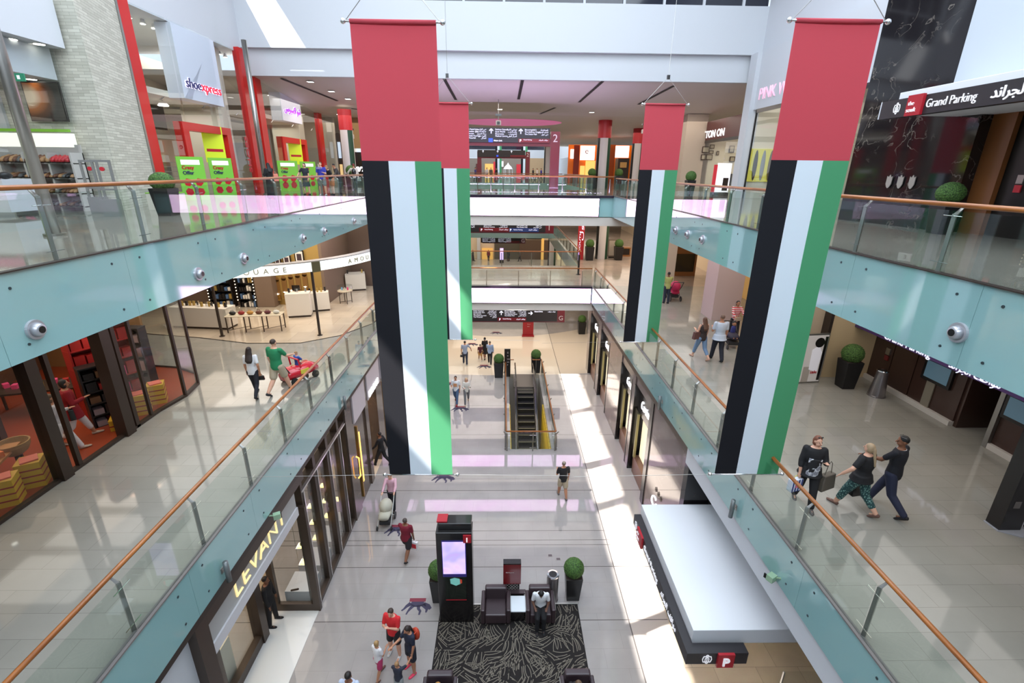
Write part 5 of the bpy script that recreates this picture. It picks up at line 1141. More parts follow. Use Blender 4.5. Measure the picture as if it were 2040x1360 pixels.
# pillars of the first gallery
m_pil = M('pillar_mauve', (206, 184, 184), .5)
sbox('wall_pillar', (10.0, 11.3, 21.9, 23.2, L1, 10.5), m_pil, 'square pillar behind the woman with the striped sleeves')
sbox('wall_pillar_far', (9.3, 10.75, 29.6, 30.8, L1, 10.5), M('pillar_cream', (212, 196, 182), .5), 'square pillar beside the pink stroller')
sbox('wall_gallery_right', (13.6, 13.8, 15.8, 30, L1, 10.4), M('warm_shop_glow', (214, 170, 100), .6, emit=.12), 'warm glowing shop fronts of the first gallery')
sbox('wall_gallery_right_far', (14.5, 14.7, 30, 60, L1, 10.4), m_cream2, 'shop walls of the far first gallery, lift lobby side')
bx = thing('dark_showcase', 'dark showcase in a tan surround seen past the pillar', 'showcase', (12.2, 32.5, L1)); MB().box(-.9, .9, -.3, .3, 0, 3.6).build('surround', M('tan_wood', (150, 100, 56), .5), bx); MB().box(-.75, .75, -.33, -.3, .3, 1.5).build('dark_glass', m_black, bx)
bc = thing('brown_counter', 'low brown counter with a black panel near the red vertical sign', 'counter', (9.9, 40.2, L1)); MB().box(-.7, .7, -.3, .3, 0, .75).build('body', M('tan_wood', ()), bc); MB().box(-.6, .6, -.33, -.3, .15, .65).build('panel', m_black, bc)
mb_ = thing('menu_board', 'upright dark board with pale drawings beside the brown counter', 'sign', (8.9, 39.2, L1)); MB().box(-.36, .36, -.05, .05, .1, 1.5).build('board', M('board_tan', (120, 104, 90), .5), mb_); MB().box(-.3, .3, -.06, -.05, .2, 1.4).build('print', M('board_print', (176, 164, 150), .6), mb_); MB().box(-.3, .3, -.1, .1, 0, .1).build('foot', m_black, mb_)
# near shop edge at the right border
bp2 = thing('shop_corner_post', 'glossy black corner post of the shop at the right gallery edge', 'post', (10.15, 7.75, L1)); MB().box(-.22, .22, -.14, .14, 0, 3.9).build('post', m_black, bp2); MB().box(.24, .27, -.12, -.09, 0, 3.9).build('steel_profile', m_chrome, bp2); MB().box(.31, .34, -.12, -.09, 0, 3.9).build('steel_profile', m_chrome, bp2); MB().box(-.12, .0, -.15, -.14, .55, .7).build('grey_label', m_grey, bp2)
struct('trim_26', MB().poly([(9.9, 7.6, L1), (10.4, 7.3, L1), (11.6, 5.6, L1), (12.5, 5.6, L1), (12.5, 7.9, L1), (9.9, 7.9, L1)], (0, 0, .02)), M('sill_pale', (170, 172, 180), .4), 'pale sill of the shop at the gallery edge')
wpn = thing('display_board', 'white upright panel behind the glossy black post', 'panel', (10.75, 6.9, L1)); MB().cbox((0, 0, .9), .08, .5, 1.7, rz=.5).build('panel', M('panel_white', (210, 212, 218), .4), wpn)
bpl = thing('black_box', 'tall black faceted box at the right picture edge', 'planter', (10.3, 6.55, L1), .35); MB().cbox((0, 0, .45), .6, .6, .9, taper=1.15).build('box', m_pot, bpl)
# ================================================================ upper gallery, shoe shop side
m_stone = M('split_stone', (196, 194, 180), .85); t = NT(m_stone)
tc = t.n('ShaderNodeTexCoord'); sp = t.n('ShaderNodeSeparateXYZ'); t.l(tc.outputs['Object'], sp.inputs[0])
ad = t.n('ShaderNodeMath'); ad.operation = 'ADD'; t.l(sp.outputs[0], ad.inputs[0]); t.l(sp.outputs[1], ad.inputs[1])
cb_ = t.n('ShaderNodeCombineXYZ'); t.l(ad.outputs[0], cb_.inputs[0]); t.l(sp.outputs[2], cb_.inputs[1])
br = t.n('ShaderNodeTexBrick'); br.inputs['Scale'].default_value = 1; br.inputs['Brick Width'].default_value = .38; br.inputs['Row Height'].default_value = .09; br.inputs['Mortar Size'].default_value = .004
br.inputs['Color1'].default_value = rgb(208, 206, 192); br.inputs['Color2'].default_value = rgb(184, 182, 168); br.inputs['Mortar'].default_value = rgb(150, 148, 134); t.l(cb_.outputs[0], br.inputs['Vector'])
t.l(br.outputs['Color'], t.p.inputs['Base Color'])
bmp = t.n('ShaderNodeBump'); bmp.inputs['Strength'].default_value = .8; bmp.inputs['Distance'].default_value = .05
n = t.n('ShaderNodeTexNoise'); n.inputs['Scale'].default_value = 6; t.l(cb_.outputs[0], n.inputs['Vector']); mxx = t.mix(.5, br.outputs['Color'], n.outputs['Color']); t.l(mxx, bmp.inputs['Height']); t.l(bmp.outputs[0], t.p.inputs['Normal'])
struct('wall_stone', MB().poly([(-16.4, 17.5, L2), (-13.2, 17.6, L2), (-14.35, 21.15, L2), (-16.4, 21.15, L2)], (0, 0, 7.5)), m_stone, 'pale split stone pier between the two shoe shops')
sbox('wall_stone_edge', (-14.45, -14.3, 21.1, 21.2, L2, 19.3), m_steel, 'steel edge of the stone pier')
# shop A interior
sbox('wall_shop_a_back', (-26, -16.2, 17.4, 17.6, L2, 19.2), m_white, 'white back wall of the first shoe shop')
sbox('wall_shop_a_header', (-14.3, -14.0, -6, 17.3, 17.75, 19.3), m_white, 'white header over the first shoe shop glass')
sbox('window_3', (-14.0, -13.98, -6, 17.3, L2, 17.75), m_shopglass, 'tall glass front of the first shoe shop')
q1, q2 = at(130, 97, y=17.4), at(115, 160, y=17.4)
sbox('ceiling_shop_a', (-26, q1.x, -6, 17.4, q1.z, 17.9), m_white, 'stepped white ceiling block of the first shoe shop')
sbox('ceiling_shop_a_low', (-26, q2.x, -6, 17.4, q2.z, q1.z), m_white, 'lower stepped white ceiling block of the first shoe shop')
for u, v in ((78, 88), (62, 158), (22, 78)):
    q = at(u, v, z=q1.z-.01 if v < 120 else q2.z-.01); o = thing('ceiling_downlight', 'lit downlight in the stepped ceiling of the first shoe shop, '+{78: 'upper', 62: 'lower', 22: 'upper, near the pole'}[u], 'ceiling light', q); MB().cone((0, 0, -.01), (0, 0, 0), .14, .14, 16).build('lens', M('lamp_white', (255, 250, 235), .4, emit=6), o); MB().cone((0, 0, -.006), (0, 0, .002), .17, .17, 16).build('ring', m_chrome, o)
p0, p1 = at(45, 165, y=17.38), at(136, 240, y=17.38)
o = thing('wall_picture', 'large dark picture with an orange flash on the wall of the first shoe shop', 'picture', ((p0.x+p1.x)/2, 17.36, (p0.z+p1.z)/2)); W_, H_ = p1.x-p0.x, p0.z-p1.z
m_pic = M('flash_picture', (40, 34, 28), .3); t = NT(m_pic); g = t.n('ShaderNodeTexGradient'); g.gradient_type = 'SPHERICAL'; t.l(t.coord(scale=(1.1, 1.1, 1.3), loc=(.55, 0, -.2)), g.inputs['Vector']); t.l(t.ramp(g.outputs['Fac'], [(.0, rgb(38, 34, 28)), (.25, rgb(96, 56, 26)), (.5, rgb(190, 110, 50)), (.75, rgb(250, 225, 190))]), t.p.inputs['Base Color'])
MB().box(-W_/2, W_/2, -.03, 0, -H_/2, H_/2).build('print', m_pic, o); MB().box(-W_/2-.04, W_/2+.04, -.01, .03, -H_/2-.04, H_/2+.04).build('frame', m_black, o)
p0, p1 = at(0, 256, y=17.38), at(140, 263, y=17.38)
sbox('trim_27', (-24, p1.x, 17.3, 17.4, p1.z, p0.z), M('lime_green', (134, 196, 52), .5), 'lime green stripe on the shoe shop wall')
sbox('trim_28', (-24, p1.x+.1, 17.25, 17.4, at(0, 292, y=17.38).z, p1.z-.05), M('light_niche', (255, 252, 240), .6, emit=.5), 'lit white band over the shoe racks')
ex = thing('exit_sign', 'small green running figure exit sign', 'sign', at(38, 154, y=15.5)); MB().box(-.16, .16, -.02, .02, -.1, .1).build('panel', M('exit_green', (40, 120, 90), .5, emit=.3), ex); MB().box(-.04, .04, -.025, -.02, -.05, .05).build('figure', m_wl, ex)
# racks of shoes
m_shelf = M('rack_grey', (176, 174, 170), .5)
shoe_m = [M('shoe_red', (186, 30, 44), .35), M('shoe_brown', (104, 66, 44), .5), M('shoe_grey', (96, 96, 96), .5), M('shoe_tan', (170, 130, 90), .5), M('shoe_black', (32, 30, 34), .4), M('shoe_pink', (214, 70, 130), .5)]
snames = ['red', 'brown', 'grey', 'tan', 'black', 'pink']
shoes = []
for m in shoe_m[:]:
    o = thing('shoe', 'shoe', 'shoe', (0, 0, -50), 0, 'shoes on the racks of the first shoe shop')
    b = MB(); b.loft([((0, -.13, .03), (1, 0, 0), (0, 0, 1), .03, .025), ((0, -.08, .045), (1, 0, 0), (0, 0, 1), .045, .04), ((0, 0, .05), (1, 0, 0), (0, 0, 1), .04, .05), ((0, .09, .06), (1, 0, 0), (0, 0, 1), .04, .06), ((0, .13, .05), (1, 0, 0), (0, 0, 1), .03, .045)], 10)
    b.build('upper', m, o, smooth=True); MB().box(-.04, .04, -.15, .14, 0, .015).build('sole', m_black, o); shoes.append(o)
rows = [at(0, 322, y=16.9).z, at(0, 352, y=16.9).z, at(0, 382, y=16.9).z, at(0, 408, y=16.9).z]
xl, xr = at(5, 330, y=16.9).x, at(152, 330, y=16.9).x
rk = thing('shoe_rack', 'long grey shoe rack along the wall of the first shoe shop', 'rack', ((xl+xr)/2, 17.1, L2))
hw = (xr-xl)/2
for z in rows: MB().box(-hw, hw, -.3, .2, z-L2-.05, z-L2-.02).build('shelf', m_shelf, rk)
MB().box(-hw, hw, .16, .2, 0, rows[0]-L2+.55).build('back_panel', m_shelf, rk)
for x in (-hw, -hw*.33, hw*.33, hw-.06): MB().box(x, x+.06, -.32, .2, 0, rows[0]-L2+.3).build('upright', m_shelf, rk)
used = [False]*6; cnt = 0
for r_, z in enumerate(rows):
    for c_ in range(17):
        x = xl+.15+(xr-xl-.3)*c_/16
        k = 0 if (r_ == 0 and c_ > 11) else (5 if (r_ >= 2 and c_ in (2, 3)) else rnd.choice((1, 2, 3, 4, 1, 3)))
        place = (x, 16.95, z-.02); lb = '%s shoe on the %s shelf of the shoe rack' % (snames[k], ('top', 'second', 'third', 'lowest')[r_])
        lb += ', %s from the window end' % ('first second third fourth fifth sixth seventh eighth ninth tenth eleventh twelfth thirteenth fourteenth fifteenth sixteenth seventeenth'.split()[16-c_])
        if not used[k]: o = shoes[k]; o.location = place; o['label'] = lb; used[k] = True
        else: o = dup(shoes[k], place, label=lb)
        o.rotation_euler = (math.radians(0), 0, rnd.uniform(-.3, .3)); o.scale = (1.5, 1.5, 1.5) if r_ else (1.5, 1.5, 2.2)
pf = [(-15.5, -6), (-11.6, 8), (-10.9, 10.6), (-10.85, 12.0), (-11.2, 13.2), (-12.6, 14.0), (-14.0, 14.2), (-15.5, 14.2)]
gp = struct('floor_platform', MB().poly([(x-2.4, y, L2) for x, y in pf], (0, 0, .14)), M('lime_green', ()), 'lime green edged platform in the shoe shop window')
MB().poly([(x-2.5, y-.05, L2+.14) for x, y in pf], (0, 0, .01)).build('pale_top', m_cream, gp)
dt_ = thing('promotion_stand', 'white display stand with a pink sign in the first shoe shop window', 'display', at(25, 430, x=-14.6)); dt_.location.z = L2+.15
MB().box(-.5, .5, -.5, .5, 0, .9).build('body', M('stand_white', (216, 214, 220), .5), dt_); MB().box(-.5, .5, -.52, -.5, .95, 1.35).build('checked_sign', m_black, dt_); MB().box(-.42, .42, -.53, -.52, 1.02, 1.28).build('pink_sign', shoe_m[5], dt_)
for i in range(4): MB().ell((-.36+.24*i, -.2, 1.0), .11, .2, .1).build('handbag', [shoe_m[4], shoe_m[4], shoe_m[5], shoe_m[4]][i], dt_, smooth=True)
for i, (u, v) in enumerate(((203, 425), (228, 431))):
    p = at(u, v, z=L2); o = thing('security_gate', 'grey shop security gate before the stone wall, '+('inner one' if i == 0 else 'outer one'), 'gate', p+Vector((0, 0, 0)), .3)
    f = MB().box(-.24, -.18, -.03, .03, 0, 1.6).box(.18, .24, -.03, .03, 0, 1.6).box(-.24, .24, -.03, .03, 1.54, 1.6).box(-.2, .2, -.02, .02, .75, .8).box(-.24, .24, -.08, .08, 0, .5); f.build('frame', M('gate_grey', (120, 120, 118), .4), o); MB().cone((0, -.03, 1.35), (0, .03, 1.35), .06, .06, 14).build('red_disc', shoe_m[0], o)
area('shoe_shop_a_light', (-17.5, 11, 15.5), 5, 9, 260, (1, .97, .9))
bpz = thing('steel_pole', 'thick brushed steel pole in front of the first shoe shop glass', 'pole', (-10.4, 11.35, L2)); MB().cone((0, 0, 0), (0, 0, 7.3), .11, .11, 24).build('shaft', m_steel, bpz, smooth=True); MB().cone((0, 0, 0), (0, 0, .05), .2, .2, 24).build('base', m_steel, bpz); bpz.location = (-9.75, 10.8, L2)
bpz2 = thing('steel_pole', 'slim brushed steel pole between the two red frames', 'pole', (-13.4, 28.75, L2)); MB().cone((0, 0, 0), (0, 0, 7.6), .13, .13, 24).build('shaft', m_steel, bpz2, smooth=True); MB().cone((0, 0, 0), (0, 0, .05), .2, .2, 24).build('base', m_steel, bpz2)
# shop B: red frames and glass
sx_ = -14.5
shB = thing('storefront', 'double height glass shop front with glossy red frames and two hanging sign boxes', 'shop front', (sx_, 30, L2))
for a, b, z1 in ((21.22, 21.85, 19.3), (30.0, 30.55, 19.3), (31.4, 32.1, 18.1), (41.2, 41.9, 18.1)): wp(MB().box(sx_-.2, sx_+.15, a, b, L2, z1), 'red_post', m_red, shB)
for a, b in ((23.87, 27.95), (34.3, 38.4)):
    f = MB().box(sx_-.35, sx_+.06, a, a+.42, L2, 14.75).box(sx_-.35, sx_+.06, b-.42, b, L2, 14.75).box(sx_-.35, sx_+.06, a, b, 14.75, 15.1); wp(f, 'red_portal', m_red, shB)
for a, b, z0, z1 in ((21.85, 24.2, L2, 19.15), (24.3, 27.5, 15.1, 19.15), (28.0, 30.0, L2, 19.15), (32.1, 34.3, L2, 18.05), (34.3, 38.4, 15.1, 18.05), (38.4, 41.2, L2, 18.05), (41.9, 44.8, L2, 18.05)): wp(MB().box(sx_-.012, sx_, a, b, z0, z1), 'glass_panel', m_shopglass, shB)
for y in (22.9, 25.9, 29.0, 33.2, 36.3, 39.8):
    for z in (15.9, ): wp(MB().tube([(sx_+.02, y-.15, z-.08), (sx_+.02, y+.15, z+.08)], .015, 5), 'glass_clamp', m_chrome, shB)
wp(MB().box(-15.2, -14.5, 24.55, 27.85, 16.12, 19.1), 'sign_box', M('sign_box_white', (214, 220, 232), .5), shB); wp(MB().box(-15.2, -14.48, 34.9, 38.1, 16.12, 18.0), 'sign_box', MATS['sign_box_white'], shB)
m_navy = M('navy_letter', (44, 48, 92), .4, emit=.25); m_xr = M('red_letter', (216, 30, 54), .4, emit=.7); m_halo = M('letter_halo', (235, 225, 255), .5, emit=1.3)
halo = MB().box(-14.05, -14.045, 24.75, 27.75, 16.55, 17.0)
halo.b.free()
letters('shoe', (-14.49, 24.78, 16.62), (0, 1, 0), (0, 0, 1), .42, m_halo, shB, 'lettering_halo', width=1.2, bold=.014, extrude=.01)
letters('shoe', (-14.46, 24.8, 16.62), (0, 1, 0), (0, 0, 1), .42, m_navy, shB, 'lettering', width=1.15, bold=0, extrude=.02)
letters('xpress', (-14.49, 25.98, 16.62), (0, 1, 0), (0, 0, 1), .42, m_halo, shB, 'lettering_halo', width=1.72, bold=.014, extrude=.01)
letters('xpress', (-14.46, 26.0, 16.62), (0, 1, 0), (0, 0, 1), .42, m_xr, shB, 'lettering', width=1.68, bold=0, extrude=.02)
letters(arabic('شو اكسبريس'), (-14.47, 35.2, 16.7), (0, 1, 0), (0, 0, 1), .4, m_halo, shB, 'lettering_halo', width=2.6, bold=.012, extrude=.01)
letters(arabic('شو اكسبريس'), (-14.44, 35.2, 16.7), (0, 1, 0), (0, 0, 1), .4, M('violet_letter', (150, 60, 200), .4, emit=.8), shB, 'lettering', width=2.6, extrude=.03)
m_shopw = M('shop_warm_white', (222, 214, 196), .6)
sbox('wall_shop_b_back', (-21.2, -21, 21.1, 45, L2, 19.2), m_shopw, 'cream back wall of the red framed shoe shop')
sbox('wall_shop_b_end', (-21, -14.4, 44.8, 45.0, L2, 18.1), m_shopw, 'cream end wall of the red framed shoe shop')
for a, b in ((28.5, 29.6), (39.2, 40.2)): sbox('wall_pilaster', (-17.2, -15.2, a, b, L2, 19.1 if a < 30 else 18), m_shopw, 'cream pilaster behind the shop glass, '+('near' if a < 30 else 'far'))
sbox('ceiling_shop_b', (-21, -15.2, 21.3, 28.4, 16.15, 16.4), m_shopw, 'dropped ceiling of the red framed shoe shop')
sbox('ceiling_shop_b_far', (-21, -15.2, 32, 39, 16.15, 16.4), m_shopw, 'dropped far ceiling of the red framed shoe shop')
sbox('wall_shop_b_dark', (-18.2, -18.0, 21.3, 28.4, 15.0, 16.15), m_black, 'dark band in the red framed shoe shop')
sbox('wall_shop_b_dark_far', (-18.2, -18.0, 32, 39, 15.0, 16.15), m_dark, 'dark far band in the red framed shoe shop')
sbox('window_4', (-19.5, -19.4, 22.2, 26.2, 16.6, 18.7), M('void_dark', (40, 44, 48), .3), 'dark upper opening inside the red framed shop')
sbox('window_5', (-19.5, -19.4, 33, 37.0, 16.6, 17.9), MATS['void_dark'], 'dark far upper opening inside the red framed shop')
gw = thing('shoe_graphic', 'pale wall graphic with large dark shoe silhouettes', 'wall graphic', (-18.3, 23.5, 13.2)); MB().box(0, .05, -1.5, 3.0, 0, 1.8).build('panel', M('graphic_pale', (206, 200, 192), .6), gw)
for y0 in (-1.1, .9):
    b = MB(); b.poly([(.055, y0, 1.3), (.055, y0+.5, 1.7), (.055, y0+.9, 1.3), (.055, y0+1.5, .95), (.055, y0+1.5, .8), (.055, y0, .8)], (.005, 0, 0)); b.build('shoe_silhouette', M('silhouette', (96, 88, 84), .6), gw)
wr_ = thing('shoe_wall', 'wall rack with rows of small shoes behind the red portal', 'rack', (-18, 24, L2)); 
for i in range(7): MB().box(0, .3, -2.3, 4, .2+i*.24, .22+i*.24).build('shelf', m_shelf, wr_)
MB().box(-.05, 0, -2.3, 4, 0, 2).build('back_panel', M('rack_white', (190, 190, 186), .5), wr_)
for i in range(4): MB().box(.02, .25, -2+i*1.4, -1.2+i*1.4, .22+.24*(i+1), .34+.24*(i+1)).build('shoes', shoe_m[4] if i % 2 else shoe_m[2], wr_)
m_lime = M('lime_poster', (196, 214, 40), .5, emit=.25); m_grn = M('green_poster', (112, 180, 60), .5, emit=.2)
def poster(x, y, z0, w_, h, label, lime=True):
    o = thing('promotion_poster', label, 'poster', (x, y, z0), -.62)
    MB().box(-.015, .015, 0, w_, 0, h).build('sheet', m_lime if lime else m_grn, o)
    dx = .02
    b = MB().box(dx-.004, dx, w_*.15, w_*.85, h*.82, h*.93); b.build('white_label', m_wl, o)
    if lime:
        for i, (c, s) in enumerate(((shoe_m[0], .35), )): MB().box(dx-.004, dx, w_*.1, w_*.9, h*.3, h*.38).build('red_word', c, o)
        return o
    for i in range(4):
        yy = w_*(.28 if i % 2 == 0 else .7); zz = h*(.42-.22*(i//2)); MB().cone((dx-.004, yy, zz), (dx, yy, zz), w_*.16, w_*.16, 6).build('red_tag', shoe_m[0], o)
    mt = o.rotation_euler.to_matrix()
    for tx, zz, c in (('Crazy', .72, shoe_m[0]), ('Offer', .6, M('poster_navy', (40, 50, 80), .5))):
        q = Vector((x, y, z0)) + mt @ Vector((dx+.002, w_*.15, h*zz)); letters(tx, q, mt @ Vector((0, 1, 0)), (0, 0, 1), h*.08, c, o, 'lettering', bold=.006)
    return o
poster(-15.0, 26.2, 13.4, 1.0, 1.7, 'lime poster high inside the first red portal'); poster(-14.2, 24.9, L2, 1.1, 1.85, 'green crazy offer poster with red tags beside the first red portal, portal side', False)
poster(-14.2, 22.5, L2, 1.1, 1.85, 'green crazy offer poster with red tags next to the stone pier', False); poster(-15.0, 36.4, 13.4, 1.0, 1.7, 'lime poster high inside the second red portal')
poster(-14.2, 36.0, L2, 1.2, 1.85, 'green offer poster with red tags inside the second red portal', False); poster(-14.3, 32.6, L2, 1.4, 1.85, 'green offer poster with red tags between the slim pole and second portal', False)
vl = thing('vertical_lettering', 'red vertical lettering on the shop glass beside the first red portal', 'sign', (-14.45, 29.2, 12.6)); letters('SHOES', (-14.44, 29.6, 12.9), (0, 0, 1), (0, -1, 0), .3, shoe_m[0], vl, 'lettering', width=1.9, bold=.01)
hl = thing('ceiling_downlight', 'bright downlight hanging in the red framed shop over the portal', 'ceiling light', (-16.2, 25.6, 15.9)); MB().cone((0, 0, 0), (0, 0, .2), .25, .1, 20).build('shade', M('lamp_shade_white', (240, 240, 240), .4), hl); MB().cone((0, 0, -.01), (0, 0, 0), .22, .22, 20).build('lens', MATS['lamp_white'], hl); MB().cone((0, 0, .2), (0, 0, .28), .02, .02, 6).build('stem', m_steel, hl)
for i, (u, v) in enumerate(((257, 36), (285, 48), (307, 57), (437, 108), (449, 114), (518, 180), (530, 186), (536, 190), (610, 210), (642, 222))):
    q = at(u, v, x=-15.6); o = thing('spot_lamp', 'small bright spot lamp high behind the shop glass, number %s from the stone pier' % 'one two three four five six seven eight nine ten'.split()[i], 'lamp', q); MB().cone((0, 0, 0), (0, 0, .22), .12, .05, 14).build('shade', MATS['lamp_shade_white'], o); MB().cone((0, 0, -.01), (0, 0, 0), .1, .1, 14).build('lens', MATS['lamp_white'], o); MB().cone((0, 0, .22), (0, 0, .5), .012, .012, 6).build('stem', m_steel, o)
area('shoe_shop_b_light', (-17.5, 25, 19.0), 4, 6, 160, (1, .93, .8)); area('shoe_shop_b_low_light', (-17.0, 25, 16.0), 3, 6, 120, (1, .95, .85)); area('shoe_shop_b_far_light', (-17.5, 36, 17.9), 4, 8, 160, (1, .93, .8)); area('shoe_shop_b_far_low_light', (-17.0, 36, 16.0), 3, 6, 120, (1, .95, .85))
wc = thing('white_plinth', 'low white plinth beside the large topiary before the stone pier', 'plinth', (-11.9, 17.9, L2)); MB().box(-.45, .45, -.35, .35, 0, .55).build('body', M('counter_white', ()), wc); MB().box(-.46, .46, -.36, .36, .55, .58).build('lime_top', M('lime_green', ()), wc)
# black script shop beyond
bs = thing('script_shop', 'black shop front with bright white script, beside the flag column', 'shop front', (-10.5, 41.5, L2))
wp(MB().box(-13.9, -11.25, 44.6, 45, L2, 14.5), 'black_wall', m_black, bs); wp(MB().box(-11.2, -9.6, 44.8, 45, L2, 14.8), 'lit_bay', M('lit_bay', (236, 200, 140), .5, emit=.6), bs); wp(MB().box(-13.9, -9.5, 44.6, 45, 14.8, 17.2), 'upper_wall', M('tan_fascia', (160, 130, 84), .5), bs)
letters('Aerie', (-13.5, 44.58, 12.95), (1, 0, 0), (0, 0, 1), .55, M('script_white', ()), bs, 'lettering', width=1.9, bold=.03, shear=.5)
gd2 = thing('side_shop', 'grey glazed shop bay between the red frames and the flag column', 'shop front', (-15, 48, L2)); wp(MB().box(-14.4, -13.9, 45.0, 46, L2, 16.0), 'wall', m_dark, gd2); wp(MB().box(-14.3, -14.0, 44.95, 45, 12.6, 13.5), 'lit_shelf', MATS['lit_bay'], gd2); wp(MB().box(-14.3, -14.05, 44.94, 44.99, 14, 15.3), 'lit_poster', M('pale_blue_lit', (200, 220, 240), .5, emit=.6), gd2)
# ================================================================ upper gallery, black marble side
mw_ = MB().poly([(11.25, 16.4, L2), (11.86, 12.9, L2), (12.3, 12.96, L2), (11.6, 16.5, L2)], (0, 0, 7.7))
struct('wall_black_marble', mw_, m_blkmarble, 'tall black veined marble wall')
sh = bpy.data.objects['wall_black_marble']
for i, (u, v) in enumerate(((1745, 361), (1763, 361), (1781, 361))):
    o_ = None
    q = at(u, v, x=11.3)
    d = (Vector((11.97, 12.7, 0))-Vector((11.25, 16.4, 0))).normalized(); t0_ = (q.y-16.4)/d.y*1; 
    s_ = [.0, .35, .7][i]; base = Vector((11.25, 16.4, 0))+d*(1.55+s_); 
    nrm = Vector((-1, 0, 0))*.02; up = Vector((0, 0, 1)); bz = 13.0
    P_ = [(-.1, .14), (-.1, -.08), (-.05, -.17), (0, -.2), (.05, -.17), (.1, -.08), (.1, .14), (.05, .1), (0, .18), (-.05, .1)]
    e = thing('wall_emblem', 'small grey shield emblem on the black marble, '+('first', 'middle', 'last')[i]+' of three', 'emblem', (base.x-.05, base.y, bz))
    MB().poly([(-.005, -p_[0], p_[1]) for p_ in P_], (-.02, 0, 0)).build('shield', M('emblem_grey', (150, 142, 134), .5), e)
struct('wall_upper_white', MB().poly([(11.62, 13.74, 15.1), (11.75, 3, 15.1), (12.6, 3, 15.1), (12.2, 13.74, 15.1)], (0, 0, 4.4)), M('canopy_white_wall', (188, 196, 204), .5), 'smooth white wall above the parking sign')
sbox('wall_upper_dark', (12.35, 12.6, 3, 12.95, L2, 15.2), M('dark_lobby', (30, 26, 24), .4), 'dark wall of the upper lift lobby')

wy0, wy1 = at(1972, 399, x=12.2).y, at(1900, 379, x=12.2).y
wd = thing('wood_panel', 'tall orange brown wood panel in the dark upper lobby', 'panel', (12.25, (wy0+wy1)/2, L2))
wp(MB().box(12.2, 12.33, wy0, wy1, L2, 14.7), 'panel', M('wood_brown', (124, 76, 38), .35), wd)
q = at(2028, 366, x=12.3); rp = thing('fire_panel', 'small steel and red fire panel in the upper lobby', 'panel', (12.34, q.y, q.z)); MB().box(-.03, 0, -.08, .08, 0, .2).build('steel_plate', m_steel, rp); MB().box(-.03, 0, -.08, .08, -.2, -.03).build('red_plate', M('bright_red_plate', (200, 50, 60), .5), rp)
cn = thing('parking_canopy', 'white canopy with a black parking sign band on the upper gallery', 'canopy', (11, 10, 14.6))
wp(MB().box(10.12, 12.2, 3, 13.5, 14.62, 15.15), 'white_slab', M('canopy_white', ()), cn, bevel=.01); wp(MB().box(9.95, 10.15, 3, 13.82, 14.55, 14.97), 'sign_band', m_blk, cn); wp(MB().box(9.95, 10.15, 13.82, 13.86, 14.56, 14.97), 'band_end', m_white, cn)
wp(MB().box(9.88, 9.95, 12.42, 12.88, 14.54, 15.0), 'red_square', MATS['sign_red'], cn)
letters('the', (9.87, 12.82, 14.77), (0, -1, 0), (0, 0, 1), .1, m_wl, cn, 'lettering', bold=-.003); letters('souk', (9.87, 12.84, 14.62), (0, -1, 0), (0, 0, 1), .11, m_wl, cn, 'lettering', bold=-.003)
letters('Grand Parking', (9.94, 12.36, 14.68), (0, -1, 0), (0, 0, 1), .19, m_wl, cn, 'lettering', width=1.28, bold=-.003); letters(arabic('مواقف الجراند'), (9.94, 10.75, 14.68), (0, -1, 0), (0, 0, 1), .2, m_wl, cn, 'lettering', width=1.6, bold=.004)
crest((9.94, 13.25, 14.76), (0, -1, 0), (0, 0, 1), .2, m_wl, cn)
l = bpy.data.lights.new('upper_canopy_downlight', 'SPOT'); l.energy = 40; l.color = (1, .7, .3); l.spot_size = 1.9; o = bpy.data.objects.new('upper_canopy_downlight', l); C.objects.link(o); o.location = (12.6, 11, 15.0)
area('upper_lobby_light', (13, 8, 14.9), 1, 5, 20, (1, .75, .5))
# PINK W shop and the red shop
sbox('wall_pink_pier', (14.0, 14.6, 30.0, 30.8, L2, 19.45), m_white, 'white pier beside the pink lettered shop')
pk = thing('storefront', 'white shop front with pale pink capitals, seen past the large flag', 'shop front', (14.3, 26, L2))
wp(MB().box(14.25, 14.6, 16.6, 30.0, 16.55, 19.45), 'header', m_white, pk); wp(MB().box(14.22, 14.3, 16.6, 29.6, 16.35, 16.55), 'dark_frame', m_black, pk); wp(MB().box(14.22, 14.3, 29.55, 29.63, L2, 16.5), 'dark_jamb', m_black, pk)
letters('PINK WOMAN', (14.23, 29.6, 17.0), (0, -1, 0), (0, 0, 1), .62, M('pink_letter', (240, 190, 214), .4, emit=.5), pk, 'lettering', width=5.2, extrude=.03, bold=-.01)
wp(MB().box(14.26, 14.27, 16.6, 29.5, L2, 16.4), 'glass_panel', m_shopglass, pk); wp(MB().box(20, 20.1, 16.6, 31, L2, 19), 'back_wall', m_shopw, pk)
yp = thing('wall_poster', 'yellow poster with standing figures in the pink lettered shop', 'poster', (19.9, 29.0, L2+.9))
sbox('wall_pink_end', (14.6, 20, 30.0, 30.3, L2, 18), m_shopw, 'cream end wall of the pink lettered shop')
p0, p1 = at(1497, 296, y=29.97), at(1546, 362, y=29.97); yp.location = (p0.x, 29.97, p1.z)
MB().box(0, p1.x-p0.x, -.03, 0, 0, p0.z-p1.z).build('sheet', M('poster_yellow', (216, 206, 90), .5, emit=.2), yp)
for i in range(3): MB().ell((.35+.45*i, -.05, .9), .13, .03, .85).build('figure', [M('fig_dark', (70, 60, 50), .6), M('fig_grey', (150, 150, 150), .6), M('fig_brown', (110, 90, 60), .6)][i], yp, smooth=True)
area('pink_shop_light', (16.5, 26, 17.8), 3, 6, 140, (1, .93, .82))
co = thing('storefront', 'dark red shop front with white capitals beside the beige pier', 'shop front', (15.5, 35, L2))
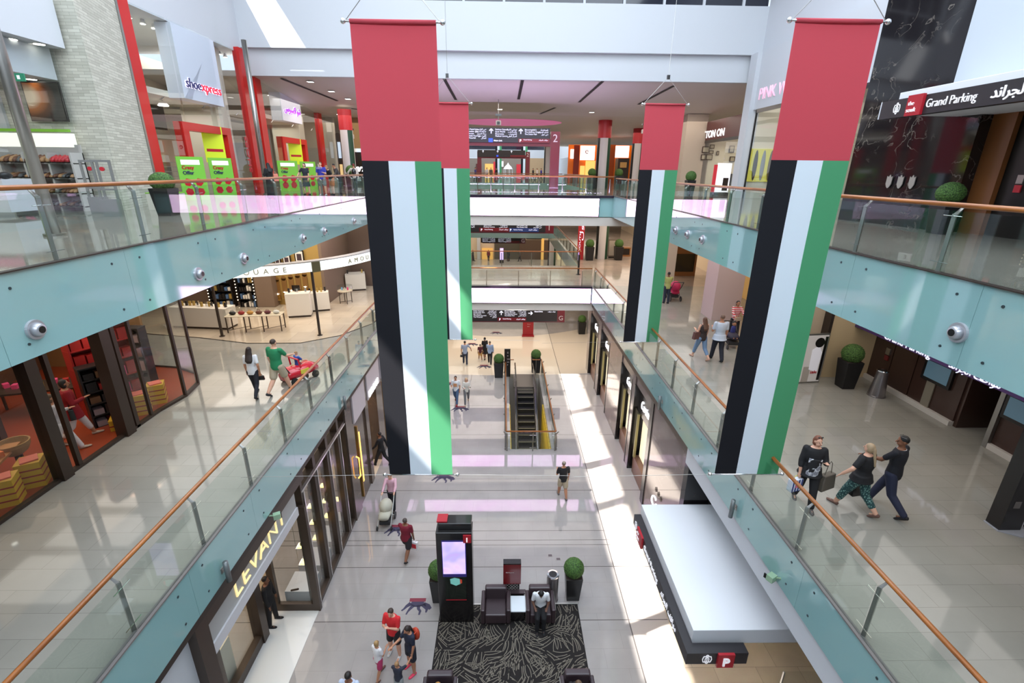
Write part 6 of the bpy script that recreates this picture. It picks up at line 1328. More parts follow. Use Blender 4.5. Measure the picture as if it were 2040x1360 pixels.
wp(MB().box(15.4, 15.9, 31.0, 39.45, 15.4, 16.75), 'header', M('deep_red_header', (70, 18, 22), .3), co); wp(MB().box(15.38, 15.42, 31.0, 39.45, 15.25, 15.45), 'lower_edge', m_black, co)
letters('COTTON ON', (15.38, 41.2, 15.62), (0, -1, 0), (0, 0, 1), .5, M('white_letter', ()), co, 'lettering', width=5.0, bold=.01)
wp(MB().box(15.5, 15.51, 31.0, 39.5, L2, 15.3), 'glass_panel', m_shopglass, co); wp(MB().box(15.4, 15.9, 32.6, 33.4, L2, 15.3), 'brown_pier', M('pier_brown', (110, 60, 34), .4), co); wp(MB().box(15.35, 15.6, 31.3, 31.5, L2, 15.3), 'red_jamb', M('jamb_red', (130, 24, 30), .4), co)
wp(MB().box(21, 21.2, 31, 40, L2, 16), 'back_wall', m_shopw, co); area('red_shop_light', (18.5, 35.5, 15.2), 4, 7, 150, (1, .88, .7))
sbox('wall_red_shop_end', (15.9, 21, 39.6, 39.8, L2, 16), m_shopw, 'cream wall with pictures inside the dark red shop')
for i, (u, v, w_, h_) in enumerate(((1406, 298, .55, .45), (1419, 292, .35, .3), (1417, 303, .35, .25), (1401, 313, .35, .4), (1413, 313, .5, .4), (1430, 305, .2, .3), (1458, 297, .4, .5), (1459, 317, .4, .4))):
    q = at(u, v, y=39.5); o = thing('framed_picture', 'small dark framed picture in the dark red shop, number %s' % 'one two three four five six seven eight'.split()[i], 'picture', q); MB().box(-w_/2, w_/2, 0, .04, -h_/2, h_/2).build('frame', M('frame_brown', (60, 40, 30), .5), o); MB().box(-w_/2+.06, w_/2-.06, -.01, 0, -h_/2+.06, h_/2-.06).build('print', M('print_grey', (170, 160, 140), .5), o)
q = at(1437, 365, y=33); lp = thing('light_box', 'lit white light box with coloured figures in front of the dark red shop', 'light box', (q.x, 33, L2)); MB().box(-.4, .5, -.05, .05, .2, 2.0).build('panel', M('box_lit', (240, 236, 240), .4, emit=.8), lp); MB().box(-.62, -.42, -.05, .05, .2, 1.9).build('red_panel', M('box_red', (200, 50, 60), .5, emit=.3), lp); MB().box(.05, .4, -.08, -.06, .3, 1.1).build('dark_poster', m_dark, lp); MB().box(-.6, .5, -.15, .15, 0, .2).build('foot', m_black, lp)
for i in range(3):
    q = at(1395+9*i, 372, y=36); o = thing('clothes_rail', 'rail of dark clothes in the dark red shop, '+('first', 'second', 'third')[i], 'clothes rail', (16.4+.9*i, 36, L2)); MB().tube([(-.35, 0, 0), (-.35, 0, 1.4), (.35, 0, 1.4), (.35, 0, 0)], .02, 6).build('rail', m_steel, o)
    for k in range(5): MB().cbox((-.28+.14*k, 0, .95), .06, .4, .8, taper=.7).build('garment', [shoe_m[4], M('cloth_grey', (120, 120, 120), .8), M('cloth_beige', (190, 176, 150), .8)][k % 3], o)
sbox('wall_beige_pier', (13.9, 15.5, 39.6, 40.6, L2, 17.3), M('pier_beige', (176, 162, 146), .6), 'beige pier between the farther flag and the dark red shop')
# orange shop and coffee shop far back
og = thing('storefront', 'orange framed shop with bright white signs behind the flag columns', 'shop front', (12, 62, L2))
m_or = M('shop_orange', (226, 110, 24), .4, emit=.2)
Yo = 64
def rect(par, name, u0, v0, u1, v1, m, y=Yo, th=.1):
    a, b = at(u0, v0, y=y), at(u1, v1, y=y); zb = b.z if b.z-par.location.z > 1.3 else par.location.z; return wp(MB().box(a.x, b.x, y, y+th, zb, a.z), name, m, par)
m_bw = M('bright_sign', (255, 246, 240), .4, emit=1.6)
rect(og, 'orange_wall', 1133, 288, 1255, 352, m_or, Yo+.3); rect(og, 'bright_sign', 1157, 290, 1184, 319, m_bw); rect(og, 'bright_sign', 1206, 290, 1252, 314, m_bw); rect(og, 'red_post', 1144, 289, 1152, 352, M('post_rust', (160, 44, 16), .4), Yo-.1); rect(og, 'orange_post', 1212, 288, 1222, 352, M('post_orange', (196, 84, 16), .4), Yo-.1)
rect(og, 'lit_interior', 1167, 320, 1184, 352, M('yellow_lit', (246, 220, 120), .5, emit=.7)); rect(og, 'lit_door', 1156, 330, 1164, 352, MATS['yellow_lit']); rect(og, 'lit_interior', 1205, 316, 1212, 352, MATS['yellow_lit']); rect(og, 'white_figure_sign', 1137, 297, 1143, 316, m_bw, Yo-.05)
letters('e', at(1165, 306, y=Yo-.05), (1, 0, 0), (0, 0, 1), .7, MATS['prod_red'], og, 'lettering')
q = at(1240, 352, y=58); cf = thing('coffee_kiosk', 'dark brown coffee kiosk in front of the orange shop', 'kiosk', (q.x, 58, L2)); rect(cf, 'body', 1232, 315, 1251, 353, M('kiosk_brown', (44, 30, 24), .5), 58, 1.5); rect(cf, 'lit_menu', 1236, 323, 1248, 334, M('menu_amber', (150, 110, 60), .5, emit=.4), 57.9)
cs = thing('storefront', 'dark coffee shop with small white lettering beyond the slimmer flag column', 'shop front', (16, 60, L2)); rect(cs, 'tan_upper', 1266, 283, 1296, 315, M('tan_fascia', ()), 60); rect(cs, 'dark_front', 1266, 315, 1296, 356, M('kiosk_brown', ()), 60)
letters('COFFEE', at(1267, 320, y=59.9), (1, 0, 0), (0, 0, 1), .32, MATS['white_letter'], cs, 'lettering', width=1.4)
# far hall beyond the small gantry
Y2 = 124
fb = thing('far_shops', 'far shop fronts at the end of the upper floor', 'shop front', (2, Y2, L2))
rect(fb, 'tan_wall', 1051, 315, 1090, 346, M('far_tan', (170, 142, 108), .6, emit=.1), Y2); rect(fb, 'grey_wall', 930, 315, 1051, 346, M('far_grey', (130, 118, 106), .6, emit=.05), Y2+.3); rect(fb, 'lit_cafe', 966, 326, 984, 345, M('far_amber', (220, 170, 90), .6, emit=.5), Y2); rect(fb, 'red_banner', 983, 322, 993, 340, M('far_red', (200, 44, 54), .5, emit=.15), Y2-.2); rect(fb, 'red_banner', 1029, 327, 1038, 343, M('far_red', ()), Y2-.2); rect(fb, 'red_banner', 1040, 324, 1045, 343, M('far_red', ()), Y2-.2); rect(fb, 'lit_poster', 997, 321, 1003, 332, m_wl, Y2-.2); rect(fb, 'dark_door', 948, 326, 956, 345, M('far_door', (90, 40, 36), .5), Y2-.1); rect(fb, 'black_screen', 1087, 309, 1091, 344, m_black, Y2-8)
pv = thing('white_pavilion', 'pointed white pavilion standing far back in the upper hall', 'pavilion', at(1012, 346, y=118)); pv.location.z = L2
b = MB(); b.lathe((0, 0, 1.6), [(1.1, 0), (.8, .5), (.25, 1.0), (.03, 1.4)], 16); b.build('roof', M('pavilion_white', (226, 224, 226), .5), pv)
for a in range(6): MB().cone((1.0*math.cos(a), 1.0*math.sin(a), 0), (1.0*math.cos(a), 1.0*math.sin(a), 1.6), .06, .06, 8).build('post', MATS['pavilion_white'], pv)
for nm, b, m, lb in (('floor_far_hall', (-26, 26, 92, 126, 10.4, L2), m_floor2, 'floor of the far hall'), ('wall_far_hall', (-16, 16, 124.6, 125, at(1000, 315, y=124.6).z, at(1000, 298, y=124.6).z), m_white, 'white wall band of the far hall'), ('window_6', (-16, 16, 124.8, 125, at(1000, 298, y=124.6).z, 26), MATS['dark_glazing'], 'dark high window of the far hall'), ('wall_far_hall_left', (-16.3, -16, 92, 125, L2, 26), m_white, 'side wall of the far hall'), ('wall_far_hall_right', (12.6, 12.9, 92, 125, 15.6, 26), m_white, 'side wall of the far hall, sloping away'), ('ceiling_far_hall', (-16, 16, 92, 125, 26, 26.3), m_white, 'roof of the far hall'), ('wall_far_lower', (-26, 26, 75.5, 75.8, 0, 5.5), m_cream2, 'shops at the far end of the ground floor'), ('wall_far_hall_right_low', (12.6, 12.8, 92, 125, L2, 15.6), M('far_glass', (150, 160, 170), .2), 'glazed side of the far hall')):
    sbox(nm, b, m, lb)
area('far_hall_daylight', (-1, 108, 25.5), 24, 26, 7000, COOL)
# ground floor far shops
gf = thing('far_shops', 'ground floor far shop fronts seen between the bridges', 'shop front', (0, 75, 0))
rect(gf, 'brown_front', 1035, 478, 1092, 516, M('far_brown', (92, 72, 58), .5), 75.2); rect(gf, 'black_opening', 1048, 466, 1080, 476, m_black, 75.1); rect(gf, 'lit_shop', 1112, 474, 1160, 516, M('far_cream_lit', (222, 204, 160), .5, emit=.35), 75.2); rect(gf, 'bright_screen', 1142, 499, 1150, 506, m_bw, 75.0); rect(gf, 'gold_strip', 1079, 468, 1083, 512, M('far_amber', ()), 75.1); rect(gf, 'lit_kiosk', 960, 494, 982, 502, M('far_amber', ()), 75.0); rect(gf, 'dark_front', 985, 478, 1035, 510, M('far_olive', (84, 78, 64), .5), 75.3); rect(gf, 'white_pillar', 950, 470, 957, 515, m_white, 75.0)
vm = thing('lit_totem', 'small glowing violet screen standing far back on the ground floor', 'screen', at(998, 517, z=0)); vm.location = (-.2, 72, 0); MB().box(-.25, .25, -.05, .05, .5, 2.2).build('display', M('violet_lit', (200, 170, 255), .4, emit=1.5), vm); MB().box(-.3, .3, -.1, .1, 0, .5).build('base', m_black, vm)
# ceiling details over the upper bridge
for i, (u, v) in enumerate(((618, 162), (660, 181), (693, 196), (676, 230), (996, 217), (1179, 223))):
    q = cp(u, v); o = thing('ceiling_downlight', 'small square ceiling light over the upper bridge, '+('by the second sign box', 'second in the row', 'third in the row', 'lowest of the row', 'above the big gantry', 'before the large flag column')[i], 'ceiling light', q); MB().box(-.16, .16, -.16, .16, -.012, 0).build('lens', MATS['lamp_white'], o); MB().box(-.2, .2, -.2, .2, -.006, .004).build('trim_ring', m_white, o)
dm = struct('ceiling_dome', MB().loft([((.6, 47, 17.19), (1, 0, 0), (0, 1, 0), 4.6, 3.2), ((.6, 47, 17.12), (1, 0, 0), (0, 1, 0), 4.3, 2.9)], 40), M('dome_painted_glow', (214, 150, 176), .5, emit=.25, ecol=(255, 110, 190)), 'oval ceiling disc beyond the bridge with a painted pink glow')  # pink screen light on the ceiling is put in as emission
# ================================================================ people
SK = dict(light=(214, 164, 138), tan=(182, 128, 98), brown=(128, 84, 60), dark=(92, 58, 42))
def skin(k): return M('skin_'+k, SK[k], .55)
def col(name, c, r=.8): return M('cloth_'+name, c, r)
def V(*a): return Vector(a)
def remesh(o, v, sm=2):
    r = o.modifiers.new('Remesh', 'REMESH'); r.mode = 'VOXEL'; r.voxel_size = v; r.use_smooth_shade = True
    s_ = o.modifiers.new('Smooth', 'SMOOTH'); s_.iterations = sm; s_.factor = .5
ARM = dict(down=(4, 9, 12), swf=(24, 8, 22), swb=(-26, 9, 10), fwd=(38, 8, 42), push=(48, 10, 30), bent=(8, 12, 95), hold=(10, 14, 105), out=(10, 40, 30), back=(-18, 12, 30), fold=(22, 6, 112), reach=(62, 14, 20))
def person(label, loc, rz, H=1.72, build=1., sk='light', top=('white', (225, 228, 232)), sleeve='short', bot=('trousers', 'navy', (34, 36, 48)), shoe=('black', (28, 26, 28)),
           hair=('short', 'dark', (34, 26, 22)), arms=('down', 'down'), legs='walk', lean=0, head=(0, 0), vox=.014, face=True, female=False, long_top=0, print_=None, fold=False, belt=None):
    """local +Y is the direction the person faces"""
    o = thing('person', label, 'person', loc, rz)
    s = H; R = Matrix.Rotation
    if legs == 'walk': LA = ((24, 6), (-14, 30))
    elif legs == 'step': LA = ((16, 4), (-8, 18))
    elif legs == 'walkr': LA = ((-14, 30), (24, 6))
    elif legs == 'sit': LA = ((84, 84), (80, 74))
    elif legs == 'wide': LA = ((3, 2), (-2, 2))
    else: LA = ((2, 3), (-2, 5))
    th, shn = .245*s, .243*s; hw = (.052 if not female else .056)*s*(.6+.4*build)
    J = []
    for i, (a, k) in enumerate(LA):
        sx = -1 if i == 0 else 1; a_, k_ = math.radians(a), math.radians(k)
        outw = .1 if legs == 'wide' else .015
        hip = V(sx*hw, 0, 0); knee = hip+V(sx*outw*th, math.sin(a_)*th, -math.cos(a_)*th); b = a_-k_
        ank = knee+V(sx*outw*.6*shn, math.sin(b)*shn, -math.cos(b)*shn); J.append((hip, knee, ank, b))
    zlow = min(j[2].z for j in J); pz = -zlow+.045*s
    if legs == 'sit': pz = max(pz*0+.50, .045*s-zlow)
    P0 = V(0, 0, pz); ln = math.radians(lean); Lm = R(-ln, 3, 'X')
    def up(x, y, z): return P0+Lm @ V(x, y, z)
    shz = .30*s; shw = (.108 if not female else .094)*s*(.75+.25*build)
    neck = up(0, .0, .335*s); hd_m = Lm @ R(math.radians(head[0]), 3, 'X') @ R(math.radians(head[1]), 3, 'Z')
    hc = neck+hd_m @ V(0, .012*s, .082*s)
    # arms
    A = []
    for i, nm in enumerate(arms):
        f_, ou, el = [math.radians(x) for x in ARM[nm]]; sx = -1 if i == 0 else 1
        sh = up(sx*shw, 0, shz); d = Lm @ V(sx*math.sin(ou), math.sin(f_)*math.cos(ou), -math.cos(f_)*math.cos(ou)); elb = sh+d*.172*s
        f2 = f_+el; inw = -.75 if nm == 'fold' else (-.35 if nm in ('bent', 'hold') else -.05)
        d2 = (Lm @ V(sx*math.sin(ou)*.3+sx*inw*.9, math.sin(f2)*.9, -math.cos(f2))).normalized(); wr = elb+d2*.145*s; A.append((sh, elb, wr, d2, sx))
    b = MB(); q = lambda r: r*s*(.55+.45*build)
    U, Vv = V(1, 0, 0), Lm @ V(0, 1, 0)
    def torso(b, e=0., z0=-.03, z1=.33):
        prof = [(-.05, .085, .062), (0, .094, .068), (.06, .086, .062), (.12, .078 if not female else .07, .056), (.19, .09, .064 if not female else .07), (.25, .1, .064), (.295, .098, .054), (.325, .06, .04), (.34, .034, .034)]
        rs = [(up(0, 0, z*s), U, Vv, rx*s*(.6+.4*build)+e, ry*s*(.35+.65*build)+e) for z, rx, ry in prof if z0-.001 <= z <= z1+.001]
        b.loft(rs, 18)
    torso(b, -.004, -.05, .34)
    b.capsule(neck-V(0, 0, .03*s), hc, .032*s, .03*s)
    b.ell(hc+hd_m @ V(0, -.006*s, .012*s), .043*s, .052*s, .054*s, 18, 12); b.ell(hc+hd_m @ V(0, .01*s, -.028*s), .034*s, .038*s, .036*s, 14, 9)
    b.capsule(hc+hd_m @ V(0, .05*s, .004*s), hc+hd_m @ V(0, .062*s, -.014*s), .007*s, .009*s, 8)
    for sx in (-1, 1): b.ell(hc+hd_m @ V(sx*.044*s, -.004*s, -.004*s), .007*s, .012*s, .018*s, 8, 6)
    for hip, knee, ank, ang in J:
        b.capsule(P0+hip, P0+knee, q(.054), q(.037), 12); b.capsule(P0+knee, P0+knee.lerp(ank, .35), q(.036), q(.037), 12); b.capsule(P0+knee.lerp(ank, .35), P0+ank, q(.037), q(.023), 12)
        fd = V(0, math.cos(ang*.6), math.sin(ang*.6)*.6 if ang < 0 else 0); b.capsule(P0+ank-V(0, 0, .02*s), P0+ank+fd*.07*s-V(0, 0, .022*s), .014*s, .012*s)
    for sh, elb, wr, d2, sx in A:
        b.capsule(sh, elb, q(.03), q(.023), 12); b.capsule(elb, wr, q(.024), q(.016), 12)
        side = d2.cross(V(0, 0, 1)); side = side.normalized() if side.length > .1 else V(1, 0, 0)
        nrm = side.cross(d2).normalized(); pc = wr+d2*.035*s
        b.loft([(wr, side, nrm, .014*s, .011*s), (pc, side, nrm, .022*s, .01*s), (wr+d2*.058*s, side, nrm, .022*s, .009*s)], 10)
        for k, (off, lf) in enumerate(((-.017, .035), (-.006, .042), (.006, .04), (.017, .031))):
            f0 = wr+d2*.055*s+side*off*s; f1 = f0+d2*lf*.55*s; f2 = f1+(d2*.75-nrm*.6).normalized()*lf*.5*s; b.capsule(f0, f1, .0056*s, .0052*s, 6); b.capsule(f1, f2, .0052*s, .0045*s, 6)
        t0 = wr+d2*.02*s+side*.018*s*-sx; t1 = t0+(d2*.75-side*.65*sx).normalized()*.035*s; b.capsule(t0, t1, .0068*s, .0055*s, 6)
    body = b.build('body', skin(sk), o, smooth=True); remesh(body, min(vox, .014) if vox < .02 else vox, 1)
    # clothes
    nm, tc = top
    b = MB(); e = .013+.004*build
    torso(b, e, -.05 if not long_top else -.05, .325)
    if long_top:
        b.loft([(up(0, 0, .06*s), U, Vv, .09*s*build+e, .066*s*build+e), (up(0, 0, -.02*s), U, Vv, .102*s*build+e, .082*s*build+e), (P0+V(0, 0, -long_top*s), V(1, 0, 0), V(0, 1, 0), .115*s*build+e, .1*s*build+e)], 18)
    if sleeve != 'none':
        for sh, elb, wr, d2, sx in A:
            b.capsule(sh, sh.lerp(elb, .7 if sleeve == 'short' else 1), q(.034)+e*.45, q(.028)+e*.5, 12)
            if sleeve == 'long': b.capsule(elb, elb.lerp(wr, .95), q(.028)+e*.5, q(.021)+e*.4, 12)
            if sleeve == 'three': b.capsule(elb, elb.lerp(wr, .45), q(.028)+e*.5, q(.026)+e*.5, 12)
    tmat = col(nm, tc) if not isinstance(tc, bpy.types.Material) else tc
    tp = b.build('shirt' if not female or sleeve != 'robe' else 'robe', tmat, o, smooth=True); remesh(tp, max(vox, .014), 3)
    kind, bn, bc = bot
    bm_ = col(bn, bc) if not isinstance(bc, bpy.types.Material) else bc
    b = MB(); eb = .012
    if kind in ('trousers', 'shorts', 'leggings', 'cropped'):
        b.loft([(up(0, 0, z*s), U, Vv, rx*s*(.6+.4*build)+eb, ry*s*(.35+.65*build)+eb) for z, rx, ry in ((-.06, .05, .045), (-.03, .088, .064), (0, .095, .069), (.04, .09, .064))], 16)
        for hip, knee, ank, ang in J:
            r2 = eb if kind != 'leggings' else .006
            if kind == 'shorts': b.capsule(P0+hip, P0+hip.lerp(knee, .78), q(.056)+r2, q(.052)+.014, 12)
            else:
                b.capsule(P0+hip, P0+knee, q(.056)+r2, q(.039)+r2, 12); b.capsule(P0+knee, P0+knee.lerp(ank, .96 if kind != 'cropped' else .62), q(.038)+r2, q(.028)+r2*1.3, 12)
        bt_ = b.build('shorts' if kind == 'shorts' else 'trousers', bm_, o, smooth=True)
    else:
        zb = {'skirt': -.2, 'dress': -.26, 'robe': -pz/s+.03}[kind]
        b.loft([(up(0, 0, .05*s), U, Vv, .088*s*build+eb, .066*s*build+eb), (P0+V(0, 0, -.03*s), U, V(0, 1, 0), .1*s*build+eb, .08*s*build+eb), (P0+V(0, .01, zb*.6*s), U, V(0, 1, 0), .115*s*build, .1*s*build), (P0+V(0, 0, zb*s), U, V(0, 1, 0), .125*s*build, .13*s*build)], 20)
        bt_ = b.build('skirt' if kind != 'robe' else 'robe', bm_, o, smooth=True)
    remesh(bt_, max(vox, .014), 3)
    for hip, knee, ank, ang in J:
        b = MB(); a_ = P0+ank; fd = V(0, 1, 0); tilt = min(0, ang*.7); f = V(0, math.cos(tilt), math.sin(tilt)); un = V(0, -math.sin(tilt), math.cos(tilt)); sd = V(1, 0, 0); c0 = a_-un*.022*s
        b.loft([(c0-f*.035*s, sd, un, .015*s, .014*s), (c0-f*.025*s, sd, un, .022*s, .024*s), (c0+f*.01*s, sd, un, .024*s, .026*s), (c0+f*.06*s-un*.006*s, sd, un, .027*s, .017*s), (c0+f*.1*s-un*.009*s, sd, un, .022*s, .012*s), (c0+f*.115*s-un*.01*s, sd, un, .01*s, .008*s)], 12)
        b.build('shoe', col(*shoe) if not isinstance(shoe[1], bpy.types.Material) else shoe[1], o, smooth=True)
    st_, hn, hcxx = hair
    if st_ != 'bald':
        b = MB(); hm = M('hair_'+hn, hcxx, .6)
        b.ell(hc+hd_m @ V(0, -.012*s, .022*s), .047*s, .052*s, .05*s, 16, 10)
        if st_ in ('bob', 'long', 'pony'): b.ell(hc+hd_m @ V(0, -.018*s, .0*s), .053*s, .044*s, .062*s, 14, 9)
        if st_ == 'bob': b.ell(hc+hd_m @ V(0, -.012*s, -.03*s), .055*s, .038*s, .042*s, 14, 8)
        if st_ == 'long': b.loft([(hc+hd_m @ V(0, -.03*s, .01*s), U, V(0, 1, 0), .05*s, .034*s), (hc+V(0, -.05*s, -.07*s), U, V(0, 1, 0), .062*s, .032*s), (up(0, -.088*s, .24*s), U, V(0, 1, 0), .066*s, .026*s), (up(0, -.08*s, .19*s), U, V(0, 1, 0), .04*s, .014*s)], 14)
        if st_ == 'pony': b.capsule(hc+hd_m @ V(0, -.06*s, .01*s), up(0, -.1*s, .22*s), .02*s, .012*s)
        h = b.build('hair', hm, o, smooth=True); remesh(h, max(vox*.8, .01), 2)
    if face:
        for sx in (-1, 1): MB().ell(hc+hd_m @ V(sx*.017*s, .0445*s, .004*s), .0055*s, .004*s, .0038*s, 8, 6).build('eye', M('eye_dark', (36, 26, 24), .3), o)
        MB().ell(hc+hd_m @ V(0, .047*s, -.034*s), .013*s, .004*s, .0035*s, 8, 6).build('mouth', M('lips', (160, 84, 78), .5), o)
    o['wr'] = 0; del o['wr']
    mt = Matrix.Translation(o.location) @ R(rz, 4, 'Z')
    PI_ = dict(wrL=mt @ (A[0][2]+A[0][3]*.06*s), wrR=mt @ (A[1][2]+A[1][3]*.06*s), back=mt @ up(0, -.1*s, .2*s), shL=mt @ A[0][0], shR=mt @ A[1][0], head=mt @ hc, chest=up(0, .07*s*build+.03, .19*s), up=up, s=s, mt=mt, hc=hc, hd=hd_m)
    INFO.append((o, PI_)); return o, PI_
INFO = []
def g(u, v, z=0): return at(u, v, z=z)
def bag(name, label, loc, sz, m, rz=0, strap=.2, mh=None, cat='bag'):
    """hangs from loc"""
    o = thing(name, label, cat, (loc.x, loc.y, loc.z-strap-sz[2]), rz)
    MB().cbox((0, 0, sz[2]/2), sz[0], sz[1], sz[2], taper=.82 if name != 'shopping_bag' else 1).build('body', m, o, bevel=.015)
    MB().tube([(-sz[0]*.25, 0, sz[2]-.01), (-sz[0]*.14, 0, sz[2]+strap*.8), (0, 0, sz[2]+strap), (sz[0]*.14, 0, sz[2]+strap*.8), (sz[0]*.25, 0, sz[2]-.01)], .008, 6).build('strap', mh or m, o)
    return o
def stroller(label, loc, rz, m_body, m_fr, hood=True, sc=1, child=None):
    """local +Y is the travel direction; handle at -Y"""
    o = thing('stroller', label, 'stroller', loc, rz); o.scale = (sc, sc, sc)
    for x in (-.24, .24):
        MB().tube([(x, -.5, 1.0), (x, -.3, .75), (x, .05, .45), (x, .38, .16)], .016, 8).build('side_tube', m_fr, o, smooth=True); MB().tube([(x, .1, .5), (x, -.3, .14)], .014, 8).build('rear_strut', m_fr, o, smooth=True)
    MB().tube([(-.24, -.5, 1.0), (.24, -.5, 1.0)], .02, 8).build('handlebar', m_black, o)
    b = MB(); b.loft([((0, -.22, .42), (1, 0, 0), (0, .3, .95), .2, .08), ((0, -.08, .5), (1, 0, 0), (0, .2, .97), .22, .17), ((0, .15, .52), (1, 0, 0), (0, .1, .99), .22, .14), ((0, .38, .5), (1, 0, 0), (0, 0, 1), .19, .08)], 16); b.build('seat_shell', m_body, o, smooth=True)
    if hood:
        b = MB(); b.ell((0, -.1, .72), .24, .3, .26, 18, 12); b.build('hood', m_body, o, smooth=True)
    MB().box(-.2, .2, -.2, .3, .16, .3).build('basket', M('basket_dark', (44, 44, 46), .7), o, bevel=.02)
    for x in (-.26, .26):
        for y, r in ((-.3, .13), (.38, .09)): MB().cone((x-.02, y, r), (x+.02, y, r), r, r, 18).build('wheel', M('wheel_dark', (38, 38, 40), .5), o)
    if child:
        MB().capsule((0, -.02, .62), (0, .0, .86), .11, .09).build('child_body', child[0], o, smooth=True); MB().ell((0, 0, 1.03), .085, .09, .1).build('child_head', child[1], o, smooth=True); MB().ell((0, -.015, 1.06), .09, .092, .085).build('child_hair', child[2], o, smooth=True)
        MB().capsule((-.06, .05, .58), (-.07, .36, .5), .05, .035).build('child_leg', child[1], o, smooth=True); MB().capsule((.06, .05, .58), (.07, .36, .5), .05, .035).build('child_leg', child[1], o, smooth=True)
    return o
BLK = ('black', (24, 23, 26)); DH = ('short', 'dark', (30, 24, 22))
# ---- ground hall
person('person walking away in a black t-shirt and pale shorts, alone on the open marble', g(1120, 990), .15, 1.78, 1.15, 'tan', BLK, 'short', ('shorts', 'khaki', (178, 164, 140)), ('grey_shoe', (110, 104, 100)), ('short', 'grey', (110, 100, 92)), ('bent', 'down'), 'step', vox=.016)
m_prt = M('print_orange', (200, 140, 96), .7)
o, i_ = person('person in a white t-shirt and blue jeans walking beside the woman with long blonde hair', g(909, 802), PI-.1, 1.78, 1, 'tan', ('white_tee', (222, 222, 224)), 'short', ('trousers', 'jeans', (74, 96, 128)), ('red_shoe', (150, 40, 44)), DH, ('down', 'bent'), 'walk', vox=.018)
b = MB(); c = i_['chest']; b.cbox(c, .2, .02, .2); b.build('shirt_print', m_prt, o)
person('person with long blonde hair, white jacket and grey trousers, beside the jeans wearer', g(930, 803), PI+.1, 1.7, .9, 'light', ('cream_jacket', (212, 206, 196)), 'long', ('trousers', 'grey_wide', (112, 110, 112)), ('beige_shoe', (180, 160, 140)), ('long', 'blonde', (196, 168, 120)), ('hold', 'bent'), 'walkr', female=True, vox=.018)
o, i_ = person('person in a pale blue shirt and dark trousers walking with a small bag', g(927, 726), .1, 1.8, 1.1, 'tan', ('pale_blue', (158, 170, 194)), 'short', ('trousers', 'dark_blue', (42, 48, 66)), ('white_shoe', (200, 200, 200)), DH, ('down', 'out'), 'step', vox=.02)
bag('hand_bag', 'small dark bag held by the person in the pale blue shirt', i_['wrL'], (.22, .1, .16), m_black, 0, .1)
person('child in a dark red t-shirt and tan shorts beside the person in black', g(957, 718), .2, 1.3, .9, 'brown', ('wine', (84, 34, 44)), 'short', ('shorts', 'tan_short', (176, 134, 80)), ('white_shoe', (200, 200, 200)), DH, ('down', 'down'), 'walk', vox=.02)
person('person in a black dress with dark hair beside the child in dark red', g(966, 714), .3, 1.7, 1.05, 'brown', BLK, 'short', ('dress', 'black', BLK[1]), BLK, ('bob', 'dark', DH[2]), ('down', 'down'), 'walkr', female=True, vox=.02)
person('person in a light blue shirt and black trousers beside the child in dark red', g(976, 724), -.1, 1.72, 1.1, 'tan', ('light_blue', (152, 172, 206)), 'long', ('trousers', 'black_t', (30, 30, 38)), BLK, ('short', 'grey', (110, 100, 92)), ('fwd', 'down'), 'step', vox=.02)
person('person in a pink shirt pushing the cream stroller along the glazed bays', V(-4.5, 16.45, 0), PI, 1.7, 1, 'light', ('pink_shirt', (216, 170, 184)), 'long', ('trousers', 'black_t', (30, 30, 38)), BLK, ('short', 'brownish', (120, 92, 70)), ('push', 'push'), 'step', head=(-14, 0), vox=.015)
stroller('cream pram with a round hood and black wheels, pushed by the person in pink', V(-4.55, 15.55, 0), PI, M('pram_cream', (188, 184, 168), .7), M('pram_white', (210, 210, 206), .4), sc=1.05)
o, i_ = person('stout person in a maroon shirt and black shorts carrying a white bag', g(812, 1108), -.25, 1.7, 1.35, 'brown', ('maroon', (120, 22, 44)), 'short', ('shorts', 'black_s', (34, 30, 36)), BLK, ('short', 'greying', (70, 60, 56)), ('fwd', 'down'), 'walk', vox=.014)
sb_ = bag('shopping_bag', 'white plastic bag with red print held by the person in maroon', i_['wrR'], (.28, .1, .34), M('plastic_white', (226, 222, 224), .4), -.3, .1); MB().box(-.08, .09, -.056, -.05, .08, .26).build('red_print', M('bag_red', (200, 40, 56), .5), sb_)
o, i_ = person('person in a red t-shirt and black shorts standing with folded arms facing the small group', g(788, 1303), PI-.3, 1.75, 1.1, 'light', ('bright_red', (206, 38, 44)), 'short', ('shorts', 'black_s', (34, 30, 36)), ('white_shoe', (200, 200, 200)), ('short', 'brown', (58, 44, 36)), ('fold', 'fold'), 'wide', head=(-12, 10), vox=.012)
o, i_ = person('person in a navy top and shorts with an orange backpack and pink shoes', g(821, 1334), 2.35, 1.66, 1.05, 'tan', ('navy_top', (32, 38, 58)), 'short', ('shorts', 'navy_short', (34, 36, 48)), ('hot_pink', (232, 70, 100)), ('pony', 'darkbrown', (44, 32, 28)), ('down', 'fwd'), 'wide', head=(-16, 0), female=True, vox=.012)
bpk = thing('backpack', 'orange red backpack worn by the person in navy', 'backpack', i_['back']-V(0, 0, .22), 2.35); MB().ell((0, -.05, .2), .13, .09, .2).build('body', M('pack_orange', (186, 62, 36), .6), bpk, smooth=True)
for sx in (-1, 1): MB().tube([(sx*.08, 0, .1), (sx*.09, .2, .2), (sx*.09, .15, .34), (sx*.08, -.02, .36)], .014, 6).build('strap', M('pack_orange', ()), bpk)
person('child with blond hair, white top and pink shorts seen from above beside the red t-shirt', g(757, 1347), -.5, 1.32, .85, 'tan', ('white_top', (226, 224, 226)), 'short', ('shorts', 'pink_s', (176, 52, 96)), ('brown_shoe', (110, 80, 70)), ('bob', 'blond', (160, 128, 84)), ('down', 'bent'), 'step', female=True, vox=.011)
